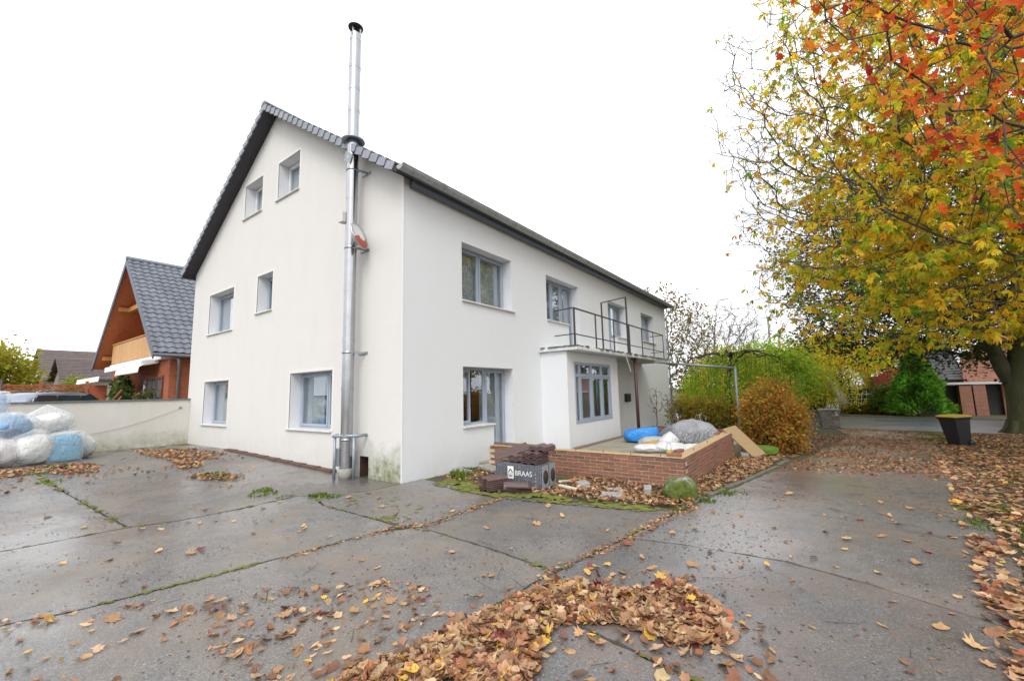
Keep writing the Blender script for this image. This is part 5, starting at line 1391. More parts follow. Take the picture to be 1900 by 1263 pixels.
# leaf shapes
def leaflet(ang, L, w, droop, base):
    c, s = math.cos(ang), math.sin(ang)
    pts = [(0, 0, 0), (.68 * L, w, -.20 * droop), (L, 0, -.48 * droop), (.68 * L, -w, -.20 * droop), (.6 * L, 0, -.08 * droop)]
    v = [(x * c - y * s, x * s + y * c, z) for x, y, z in pts]
    return v, [(base, base + 1, base + 4), (base + 1, base + 2, base + 4), (base + 2, base + 3, base + 4), (base + 3, base, base + 4)]
def palmate():
    V, F = [], []
    for a, L in ((-1.55, .5), (-1.0, .78), (-.48, .95), (.02, 1.0), (.52, .9), (1.05, .75), (1.5, .5)):
        v, f = leaflet(a, L, .15 * L, 1.15, len(V)); V += v; F += f
    return np.array(V), np.array(F)
def palm_var(seed):
    r = random.Random(seed); V, F = [], []
    for a in (-1.5, -.95, -.45, .0, .5, 1.0, 1.5):
        if r.random() < .18: continue
        v, f = leaflet(a + r.uniform(-.22, .22), (1 - .28 * abs(a)) * r.uniform(.6, 1.12), r.uniform(.10, .17), r.uniform(.6, 1.9), len(V)); V += v; F += f
    return np.array(V), np.array(F)
PALMS = [palm_var(k) for k in (1, 2, 3, 4, 5)]
def quadleaf(w=.42, fold=.10): return np.array([(0, 0, 0), (.5, w, fold), (1, 0, -.12), (.5, -w, fold)], float), np.array([(0, 1, 2), (0, 2, 3)])
QL = quadleaf(); QN = quadleaf(.22, .05)
def maple():
    o = [(0, 0), (.1, .22), (-.05, .5), (.25, .42), (.36, .72), (.52, .45), (.72, .55), (.72, .28), (1.05, 0)]
    full = o + [(x, -y) for x, y in o[-2:0:-1]]
    V = [(.38, 0, .05)] + [(x, y, -.12 * (x * x + y * y) + .04 * math.sin(7 * y + 3 * x)) for x, y in full]; n = len(full)
    return np.array(V), np.array([(0, 1 + i, 1 + (i + 1) % n) for i in range(n)])
MAPLE = maple()
def curled(k=6, w=.34, curl=.9, twist=.3, seed=0, lobes=0.0):
    """dry leaf: folded on the midrib, ragged edge, curled ends"""
    r = random.Random(seed); V = []; F = []
    for i in range(k + 1):
        t = i / k; ww = w * math.sin(math.pi * (.06 + .90 * t) ** .85) + .012
        ww *= (1 + lobes * (1 if i % 2 else -1)) * r.uniform(.85, 1.15)
        z = curl * .42 * (t - .45) ** 2; a = twist * (t - .5) * 1.6; fold = r.uniform(.25, .6) * curl
        for s in (-1, 0, 1):
            y = s * ww * r.uniform(.8, 1.1) * math.cos(fold * .6)
            V.append((t - .5 + (r.uniform(-.04, .04) if s else 0), y * math.cos(a), z + abs(s) * ww * fold + y * math.sin(a) + r.uniform(-.025, .025)))
    for i in range(k):
        for s in range(2):
            a = i * 3 + s; F += [(a, a + 3, a + 4), (a, a + 4, a + 1)]
    return np.array(V), np.array(F)
def star(seed, curl=.5):
    """lobed maple or sycamore leaf, crumpled"""
    r = random.Random(seed); o = [(0, 0), (.1, .22), (-.05, .5), (.25, .42), (.36, .72), (.52, .45), (.72, .55), (.72, .28), (1.05, 0)]
    full = o + [(x, -y) for x, y in o[-2:0:-1]]; full = [(x + r.uniform(-.11, .11), y * r.uniform(.6, 1.1) + r.uniform(-.07, .07)) for x, y in full]
    V = [(.38, 0, .0)] + [(x, y, curl * (.5 * ((x - .4) ** 2 + y * y)) + r.uniform(-.07, .07)) for x, y in full]; n = len(full)
    return np.array(V) - np.array([.45, 0, 0]), np.array([(0, 1 + i, 1 + (i + 1) % n) for i in range(n)])
CURL = [curled(6, .30, .9, .3, 1), curled(6, .22, 1.3, -.6, 2, .12), star(3, .7), curled(6, .15, 1.0, .9, 4), curled(5, .36, .7, .5, 5, .15), star(6, 1.1)]

def rand_dirs(rg, n, zs=1.0):
    d = rg.normal(0, 1, (n, 3)); d[:, 2] *= zs; return unit(d)

def plant(name, label, cat, base, wood, leaf, lcol, wmat=None, lmat=None, group=None, woodname='trunk', crown='crown'):
    t = thing(name, label, cat, base, group); b = np.array(base)
    if wood:
        me = arr_mesh(woodname, [(V - b, F) for V, F in wood], wmat or M_BARK, smooth=True); link(woodname, me, t)
    if leaf:
        me = arr_mesh(crown, [(V - b, F) for V, F in leaf], lmat or M_LEAF, lcol); o = link(crown, me, t); o['kind'] = 'stuff'
    return t

def ell(rg, n, c, r, lo=0.0):
    d = rand_dirs(rg, n); k = rg.uniform(lo ** 3, 1, (n, 1)) ** (1 / 3); return np.array(c) + d * k * np.array(r)

CAMP = np.array(CAM); FW = np.array(fwd); RTV = np.array(RT); UPV = np.array(UP)
def cam_px(P):
    q = P - CAMP; d = q @ FW; return 950 + 785.9 * (q @ RTV) / d, 631.5 - 785.9 * (q @ UPV) / d, d

YEL, GOLD, YG, GRN, ORG_, BRN = (.90, .68, .05), (.82, .53, .03), (.58, .62, .045), (.24, .40, .03), (.62, .24, .02), (.30, .14, .035)

# ---------------------------------------------------------------- the big horse chestnut
def chestnut():
    rg = np.random.default_rng(21); base = np.array([12.0, 11.8, zg(12, 11.8)])
    c = np.array([11.0, 10.6, 8.2])
    pts = np.concatenate([ell(rg, 2600, c, (7.2, 6.6, 6.6), .45), ell(rg, 500, c + np.array([-1.2, -.6, -3.4]), (5.2, 5.0, 2.2)), ell(rg, 700, c + np.array([-3.2, -1.6, .5]), (4.0, 4.2, 5.2), .5)])
    pts = pts[pts[:, 2] > 2.7]
    # nothing grows into the house or right over the camera
    pts = pts[~((pts[:, 0] < 4.8)) & ~((pts[:, 1] < 3.2))]
    px, py, d = cam_px(pts); pts = pts[(px > 1318 + 70 * (py > 470) + 40 * (py > 600)) | (d < 1)]
    st = [base + np.array([0, 0, -.1]), base + np.array([.03, -.02, 1.2]), base + np.array([-.05, -.1, 2.4]), base + np.array([-.2, -.2, 3.6]), base + np.array([-.3, -.3, 4.8]), base + np.array([-.4, -.4, 6.0])]
    nodes, par = colonize(rg, pts, st, .34, 3.2, .55, 110, (0, 0, .02), .22)
    rad = radii(par, .009, 2.5, .46); rad[:6] = (.46, .43, .40, .36, .30, .24)
    wood = [wood_parts(nodes, par, rad, 7)]
    i = np.where((rad < .034) & (par >= 0))[0]
    D = unit(nodes[i] - nodes[par[i]])
    wp, ends = twigs(rg, nodes[i], D, .80, .011, 4, .10, .7); wood += wp
    wp2, ends2 = twigs(rg, ends[1][0], ends[1][1], .55, .0075, 3, .10, .9); wood += wp2
    px3, _, _ = cam_px(ends2[1][0]); q3 = (px3 < 1520) & (px3 > 1200)
    wp3, _ = twigs(rg, ends2[1][0][q3], ends2[1][1][q3], .5, .006, 3, .06, .8); wood += wp3
    leaves, cols = [], []
    P = np.concatenate([e[0] for e in ends] + [e[0] for e in ends2[1:]]); Dd = np.concatenate([e[1] for e in ends] + [e[1] for e in ends2[1:]])
    px, py, d = cam_px(P)
    rr = np.linalg.norm((P - c) / np.array([7.2, 6.6, 6.6]), axis=1)
    # thinner on the outer, wind-stripped side; ragged by noise
    nzv = np.array([mnoise.noise(V3(p) * .55) for p in P])
    left = np.clip((px - 1350) / 300, 0, 1)
    prob = (.02 + .82 * left ** 1.7) * np.clip(.62 + 1.0 * nzv, .12, 1.1) * np.where(py < 420, 1, 1.15)
    low = (P[:, 2] < 4.6) & (px > 1480); prob = np.where(low, prob * .48, prob)
    prob = np.clip(prob, 1e-4, None); k = rg.choice(len(P), min(27000, len(P) * 2), replace=True, p=prob / prob.sum())
    print('twig nodes', len(P))
    P, Dd, nzk, lf = P[k] + rg.normal(0, .05, (len(k), 3)), Dd[k], nzv[k], left[k]
    n = len(P)
    dirs = unit(Dd * .5 + rand_dirs(rg, n, .5) + np.array([0, 0, -.45])); nrm = unit(rand_dirs(rg, n, .6) * .7 + np.array([0, 0, 1.0]))
    X, Y, Z = frames(dirs, nrm)
    col = palette(rg, n, [YEL, GOLD, YG, GRN, ORG_, BRN], [.36, .26, .18, .08, .07, .05])
    lsel = (P[:, 2] < 4.8); col[lsel] = palette(rg, lsel.sum(), [YEL, YG, GRN, GOLD], [.42, .28, .12, .18]); gsel = (nzk > .12) & (rg.random(n) < .35); col[gsel] = palette(rg, gsel.sum(), [YG, GRN], [.6, .4])
    s = rg.uniform(.11, .245, n)
    kv = rg.integers(0, len(PALMS), n)
    for q in range(len(PALMS)):
        u = kv == q; a, b_ = scatter(*PALMS[q], P[u], X[u], Y[u], Z[u], s[u], col[u]); leaves.append(a); cols.append(b_)
    print('chestnut', len(nodes), n)
    plant('chestnut_tree', 'large horse chestnut with yellow autumn leaves overhanging the drive', 'tree', tuple(base), wood, leaves, cols, M_BARK)
chestnut()

# ---------------------------------------------------------------- maple bough near the camera
def maple_tree():
    rg = np.random.default_rng(5); base = np.array([11.2, .9, zg(11, 1)])
    def pt(px, py, d): return CAMP + d * (FW + RTV * (px - 950) / 785.9 - UPV * (py - 631.5) / 785.9)
    trunk = [base + np.array([0, 0, -.1]), base + np.array([0, 0, 1.4]), base + np.array([-.1, 0, 2.8]), base + np.array([-.2, .05, 4.2]), base + np.array([-.2, 0, 5.6])]
    tgt = []
    for k in range(250):
        px = 1480 + 460 * rg.random() ** .75; py = rg.uniform(-60, 430) ; 
        if py > 60 + (px - 1480) * .9: continue
        tgt.append(pt(px, py, rg.uniform(2.9, 4.6)))
    tgt += list(ell(rg, 200, base + np.array([.2, .3, 5.6]), (2.4, 2.4, 2.2), .3))
    nodes, par = colonize(rg, tgt, trunk, .22, 3.0, .26, 120, (0, 0, 0), .25)
    rad = radii(par, .0045, 2.2, .17); wood = [wood_parts(nodes, par, rad, 6)]
    i = np.where((rad < .02) & (par >= 0))[0]; D = unit(nodes[i] - nodes[par[i]])
    wp, ends = twigs(rg, nodes[i], D, .28, .003, 2, .2, .6); wood += wp
    P = np.concatenate([nodes[i], ends[1][0]]); Dd = np.concatenate([D, ends[1][1]])
    k = rg.random(len(P)) < .8; P, Dd = np.repeat(P[k], 3, 0) + rg.normal(0, .06, (k.sum() * 3, 3)), np.repeat(Dd[k], 3, 0); n = len(P)
    dirs = unit(Dd * .25 + rand_dirs(rg, n) * .5 + np.array([-.45, -.3, -.75])); nrm = unit(rand_dirs(rg, n) * .8 + np.array([-.4, .5, .5]))
    X, Y, Z = frames(dirs, nrm)
    col = palette(rg, n, [(.66, .10, .012), (.74, .25, .02), (.32, .02, .012), (.70, .38, .03), (.40, .34, .04), (.46, .05, .012)], [.34, .30, .10, .12, .06, .08])
    fold = MAPLE[0].copy(); fold[:, 2] += np.abs(fold[:, 1]) * .55 - .35 * fold[:, 0] ** 2; a, b_ = scatter(fold, MAPLE[1], P, X, Y, Z, rg.uniform(.035, .10, n), col)
    print('maple', len(nodes), n)
    plant('maple_tree', 'maple bough with orange and red leaves hanging in at the upper corner', 'tree', tuple(base), wood, [a], [b_], M_BARKDARK)
maple_tree()

# ---------------------------------------------------------------- mossy-trunked beech with dark green crown
def beech():
    rg = np.random.default_rng(8); bz = -.48; base = np.array([13.3, 20.95, bz])
    t = [base + np.array(v) for v in ((0, 0, -.2), (.0, 0, .8), (.02, 0, 1.8), (.05, .1, 2.9), (.25, .2, 4.2), (.5, .4, 5.6), (.6, .6, 7.2))]
    c = base + np.array([-.6, 1.0, 8.6])
    pts = np.concatenate([ell(rg, 1100, c, (7.5, 7, 5.6), .3), ell(rg, 700, c + np.array([-2.4, .8, -3.6]), (5.0, 4.2, 1.9)), ell(rg, 160, (12.3, 23.6, 3.5), (2.6, 1.8, 1.3))])
    pts = pts[pts[:, 2] > 2.5]; px, py, d = cam_px(pts); pts = pts[(px > 1440) & ((py < 690) | (px > 1700))]
    nodes, par = colonize(rg, pts, t, .5, 4.5, .8, 90, (0, 0, 0), .22); rad = radii(par, .016, 2.3, .36)
    m = MB(); TR_ = [V3(p) for p in t[:5]]
    tr = []
    prof = [(-.2, .70), (.0, .60), (.25, .51), (.7, .46), (1.3, .44), (2.0, .46), (2.6, .48), (3.2, .43), (4.2, .36), (5.4, .28)]
    pts_ = [V3(base) + V3((.03 * z + (.06 * z if z > 2.5 else 0), .05 * max(z - 2, 0), z)) for z, r in prof]
    m.tube(pts_, [r for z, r in prof], 24)
    # second leader forking to the left, root flares
    m.tube([V3(base) + V3(v) for v in ((-.1, 0, 1.9), (-.36, .0, 2.7), (-.52, .02, 3.5), (-.65, .1, 4.6), (-.8, .2, 6.2))], [.28, .27, .23, .2, .16], 14)
    for a in np.linspace(0, 2 * math.pi, 9)[:-1]:
        m.tube([V3(base) + V3((math.cos(a) * .36, math.sin(a) * .36, .5)), V3(base) + V3((math.cos(a) * .55, math.sin(a) * .55, .1)), V3(base) + V3((math.cos(a) * .82, math.sin(a) * .82, -.08))], [.14, .12, .06], 8)
    th = thing('beech_tree', 'old beech with broad mossy trunk and dark green leaves beside the drive', 'tree', tuple(base))
    m.build('trunk', M_BEECHBARK, th)
    wood = [wood_parts(nodes, par, rad, 6)]
    i = np.where((rad < .07) & (par >= 0))[0]; D = unit(nodes[i] - nodes[par[i]])
    wp, ends = twigs(rg, nodes[i], D, 1.0, .012, 3, .12, .8); wood += wp
    P = np.concatenate([nodes[i]] + [e[0] for e in ends]); k_ = rg.integers(0, len(P), 60000); P = P[k_] + rg.normal(0, .24, (len(k_), 3))
    n = len(P); X, Y, Z = frames(rand_dirs(rg, n, .6), unit(rand_dirs(rg, n) * .7 + np.array([0, 0, 1])))
    px, py, d = cam_px(P)
    col = palette(rg, n, [(.055, .095, .018), (.035, .065, .014), (.11, .14, .02), (.22, .19, .025), (.24, .12, .03)], [.42, .32, .16, .06, .04])
    ysel = (px < 1560) & (rg.random(n) < .45); col[ysel] = palette(rg, ysel.sum(), [(.30, .22, .03), (.32, .15, .025), (.2, .2, .03)], [.5, .25, .25])
    a, b_ = scatter(*QL, P, X, Y, Z, rg.uniform(.11, .19, n), col); print('beech', len(nodes), n)
    b = np.array(base)
    link('limbs', arr_mesh('limbs', [(V - b, F) for V, F in wood], M_BARKDARK, smooth=True), th)
    o = link('crown', arr_mesh('crown', [(a[0] - b, a[1])], M_LEAF, [b_]), th); o['kind'] = 'stuff'
beech()

# ---------------------------------------------------------------- weeping trees: hanging strands of small leaves
def weeping(name, label, base, top, rx, h_drop, nstr, cols, wts, trunk_pts, trunk_r, wmat, seed, leaf=.10, lean=(0, 0), per=34, rough_limbs=True):
    rg = np.random.default_rng(seed); b = np.array(base)
    th = thing(name, label, 'tree', tuple(base))
    m = MB(); m.tube(trunk_pts, trunk_r, 12)
    C = np.array(trunk_pts[-1])
    n_l = 11; wood = []
    tips = []
    for k in range(n_l):
        a = 2 * math.pi * k / n_l + rg.uniform(-.3, .3); R_ = rx * rg.uniform(.5, .95); pts = []; rs = []
        s0 = np.array(trunk_pts[-1 - (k % 2)]) if len(trunk_pts) > 2 else C
        for t in np.linspace(0, 1, 7):
            pts.append(tuple(s0 + np.array([math.cos(a) * R_ * t, math.sin(a) * R_ * t, (top - s0[2]) * math.sin(t * 2.2) * .9 - .3 * t * t]) + rg.normal(0, .06 * rx / 3, 3))); rs.append(trunk_r[-1] * (1 - .8 * t) * .8 + .012)
        m.tube(pts, rs, 6); tips.append(np.array(pts))
    m.build('trunk', wmat, th)
    # dome of strand starts
    a = rg.uniform(0, 2 * np.pi, nstr); rr = np.sqrt(rg.random(nstr)) * rx
    nz_ = np.array([mnoise.noise(V3((math.cos(q) * 1.3 + seed, math.sin(q) * 1.3, w))) for q, w in zip(a, rr / rx)])
    rr = rr * (1 + .28 * nz_)
    S = np.stack([C[0] + lean[0] + rr * np.cos(a), C[1] + lean[1] + rr * np.sin(a), top - (top - b[2]) * .42 * (rr / rx) ** 2 + rg.normal(0, .22, nstr) + .5 * nz_], 1)
    L = h_drop * rg.uniform(.35, 1.0, nstr) * (.6 + .6 * (rr / rx))
    L = np.minimum(L, S[:, 2] - b[2] - rg.uniform(.25, .9, nstr))
    if name == 'birch_tree':      # the trunk side towards the drive hangs open
        lat = (S - C) @ RTV; dep = (S - C) @ FW; op = (dep < 1.0) & (lat > -.9) & (lat < 2.2); L[op] = np.minimum(L[op], np.maximum(S[op, 2] - 3.0, .3))
    t = rg.random((nstr, per)); sw = rg.normal(0, .10, (nstr, 1, 2))
    P = np.repeat(S[:, None], per, 1); P[:, :, 2] -= t * L[:, None]; P[:, :, :2] += sw * t[:, :, None] + rg.normal(0, .045, (nstr, per, 2))
    P = P.reshape(-1, 3); n = len(P)
    B = S.copy(); B[:, 2] -= L; B[:, :2] += sw[:, 0]
    wood.append(segs(S, B, np.full(nstr, .006), np.full(nstr, .003), 3))
    ii = rg.integers(0, len(tips), nstr); 
    dirs = unit(rand_dirs(rg, n, .5) * .8 + np.array([0, 0, -1.0])); X, Y, Z = frames(dirs, rand_dirs(rg, n, .5))
    colr = palette(rg, nstr, cols, wts, .2); colr = np.repeat(colr, per, 0) * rg.uniform(.8, 1.2, (n, 1))
    A_, c_ = scatter(*QN, P, X, Y, Z, rg.uniform(leaf * .7, leaf * 1.4, n), np.clip(colr, 0, 1))
    o = link('crown', arr_mesh('crown', [(A_[0] - b, A_[1])], M_LEAF, [c_]), th); o['kind'] = 'stuff'
    o = link('hanging_twigs', arr_mesh('hanging_twigs', [(V - b, F) for V, F in wood], M_BARKDARK), th); o['kind'] = 'stuff'
    return th
bz = -.48
weeping('weeping_tree', 'low weeping tree with fresh green hanging leaves and gnarled dark limbs', (3.0, 18.0, bz), 3.55, 2.75, 3.0, 430,
        [(.44, .57, .04), (.34, .49, .035), (.56, .62, .05), (.62, .56, .05)], [.4, .3, .2, .1], [(3.0, 18.0, bz - .1), (3.02, 18.05, .6), (2.9, 18.0, 1.6), (3.1, 18.0, 2.5), (3.2, 18.1, 3.2)], [.16, .14, .13, .11, .07], M_BARKDARK, 3, .11)
weeping('birch_tree', 'weeping birch with leaning white trunk and yellow-green hanging foliage', (8.0, 36.4, bz), 5.6, 4.3, 4.4, 880,
        [(.72, .68, .05), (.54, .60, .05), (.86, .66, .04), (.86, .56, .035)], [.34, .3, .22, .14], [(8.1, 36.4, bz - .1), (7.9, 36.35, .5), (7.45, 36.3, 1.7), (7.1, 36.2, 2.9), (6.9, 36.2, 4.2)], [.33, .29, .25, .2, .11], M_BIRCH, 4, .15, (.4, .2), 40)

# ---------------------------------------------------------------- bushes, hedge, conifer
def bush(name, label, base, c, r, n, leaf, cols, wts, seed, nst=10, cat='bush', group=None, tmpl=QL, zmin=None, ncl=60, wood=M_BARKDARK, sig=.22, rise=0):
    rg = np.random.default_rng(seed); b = np.array(base, float); c = np.array(c, float); r = np.array(r, float)
    cl = c + rand_dirs(rg, ncl) * r * rg.uniform(.45, 1.0, (ncl, 1)) ** .6
    cl = cl[cl[:, 2] > b[2] + .12]
    tone = rg.uniform(.75, 1.25, len(cl)); i = rg.integers(0, len(cl), n)
    P = cl[i] + rg.normal(0, 1, (n, 3)) * r * sig
    P[:, 2] = np.maximum(P[:, 2], b[2] + .03 + .1 * rg.random(n))
    o_ = unit((P - c) / r); dirs = unit(o_ * .5 + rand_dirs(rg, n) + np.array([0, 0, rise])); nrm = unit(o_ * .5 + rand_dirs(rg, n) * .8 + np.array([0, 0, .6])); X, Y, Z = frames(dirs, nrm)
    col = np.clip(palette(rg, n, cols, wts) * tone[i][:, None], 0, 1)
    a, k = scatter(*tmpl, P, X, Y, Z, rg.uniform(leaf * .7, leaf * 1.35, n), col)
    A = []; B = []; 
    sidx = rg.integers(0, len(cl), min(len(cl), nst * 5)); st = b + rg.normal(0, 1, (len(sidx), 3)) * np.array([r[0] * .25, r[1] * .25, 0]); mid = (st + cl[sidx]) / 2 + rg.normal(0, .08, (len(sidx), 3)) * r
    w = [segs(st, mid, np.full(len(st), .018 * r[2]), np.full(len(st), .011 * r[2]), 5), segs(mid, cl[sidx], np.full(len(st), .011 * r[2]), np.full(len(st), .004 * r[2]), 4)]
    return plant(name, label, cat, tuple(base), w, [a], [k], wood, None, group, 'stems', 'foliage')
COP = [(.54, .27, .055), (.44, .20, .045), (.62, .40, .07), (.42, .34, .05), (.30, .33, .045)]
gz = zg(5.45, 9)
bush('beech_bush', 'rounded copper-orange beech bush behind the leaning board', (5.5, 9.3, gz), (5.5, 9.3, gz + .92), (.78, .8, .98), 13000, .075, COP, [.36, .26, .16, .12, .10], 51, 14, ncl=110, sig=.17)
for k, (x, y, s) in enumerate(((2.3, 14.9, 1.0), (3.15, 15.1, .95), (4.15, 15.0, 1.0), (4.95, 14.4, 1.05), (1.35, 15.3, 1.0))):
    z = zg(x, y); bush('hedge_plant', ('clipped beech hedge plant second from the house with browning leaves', 'third hedge plant from the house with browning leaves', 'fourth hedge plant from the house with green and brown leaves', 'hedge plant next to the copper bush with orange leaves', 'hedge plant tight against the house end')[k], (x, y, z), (x, y, z + .85), (.62, .5, .78), 1700, .085, [(.48, .24, .05), (.36, .32, .04), (.24, .30, .035), (.56, .38, .05)], [.3, .25, .3, .15], 60 + k, 12, 'hedge', 'hedge plants behind the terrace', sig=.2)
for k, (x, y, h) in enumerate(((1.75, 10.2, 1.35), (2.3, 10.2, 1.15))):
    rg = np.random.default_rng(70 + k); pts = ell(rg, 120, (x, y, .3 + h * .72), (.38, .34, h * .42))
    nd_, pr_ = colonize(rg, pts, [(x, y, .3), (x + .03, y, .55), (x + .01, y, .3 + h * .35)], .08, 1.2, .1, 60); rd = radii(pr_, .004, 2.1, .05)
    P = np.repeat(nd_[3:], 1, 0); P = P[rg.random(len(P)) < .45] ; n = len(P); X, Y, Z = frames(rand_dirs(rg, n), rand_dirs(rg, n)); a_, c_ = scatter(*QL, P, X, Y, Z, rg.uniform(.035, .07, n), palette(rg, n, [(.10, .12, .03), (.22, .12, .04), (.14, .08, .035)], [.4, .3, .3]))
    plant('planter_shrub', ('half-bare twiggy shrub in the brick planter beside the post', 'half-bare twiggy shrub at the outer end of the brick planter')[k], 'shrub', (x, y, .3), [wood_parts(nd_, pr_, rd, 5)], [a_], [c_], M_BARK, None, 'shrubs in the brick planter', 'stems', 'foliage')

def conifer(base, h, r, seed):
    rg = np.random.default_rng(seed); n = 9000; t = rg.random(n) ** .75; a = rg.uniform(0, 2 * np.pi, n)
    lob = np.array([mnoise.noise(V3((math.cos(q) * 2, math.sin(q) * 2, z * 5))) for q, z in zip(a, t)])
    R_ = r * (1 - t) ** .8 * (1 + .4 * lob) * rg.uniform(.55, 1, n) ** .5 + .05
    P = np.array(base) + np.stack([R_ * np.cos(a), R_ * np.sin(a), t * h + .05], 1)
    o_ = np.stack([np.cos(a), np.sin(a), np.full(n, .55)], 1); X, Y, Z = frames(unit(o_ + rand_dirs(rg, n) * .5), rand_dirs(rg, n))
    col = palette(rg, n, [(.15, .36, .035), (.09, .25, .025), (.24, .46, .045)], [.45, .3, .25]) * (1 + .5 * lob)[:, None]
    fr = np.array([(0, 0, 0), (.35, .22, 0), (.3, .05, 0), (.7, .16, .02), (.65, .03, 0), (1, 0, .02), (.65, -.03, 0), (.7, -.16, .02), (.3, -.05, 0), (.35, -.22, 0)], float); ft = np.array([(0, 1, 2), (2, 3, 4), (4, 5, 6), (6, 7, 8), (8, 9, 0), (0, 2, 8), (2, 4, 8), (4, 6, 8)])
    A_, c_ = scatter(fr, ft, P, X, Y, Z, rg.uniform(.22, .42, n), np.clip(col, 0, 1))
    w = segs(np.array([base]) - np.array([[0, 0, .1]]), np.array([base]) + np.array([[0, 0, h * .9]]), np.array([.12]), np.array([.02]), 8)
    plant('conifer', 'bright green cone-shaped conifer across the street in front of the brick house', 'tree', base, [w], [A_], [c_], M_BARKDARK, None, None)
conifer((11.7, 32.1, -.4), 4.0, 1.5, 5)
GR = [(.15, .23, .035), (.10, .17, .028), (.22, .28, .045)]
bush('shrub', 'round green shrub beside the trellis', (10.2, 33.6, -.4), (10.2, 33.6, .55), (.85, .8, .9), 2600, .16, GR, [.5, .3, .2], 81, cat='shrub', group='shrubs across the street')
bush('shrub', 'sparse reddish shrub left of the conifer', (10.75, 33.0, -.4), (10.75, 33.0, .3), (.6, .6, .65), 1300, .14, [(.12, .13, .03), (.22, .10, .04), (.3, .22, .05)], [.5, .3, .2], 82, cat='shrub', group='shrubs across the street')
bush('shrub', 'low yellow-flowering shrub at the birch foot', (8.6, 34.3, -.4), (8.6, 34.3, -.2), (.9, .5, .42), 1500, .11, [(.50, .38, .02), (.3, .3, .03), (.16, .2, .03)], [.5, .3, .2], 83, cat='shrub', group='shrubs across the street')
bush('shrub', 'low yellow shrub below the trellis', (9.9, 33.3, -.4), (9.6, 33.9, -.25), (.6, .4, .32), 900, .11, [(.50, .36, .02), (.32, .28, .03)], [.6, .4], 84, cat='shrub', group='shrubs across the street')
bush('shrub', 'small yellow-green shrub on top of the wall behind the gate pillar', (6.2, 34.0, -.4), (6.2, 34.0, .45), (.6, .5, .55), 1000, .12, [(.34, .33, .03), (.22, .26, .03)], [.6, .4], 85, cat='shrub', group='shrubs across the street')
bush('tree', 'dense mid green tree between the weeping tree and the birch', (4.2, 30.0, -.5), (4.2, 30.0, 2.2), (2.3, 2.0, 2.3), 8000, .2, [(.34, .48, .045), (.24, .37, .04), (.48, .56, .05)], [.45, .3, .25], 86, cat='tree')
bush('tree', 'yellowing hazel-like tree behind the weeping tree', (1.4, 27.0, -.5), (1.4, 27.0, 2.0), (2.4, 2.0, 2.2), 7000, .18, [(.48, .42, .05), (.32, .36, .04), (.6, .46, .05)], [.4, .35, .25], 87, cat='tree')
bush('tree', 'olive green tree beyond the birch and brick posts', (5.6, 40.0, -.5), (5.6, 40.0, 2.4), (3.0, 2.0, 2.4), 7000, .22, [(.28, .32, .04), (.42, .36, .045), (.18, .23, .035)], [.4, .3, .3], 88, cat='tree')
bush('climbing_rose', 'leafy climbing rose on the front of the orange brick house', (-18.6, -.6, .5), (-18.9, -.35, 1.8), (.8, .3, .85), 2000, .15, [(.07, .12, .03), (.10, .16, .035), (.2, .2, .06)], [.5, .35, .15], 90, cat='climber')
bush('rose_bush', 'small bushy rose in front of the garden doors', (-16.2, -.1, .5), (-16.1, -.1, 1.35), (.5, .35, .6), 900, .13, [(.09, .14, .03), (.16, .2, .05), (.34, .16, .12)], [.55, .35, .1], 91, cat='shrub')
bush('tree', 'yellow-green rounded tree at the far left beyond the fence', (-44, -2.4, .5), (-44, -2.4, 3.2), (2.2, 2.0, 2.6), 8000, .26, [(.40, .38, .035), (.28, .3, .03), (.5, .42, .04)], [.45, .3, .25], 92, cat='tree')
bush('shrub', 'small yellow-green shrub in front of the grey houses', (-40, 1.0, .5), (-40, 1.3, 2.0), (.9, .9, 1.4), 2000, .2, [(.3, .32, .05), (.2, .24, .04)], [.5, .5], 93, cat='shrub')

# ---------------------------------------------------------------- bare trees beyond the house end
def bare(name, label, base, c, r, npts, seed, step, leafy=0.0, group=None, tip=.02):
    rg = np.random.default_rng(seed); pts = ell(rg, npts, c, r, .2); b = np.array(base, float)
    st = [b, b + (np.array(c) - b) * np.array([.1, .1, .25]), b + (np.array(c) - b) * np.array([.3, .3, .5])]
    nodes, par = colonize(rg, pts, st, step, 9, step * 1.3, 90, (0, 0, .05), .22); rad = radii(par, tip, 2.3, .35)
    wood = [wood_parts(nodes, par, rad, 5)]; i = np.where((rad < tip * 3) & (par >= 0))[0]; D = unit(nodes[i] - nodes[par[i]])
    wp, ends = twigs(rg, nodes[i], D, step * 2.2, tip * .8, 3, -.02, .5); wood += wp
    wp, ends2 = twigs(rg, ends[1][0], ends[1][1], step * 1.4, tip * .6, 2, 0, .6); wood += wp
    lv = cl = None
    if leafy:
        P = np.concatenate([e[0] for e in ends + ends2]); P = P[rg.random(len(P)) < leafy]; n = len(P); X, Y, Z = frames(rand_dirs(rg, n), rand_dirs(rg, n))
        a, k = scatter(*QL, P, X, Y, Z, rg.uniform(.12, .24, n), palette(rg, n, [(.26, .15, .06), (.34, .24, .08), (.2, .2, .05)], [.4, .3, .3])); lv, cl = [a], [k]
    plant(name, label, 'tree', tuple(base), wood, lv, cl, M_BARK, None, group)
bare('bare_tree', 'tall bare winter tree with fine branches beyond the white house', (-1.2, 37.5, -.5), (-.6, 37.2, 6.2), (4.2, 3.6, 4.2), 800, 101, .45, .0, None, .016)
bare('bare_tree', 'thin-leaved brown tree rising close behind the white house end', (-2.2, 24.5, -.5), (-1.8, 24.6, 5.0), (3.0, 2.8, 3.9), 620, 102, .36, 1.0, None, .012)
bare('bare_tree', 'slender bare tree behind the weeping tree', (1.2, 34.0, -.5), (1.4, 34.0, 4.6), (3.0, 2.4, 2.9), 420, 103, .40, .12, None, .015)

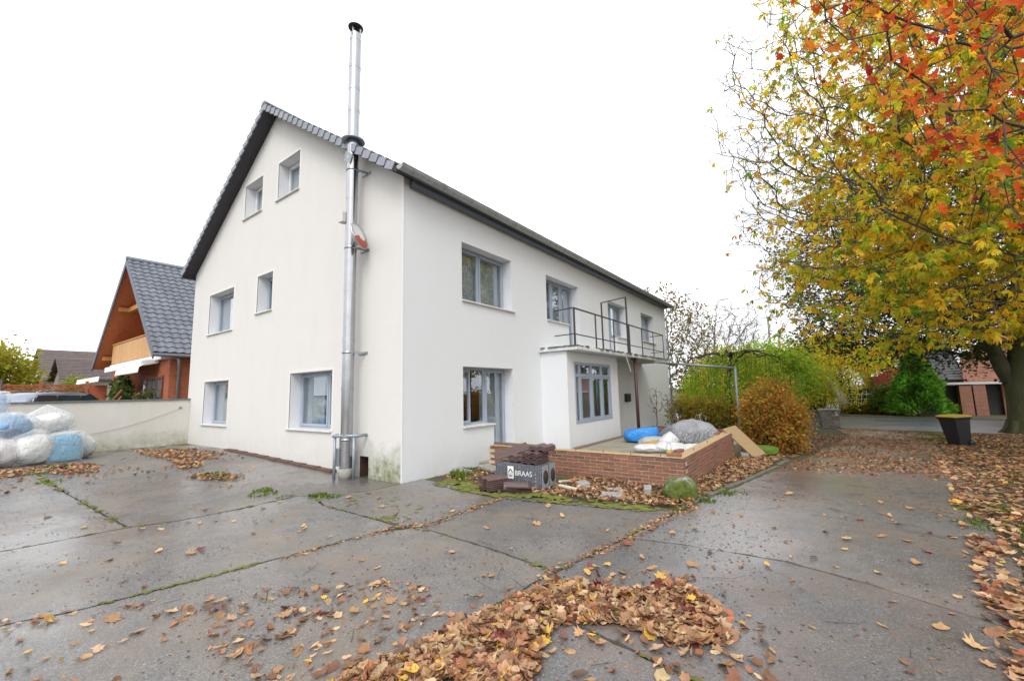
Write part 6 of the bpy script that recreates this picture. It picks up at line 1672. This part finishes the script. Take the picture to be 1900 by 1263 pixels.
# ---------------------------------------------------------------- fallen leaves
def in_poly(P, poly):
    x, y = P[:, 0], P[:, 1]; ins = np.zeros(len(P), bool); n = len(poly)
    for i in range(n):
        x0, y0 = poly[i]; x1, y1 = poly[(i + 1) % n]
        if y0 == y1: continue
        c = ((y0 > y) != (y1 > y)) & (x < (x1 - x0) * (y - y0) / (y1 - y0) + x0); ins ^= c
    return ins
FALL = [(.40, .235, .12), (.29, .155, .08), (.50, .34, .20), (.19, .095, .052), (.32, .13, .06), (.13, .025, .022), (.60, .36, .06), (.15, .085, .055)]
FW8 = [.30, .22, .16, .10, .10, .04, .03, .05]
def leaf_field(name, label, poly, n, size, pile, seed, dens=None, wts=FW8, tilt=.45, lab_cat='leaves', zoff=.004):
    rg = np.random.default_rng(seed); p = np.array(poly); lo, hi = p.min(0), p.max(0); got = []; tot = 0
    while tot < n:
        q = rg.uniform(lo, hi, (n * 2, 2)); q = q[in_poly(q, poly)]
        if dens:
            nn = np.array([mnoise.noise(V3((a * dens[0], b * dens[0], seed))) + .5 * mnoise.noise(V3((a * dens[0] * 2.7, b * dens[0] * 2.7, seed + 3))) for a, b in q]); q = q[rg.random(len(q)) < np.clip(dens[1] + dens[2] * nn, 0, 1)]
        got.append(q); tot += len(q)
        if len(got) > 30: break
    q = np.concatenate(got)[:n]; n = len(q)
    z = zgv(q[:, 0], q[:, 1]) + zoff + pile * rg.random(n) ** 1.2
    P = np.concatenate([q, z[:, None]], 1); a = rg.uniform(0, 2 * np.pi, n)
    dirs = np.stack([np.cos(a), np.sin(a), rg.normal(0, tilt * .5, n)], 1); nrm = unit(np.array([0, 0, 1.]) + rg.normal(0, tilt, (n, 3)))
    X, Y, Z = frames(dirs, nrm); col = palette(rg, n, FALL, wts, .25); S = rg.uniform(size * .35, size * .95, n)
    P[:, 2] += S * .06
    parts, cols = [], []; kind = rg.choice(6, n, p=[.22, .24, .09, .16, .22, .07])
    for k in range(6):
        s = kind == k; t = CURL[k]
        if not s.any(): continue
        A_, c_ = scatter(*t, P[s], X[s], Y[s], Z[s] * .62, S[s], col[s]); parts.append(A_); cols.append(c_)
    o = link(name, arr_mesh(name, parts, M_LITTER, cols)); return tag(o, label, lab_cat, None, 'stuff')
leaf_field('leaf_drift', 'big drift of tan and brown leaves on the asphalt in front', [(4.15, -4.3), (4.35, -3.5), (4.5, -2.8), (4.62, -2.1), (4.95, -2.0), (5.25, -1.95), (5.6, -1.55), (5.95, -1.85), (6.1, -2.3), (5.8, -2.5), (5.35, -2.45), (5.0, -2.75), (5.2, -3.3), (5.0, -3.9), (4.9, -4.4)], 4000, .122, .03, 1, (1.2, .85, .75))
leaf_field('leaf_drift', 'thin fringe of leaves round the front drift', [(3.9, -4.5), (4.1, -3.4), (4.3, -2.2), (4.8, -1.7), (5.7, -1.3), (6.3, -1.9), (6.4, -2.6), (5.6, -3.0), (5.6, -4.0)], 260, .12, .012, 2, (1.0, .5, 1.0))
leaf_field('leaf_carpet', 'deep carpet of brown leaves on the verge along the drive', [(7.95, -1.6), (8.05, .3), (8.26, 2.4), (8.66, 5.2), (9.3, 10.5), (9.8, 16), (10.6, 19.4), (15.5, 20.2), (12.6, 8), (10.6, 1), (9.6, -3.4), (8.2, -3.2)], 17000, .125, .035, 3, (.5, .92, .5), FW8, .34)
leaf_field('leaf_carpet', 'near edge of leaves lying on the drive beside the verge', [(7.45, -2.6), (7.5, -1.2), (7.75, .3), (8.0, 2.4), (8.4, 5.2), (9.0, 10.5), (9.3, 10.5), (8.66, 5.2), (8.26, 2.4), (8.05, .3), (7.95, -2.8)], 900, .135, .03, 4, (.9, .5, 1.0))
leaf_field('leaf_bed', 'brown leaves heaped along the foot of the terrace wall', [(1.9, .75), (2.7, .62), (3.4, .62), (4.3, .72), (5.0, .95), (5.05, 1.25), (5.2, 2.6), (5.4, 3.8), (5.6, 5.5), (5.75, 7.3), (4.74, 7.3), (4.74, 2.12), (2.7, 2.12), (2.72, 1.0), (1.9, .95)], 3600, .095, .045, 5, (1.4, .85, .8))
leaf_field('leaf_bed', 'leaves scattered in the corner between facade and terrace wall', [(.1, .75), (1.6, .5), (2.3, .35), (2.4, .7), (1.6, .8), (1.4, 2.1), (.4, 2.1)], 420, .085, .02, 6, (1.6, .5, 1.2))
leaf_field('leaf_bed', 'red-brown leaves under the copper bush and hedge', [(4.8, 7.3), (5.8, 7.3), (6.1, 8.0), (6.6, 11.5), (7.0, 14), (7.3, 17), (4, 19), (2, 18), (2, 11), (4.5, 9.8)], 5200, .10, .03, 7, (.6, .75, .8), [.2, .3, .06, .2, .2, .04, 0, .0])
leaf_field('leaf_drift', 'leaves strewn over the drive towards the street', [(5.8, 5.5), (8.6, 5.5), (9.2, 10.5), (9.8, 16), (10.8, 19.5), (7.3, 20.8), (7.4, 17), (6.8, 12.4), (6.1, 7.5)], 8000, .078, .003, 8, (.45, .6, 1.0), [.3, .24, .1, .12, .16, .04, 0, .04])
leaf_field('leaf_drift', 'brown leaf drift in the yard near the gable foot', [(-10.9, -1.75), (-9.0, -.5), (-7.2, -.35), (-5.9, -.8), (-6.6, -1.15), (-5.2, -1.55), (-4.7, -1.95), (-5.6, -1.95), (-6.9, -1.7), (-8.6, -1.8)], 1500, .11, .03, 9, (.9, .65, 1.1))
leaf_field('leaf_drift', 'small leaf clump with green weeds in the yard', [(-4.5, -1.95), (-3.9, -1.55), (-3.2, -1.45), (-3.1, -1.75), (-3.6, -2.1), (-4.2, -2.2)], 260, .10, .03, 10, (1.6, .7, .8))
leaf_field('leaf_drift', 'leaves drifted in front of the wrapped bales', [(-8.9, -5.5), (-8.7, -4.2), (-8.4, -3.2), (-7.6, -2.9), (-6.6, -3.2), (-6.6, -3.6), (-7.4, -3.9), (-7.2, -4.6), (-6.4, -5.4)], 1500, .11, .025, 11, (.8, .6, 1.1))
leaf_field('leaf_scatter', 'damp shredded leaves strewn over the near left asphalt', [(1.0, -5.4), (1.6, -4.7), (2.6, -3.6), (3.6, -2.7), (4.2, -3.0), (4.2, -4.6), (3.0, -5.0)], 330, .085, .006, 12, (1.2, .42, 1.2))
leaf_field('leaf_scatter', 'few leaves on the terrace floor around the sacks', [(1.2, 6.0), (1.3, 9.0), (4.0, 9.0), (4.3, 7), (3.0, 4.8), (1.5, 4.6)], 260, .09, .01, 13, (1.0, .5, 1.0), FW8, .45, 'leaves', .085)
leaf_field('leaf_scatter', 'thin scatter of leaves round the drifts by the gable', [(-11, -2.4), (-9.5, -.3), (-6, -.3), (-3, -1.2), (-2.2, -2.0), (-4.5, -2.8), (-8, -2.6)], 220, .10, .006, 14, (.7, .4, 1.2))
leaf_field('leaf_scatter', 'thin scatter of leaves round the bales', [(-9, -5.4), (-8.5, -3), (-6.5, -2.6), (-5, -3.4), (-4.5, -4.6), (-5, -5.4)], 200, .10, .006, 15, (.7, .4, 1.2))
# crumbs of leaf, bark and twig trodden into the asphalt
def crumbs(name, label, poly, n, seed, smin, smax, cols, dens):
    rg = np.random.default_rng(seed); p = np.array(poly); q = rg.uniform(p.min(0), p.max(0), (n * 3, 2)); q = q[in_poly(q, poly)]
    nn = np.array([mnoise.noise(V3((a * dens, b * dens, seed))) for a, b in q]); q = q[rg.random(len(q)) < np.clip(.45 + 1.1 * nn, .05, 1)][:n]; n = len(q)
    P = np.concatenate([q, (zgv(q[:, 0], q[:, 1]) + .003)[:, None]], 1); a = rg.uniform(0, 2 * np.pi, n)
    X, Y, Z = frames(np.stack([np.cos(a), np.sin(a), rg.normal(0, .08, n)], 1), unit(np.array([0, 0, 1.]) + rg.normal(0, .15, (n, 3))))
    asp = QL if smax < .05 else QN
    A_, c_ = scatter(*asp, P, X, Y, Z, rg.uniform(smin, smax, n), palette(rg, n, cols, [1] * len(cols), .3))
    return tag(link(name, arr_mesh(name, [A_], M_LITTER, [c_])), label, 'debris', None, 'stuff')
CR = [(.24, .13, .08), (.15, .085, .055), (.30, .17, .10), (.09, .06, .05), (.18, .07, .055)]
crumbs('leaf_crumbs', 'trodden leaf crumbs over the yard asphalt', [(-8, -4.5), (-2, -1), (2, .2), (4.8, .2), (4.6, -2), (4.4, -4.8), (1, -5.4), (-3, -5.4)], 2600, 31, .010, .03, CR, .7)
crumbs('leaf_crumbs', 'trodden leaf crumbs over the drive', [(4.6, -2), (5, .5), (5.4, 3), (6, 7), (8.9, 9), (8.3, 3), (8, 0), (7.9, -3), (5, -4.6)], 4600, 32, .010, .034, CR, .5)
# thin twigs
def ground_twigs():
    rg = np.random.default_rng(77); n = 110; q = np.stack([rg.uniform(1.5, 8, n), rg.uniform(-4.5, 5, n)], 1); a = rg.uniform(0, 2 * np.pi, n); L = rg.uniform(.06, .32, n)
    A = np.concatenate([q, (zgv(q[:, 0], q[:, 1]) + .006)[:, None]], 1); B = A + np.stack([np.cos(a) * L, np.sin(a) * L, rg.uniform(0, .012, n)], 1); C_ = B + np.stack([np.cos(a + .5) * L * .5, np.sin(a + .5) * L * .5, np.zeros(n)], 1)
    tag(link('ground_twigs', arr_mesh('ground_twigs', [segs(A, B, np.full(n, .002), np.full(n, .0017), 4), segs(B, C_, np.full(n, .0017), np.full(n, .001), 4)], M_BARKDARK)), 'thin dark twigs lying on the asphalt', 'twigs', None, 'stuff')
ground_twigs()
# single leaves one can pick out on the wet asphalt
def loose_leaf_mat(i, c1, c2):
    m, n, b = nmat('loose_leaf_%d' % i); p = pos(n); oi = n.nodes.new('ShaderNodeObjectInfo')
    c = mix(n, oi.outputs['Random'], c1, c2); c = mix(n, .5, c, ramp(n, noise(n, p, 60, 4), [(.3, g(.6)), (.7, g(1.25))]), 'MULTIPLY')
    n.links.new(c, b.inputs['Base Color']); b.inputs['Roughness'].default_value = .6; return m
LM = [loose_leaf_mat(0, (.34, .18, .08), (.56, .36, .18)), loose_leaf_mat(1, (.22, .11, .05), (.42, .24, .11)), loose_leaf_mat(2, (.58, .36, .06), (.50, .28, .08)), loose_leaf_mat(3, (.14, .03, .025), (.30, .09, .05))]
lm_ = []
for mi, mt in enumerate(LM):
    for k, t in enumerate(CURL):
        lm_.append((mi, arr_mesh('fallen_leaf', [(t[0].copy(), t[1])], mt, smooth=True)))
rl = random.Random(99)
ZONES = [([(4.6, -1.9), (5.0, .4), (5.5, 2.8), (8.2, 2.6), (7.95, 0), (7.9, -2.7), (6.3, -2.9), (6.2, -1.9), (5.7, -1.4)], 105, 'loose brown leaf lying flat on the wet drive', 'single leaves on the drive'),
         ([(5.3, -3.6), (5.4, -2.7), (6.3, -2.6), (8, -3.0), (8.1, -4.0)], 40, 'curled brown leaf on the drive in the near right corner', 'single leaves in the near corner of the drive'),
         ([(-3, -4.9), (-1.5, -2.2), (2.2, .1), (4.6, .3), (4.4, -2.4), (3.4, -2.6), (1.6, -4.9)], 60, 'loose tan leaf on the grey yard slabs', 'single leaves on the yard slabs'),
         ([(1.2, -5.2), (1.7, -4.5), (3.3, -2.9), (4.1, -3.2), (4.1, -4.4), (3.2, -4.8)], 45, 'crumpled brown leaf on the near yard slab by the drift', 'single leaves by the front drift')]
for poly, n, lab, grp in ZONES:
    p = np.array(poly); lo, hi = p.min(0), p.max(0); k = 0
    while k < n:
        x, y = rl.uniform(lo[0], hi[0]), rl.uniform(lo[1], hi[1])
        if not in_poly(np.array([[x, y]]), poly)[0]: continue
        mi = rl.choices((0, 1, 2, 3), (.5, .32, .06, .12))[0]; me = rl.choices([m for i, m in lm_ if i == mi], (.22, .24, .10, .14, .22, .08))[0]
        o = link('fallen_leaf', me); s = rl.uniform(.045, .115); o.scale = (s, s, s * rl.uniform(.45, 1.1)); o.location = (x, y, zg(x, y) + .006 + s * .05)
        o.rotation_euler = (rl.uniform(-.25, .25), rl.uniform(-.25, .25), rl.uniform(0, 6.28)); tag(o, lab, 'leaf', grp); k += 1

# ---------------------------------------------------------------- moss, weeds and grass
def moss_patch(name, label, poly, seed, dz=.006, h=.02, thr=-.12):
    rg = np.random.default_rng(seed); p = np.array(poly); st = .024; xs = np.arange(p[:, 0].min(), p[:, 0].max(), st); ys = np.arange(p[:, 1].min(), p[:, 1].max(), st)
    G = np.stack(np.meshgrid(xs, ys, indexing='ij'), -1); sh = G.shape[:2]; Q = G.reshape(-1, 2)
    ins = in_poly(Q, poly); nz_ = np.array([.8 * mnoise.noise(V3((a * 2.6, b * 2.6, seed))) + .6 * mnoise.noise(V3((a * 9, b * 9, seed))) + .7 * mnoise.noise(V3((a * 24, b * 24, seed))) for a, b in Q]); keep = (ins & (nz_ > thr)).reshape(sh)
    V = np.concatenate([Q + rg.uniform(-.012, .012, Q.shape), (zgv(Q[:, 0], Q[:, 1]) + dz + np.clip(nz_ + .2, 0, 1) * h)[:, None]], 1); ix = np.arange(len(Q)).reshape(sh); F = []
    ok = keep[:-1, :-1] & keep[1:, :-1] & keep[1:, 1:] & keep[:-1, 1:]
    a, b, c, d = ix[:-1, :-1][ok], ix[1:, :-1][ok], ix[1:, 1:][ok], ix[:-1, 1:][ok]
    F = np.concatenate([np.stack([a, b, c], 1), np.stack([a, c, d], 1)])
    if not len(F): return
    u, inv = np.unique(F, return_inverse=True)
    tag(link(name, arr_mesh(name, [(V[u], inv.reshape(-1, 3))], M_MOSS, smooth=True)), label, 'moss', None, 'stuff')
moss_patch('moss', 'bright yellow-green moss strip in front of the leaf bed', [(.5, .2), (1.2, .12), (2.4, .0), (3.4, .2), (4.6, .45), (4.95, .8), (4.3, .78), (3.4, .62), (2.6, .7), (1.9, .45), (1.3, .8), (.6, .8)], 1, .005, .016, -.32)
moss_patch('moss', 'thin moss film on the slab below the house corner', [(-.4, -1.35), (.3, -1.65), (1.9, -1.7), (2.3, -1.5), (2.3, -.9), (1.2, -.9), (.3, -.6)], 2, .003, .004, .22)
moss_patch('moss', 'green algae film at the foot of the boundary wall', [(-11.4, -3.0), (-10.9, -2.0), (-10.6, -.3), (-9.8, -.05), (-11.4, -.05)], 3, .003, .006, .12)
def line_moss(name, label, pts, w, seed):
    poly = []; back = []
    for i, (x, y) in enumerate(pts):
        a = pts[max(i - 1, 0)]; b = pts[min(i + 1, len(pts) - 1)]; d = V3((b[0] - a[0], b[1] - a[1], 0)).normalized()
        poly.append((x - d.y * w, y + d.x * w)); back.append((x + d.y * w, y - d.x * w))
    moss_patch(name, label, poly + back[::-1], seed, .001, .012, -.05)
line_moss('joint_moss', 'moss in the long slab joint leading to the wrapped bales', [(-6.7, -4.0), (-4.45, -3.93), (-1.06, -3.8)], .07, 11)
line_moss('joint_moss', 'moss in the joint across the middle of the yard', [(-1.15, -4.9), (-1.06, -3.8), (-.83, -3.29), (-.76, -2.58), (-.8, -1.6)], .04, 12)
line_moss('joint_moss', 'moss in the joint along the near slab', [(1.42, -5.07), (1.59, -4.72), (1.76, -3.88), (1.92, -3.01), (2.06, -2.1), (2.2, -1.7), (2.4, -.9), (2.4, -.1)], .04, 13)
line_moss('joint_moss', 'moss in the joint below the house corner', [(-.8, -1.6), (-.4, -1.5), (.21, -1.72), (1.2, -1.75), (2.2, -1.72), (3.6, -1.77), (4.54, -1.91)], .045, 14)
line_moss('joint_moss', 'moss in the joint between yard and drive', [(4.4, -3.1), (4.5, -2.4), (4.54, -1.91), (4.67, -1.17), (4.93, .43), (5.05, 1.1)], .05, 15)
line_moss('joint_moss', 'moss in the cross joint of the near drive', [(5.3, -2.68), (5.93, -2.76), (6.4, -2.82)], .04, 16)
leaf_field('joint_leaves', 'brown leaf crumbs caught in the slab joints', [(4.48, -2.4), (4.58, -2.4), (4.62, -1.6), (4.8, -1.1), (5.05, .5), (5.2, 1.2), (5.0, 1.2), (4.85, .4), (4.6, -1.2), (4.45, -1.9)], 420, .055, .012, 41)
leaf_field('joint_leaves', 'brown leaf crumbs caught in the near slab joint', [(1.9, -3.2), (2.05, -2.2), (2.1, -1.75), (2.35, -1.5), (2.35, 0), (2.47, 0), (2.5, -1.6), (2.2, -1.9), (2.1, -2.3), (1.98, -3.2)], 420, .05, .012, 42)

def tuft(name, label, spots, seed, group, wide=False):
    rg = np.random.default_rng(seed); parts, cols = [], []
    for x, y, r, n, h in spots:
        a = rg.uniform(0, 2 * np.pi, n); rr = r * np.sqrt(rg.random(n)); P = np.stack([x + rr * np.cos(a), y + rr * np.sin(a), np.zeros(n)], 1); P[:, 2] = zgv(P[:, 0], P[:, 1]) - .01
        d = unit(np.stack([np.cos(a) * .6, np.sin(a) * .6, rg.uniform(.5, 1.4, n)], 1) + rg.normal(0, .3, (n, 3))); X, Y, Z = frames(d, rand_dirs(rg, n))
        t = quadleaf(.30 if wide else .09, .05); A_, c_ = scatter(*t, P, X, Y, Z, rg.uniform(h * .5, h, n), palette(rg, n, [(.13, .22, .025), (.2, .3, .03), (.09, .15, .02)], [.4, .35, .25])); parts.append(A_); cols.append(c_)
    tag(link(name, arr_mesh(name, parts, M_LEAF, cols)), label, 'weeds', group, 'stuff')
tuft('weeds', 'green weed tufts in the yard joints and leaf clumps', [(-4.05, -1.75, .22, 97, 0.0806), (-3.6, -1.7, .16, 67, 0.0744), (-1.75, -1.75, .16, 60, 0.062), (-1.45, -1.9, .22, 82, 0.062), (-.9, -1.75, .14, 45, 0.0434), (-.45, -1.42, .16, 82, 0.0744), (-.2, -1.3, .14, 60, 0.062), (-5.9, -3.95, .2, 52, 0.062), (-9.4, -1.2, .15, 37, 0.062), (-8.3, -3.55, .18, 67, 0.0868), (-7.3, -4.0, .16, 45, 0.062)], 1, None, True)
tuft('weeds', 'weeds sprouting at the facade foot and moss strip', [(.35, 1.25, .18, 60, 0.124), (.55, 1.0, .2, 67, 0.0992), (.95, .75, .14, 45, 0.0744), (.2, 1.7, .12, 37, 0.112), (1.3, .3, .1, 30, 0.0496), (1.55, .1, .1, 30, 0.0434), (4.97, .85, .1, 60, 0.0434), (4.5, -2.75, .08, 45, 0.0372), (4.45, -2.95, .07, 30, 0.031), (5.32, 2.1, .14, 60, 0.062), (5.2, 1.5, .1, 45, 0.062), (5.5, 2.3, .2, 67, 0.0434), (.95, 8.7, .16, 52, 0.124), (5.0, 2.9, .1, 30, 0.0868)], 2, None, True)
tuft('grass', 'grass blades poking through the verge leaves', [(rl.uniform(8.1, 9.2) + .12 * k, .2 + .55 * k + rl.uniform(-.2, .2), .28, 90, .1) for k in range(14)] + [(10.5 + rl.uniform(-.8, 2.2), 16 + rl.uniform(-1, 3), .5, 120, .12) for k in range(8)] + [(8.2, 1.9, .3, 160, .09), (8.35, 2.9, .3, 160, .09)], 3, None)
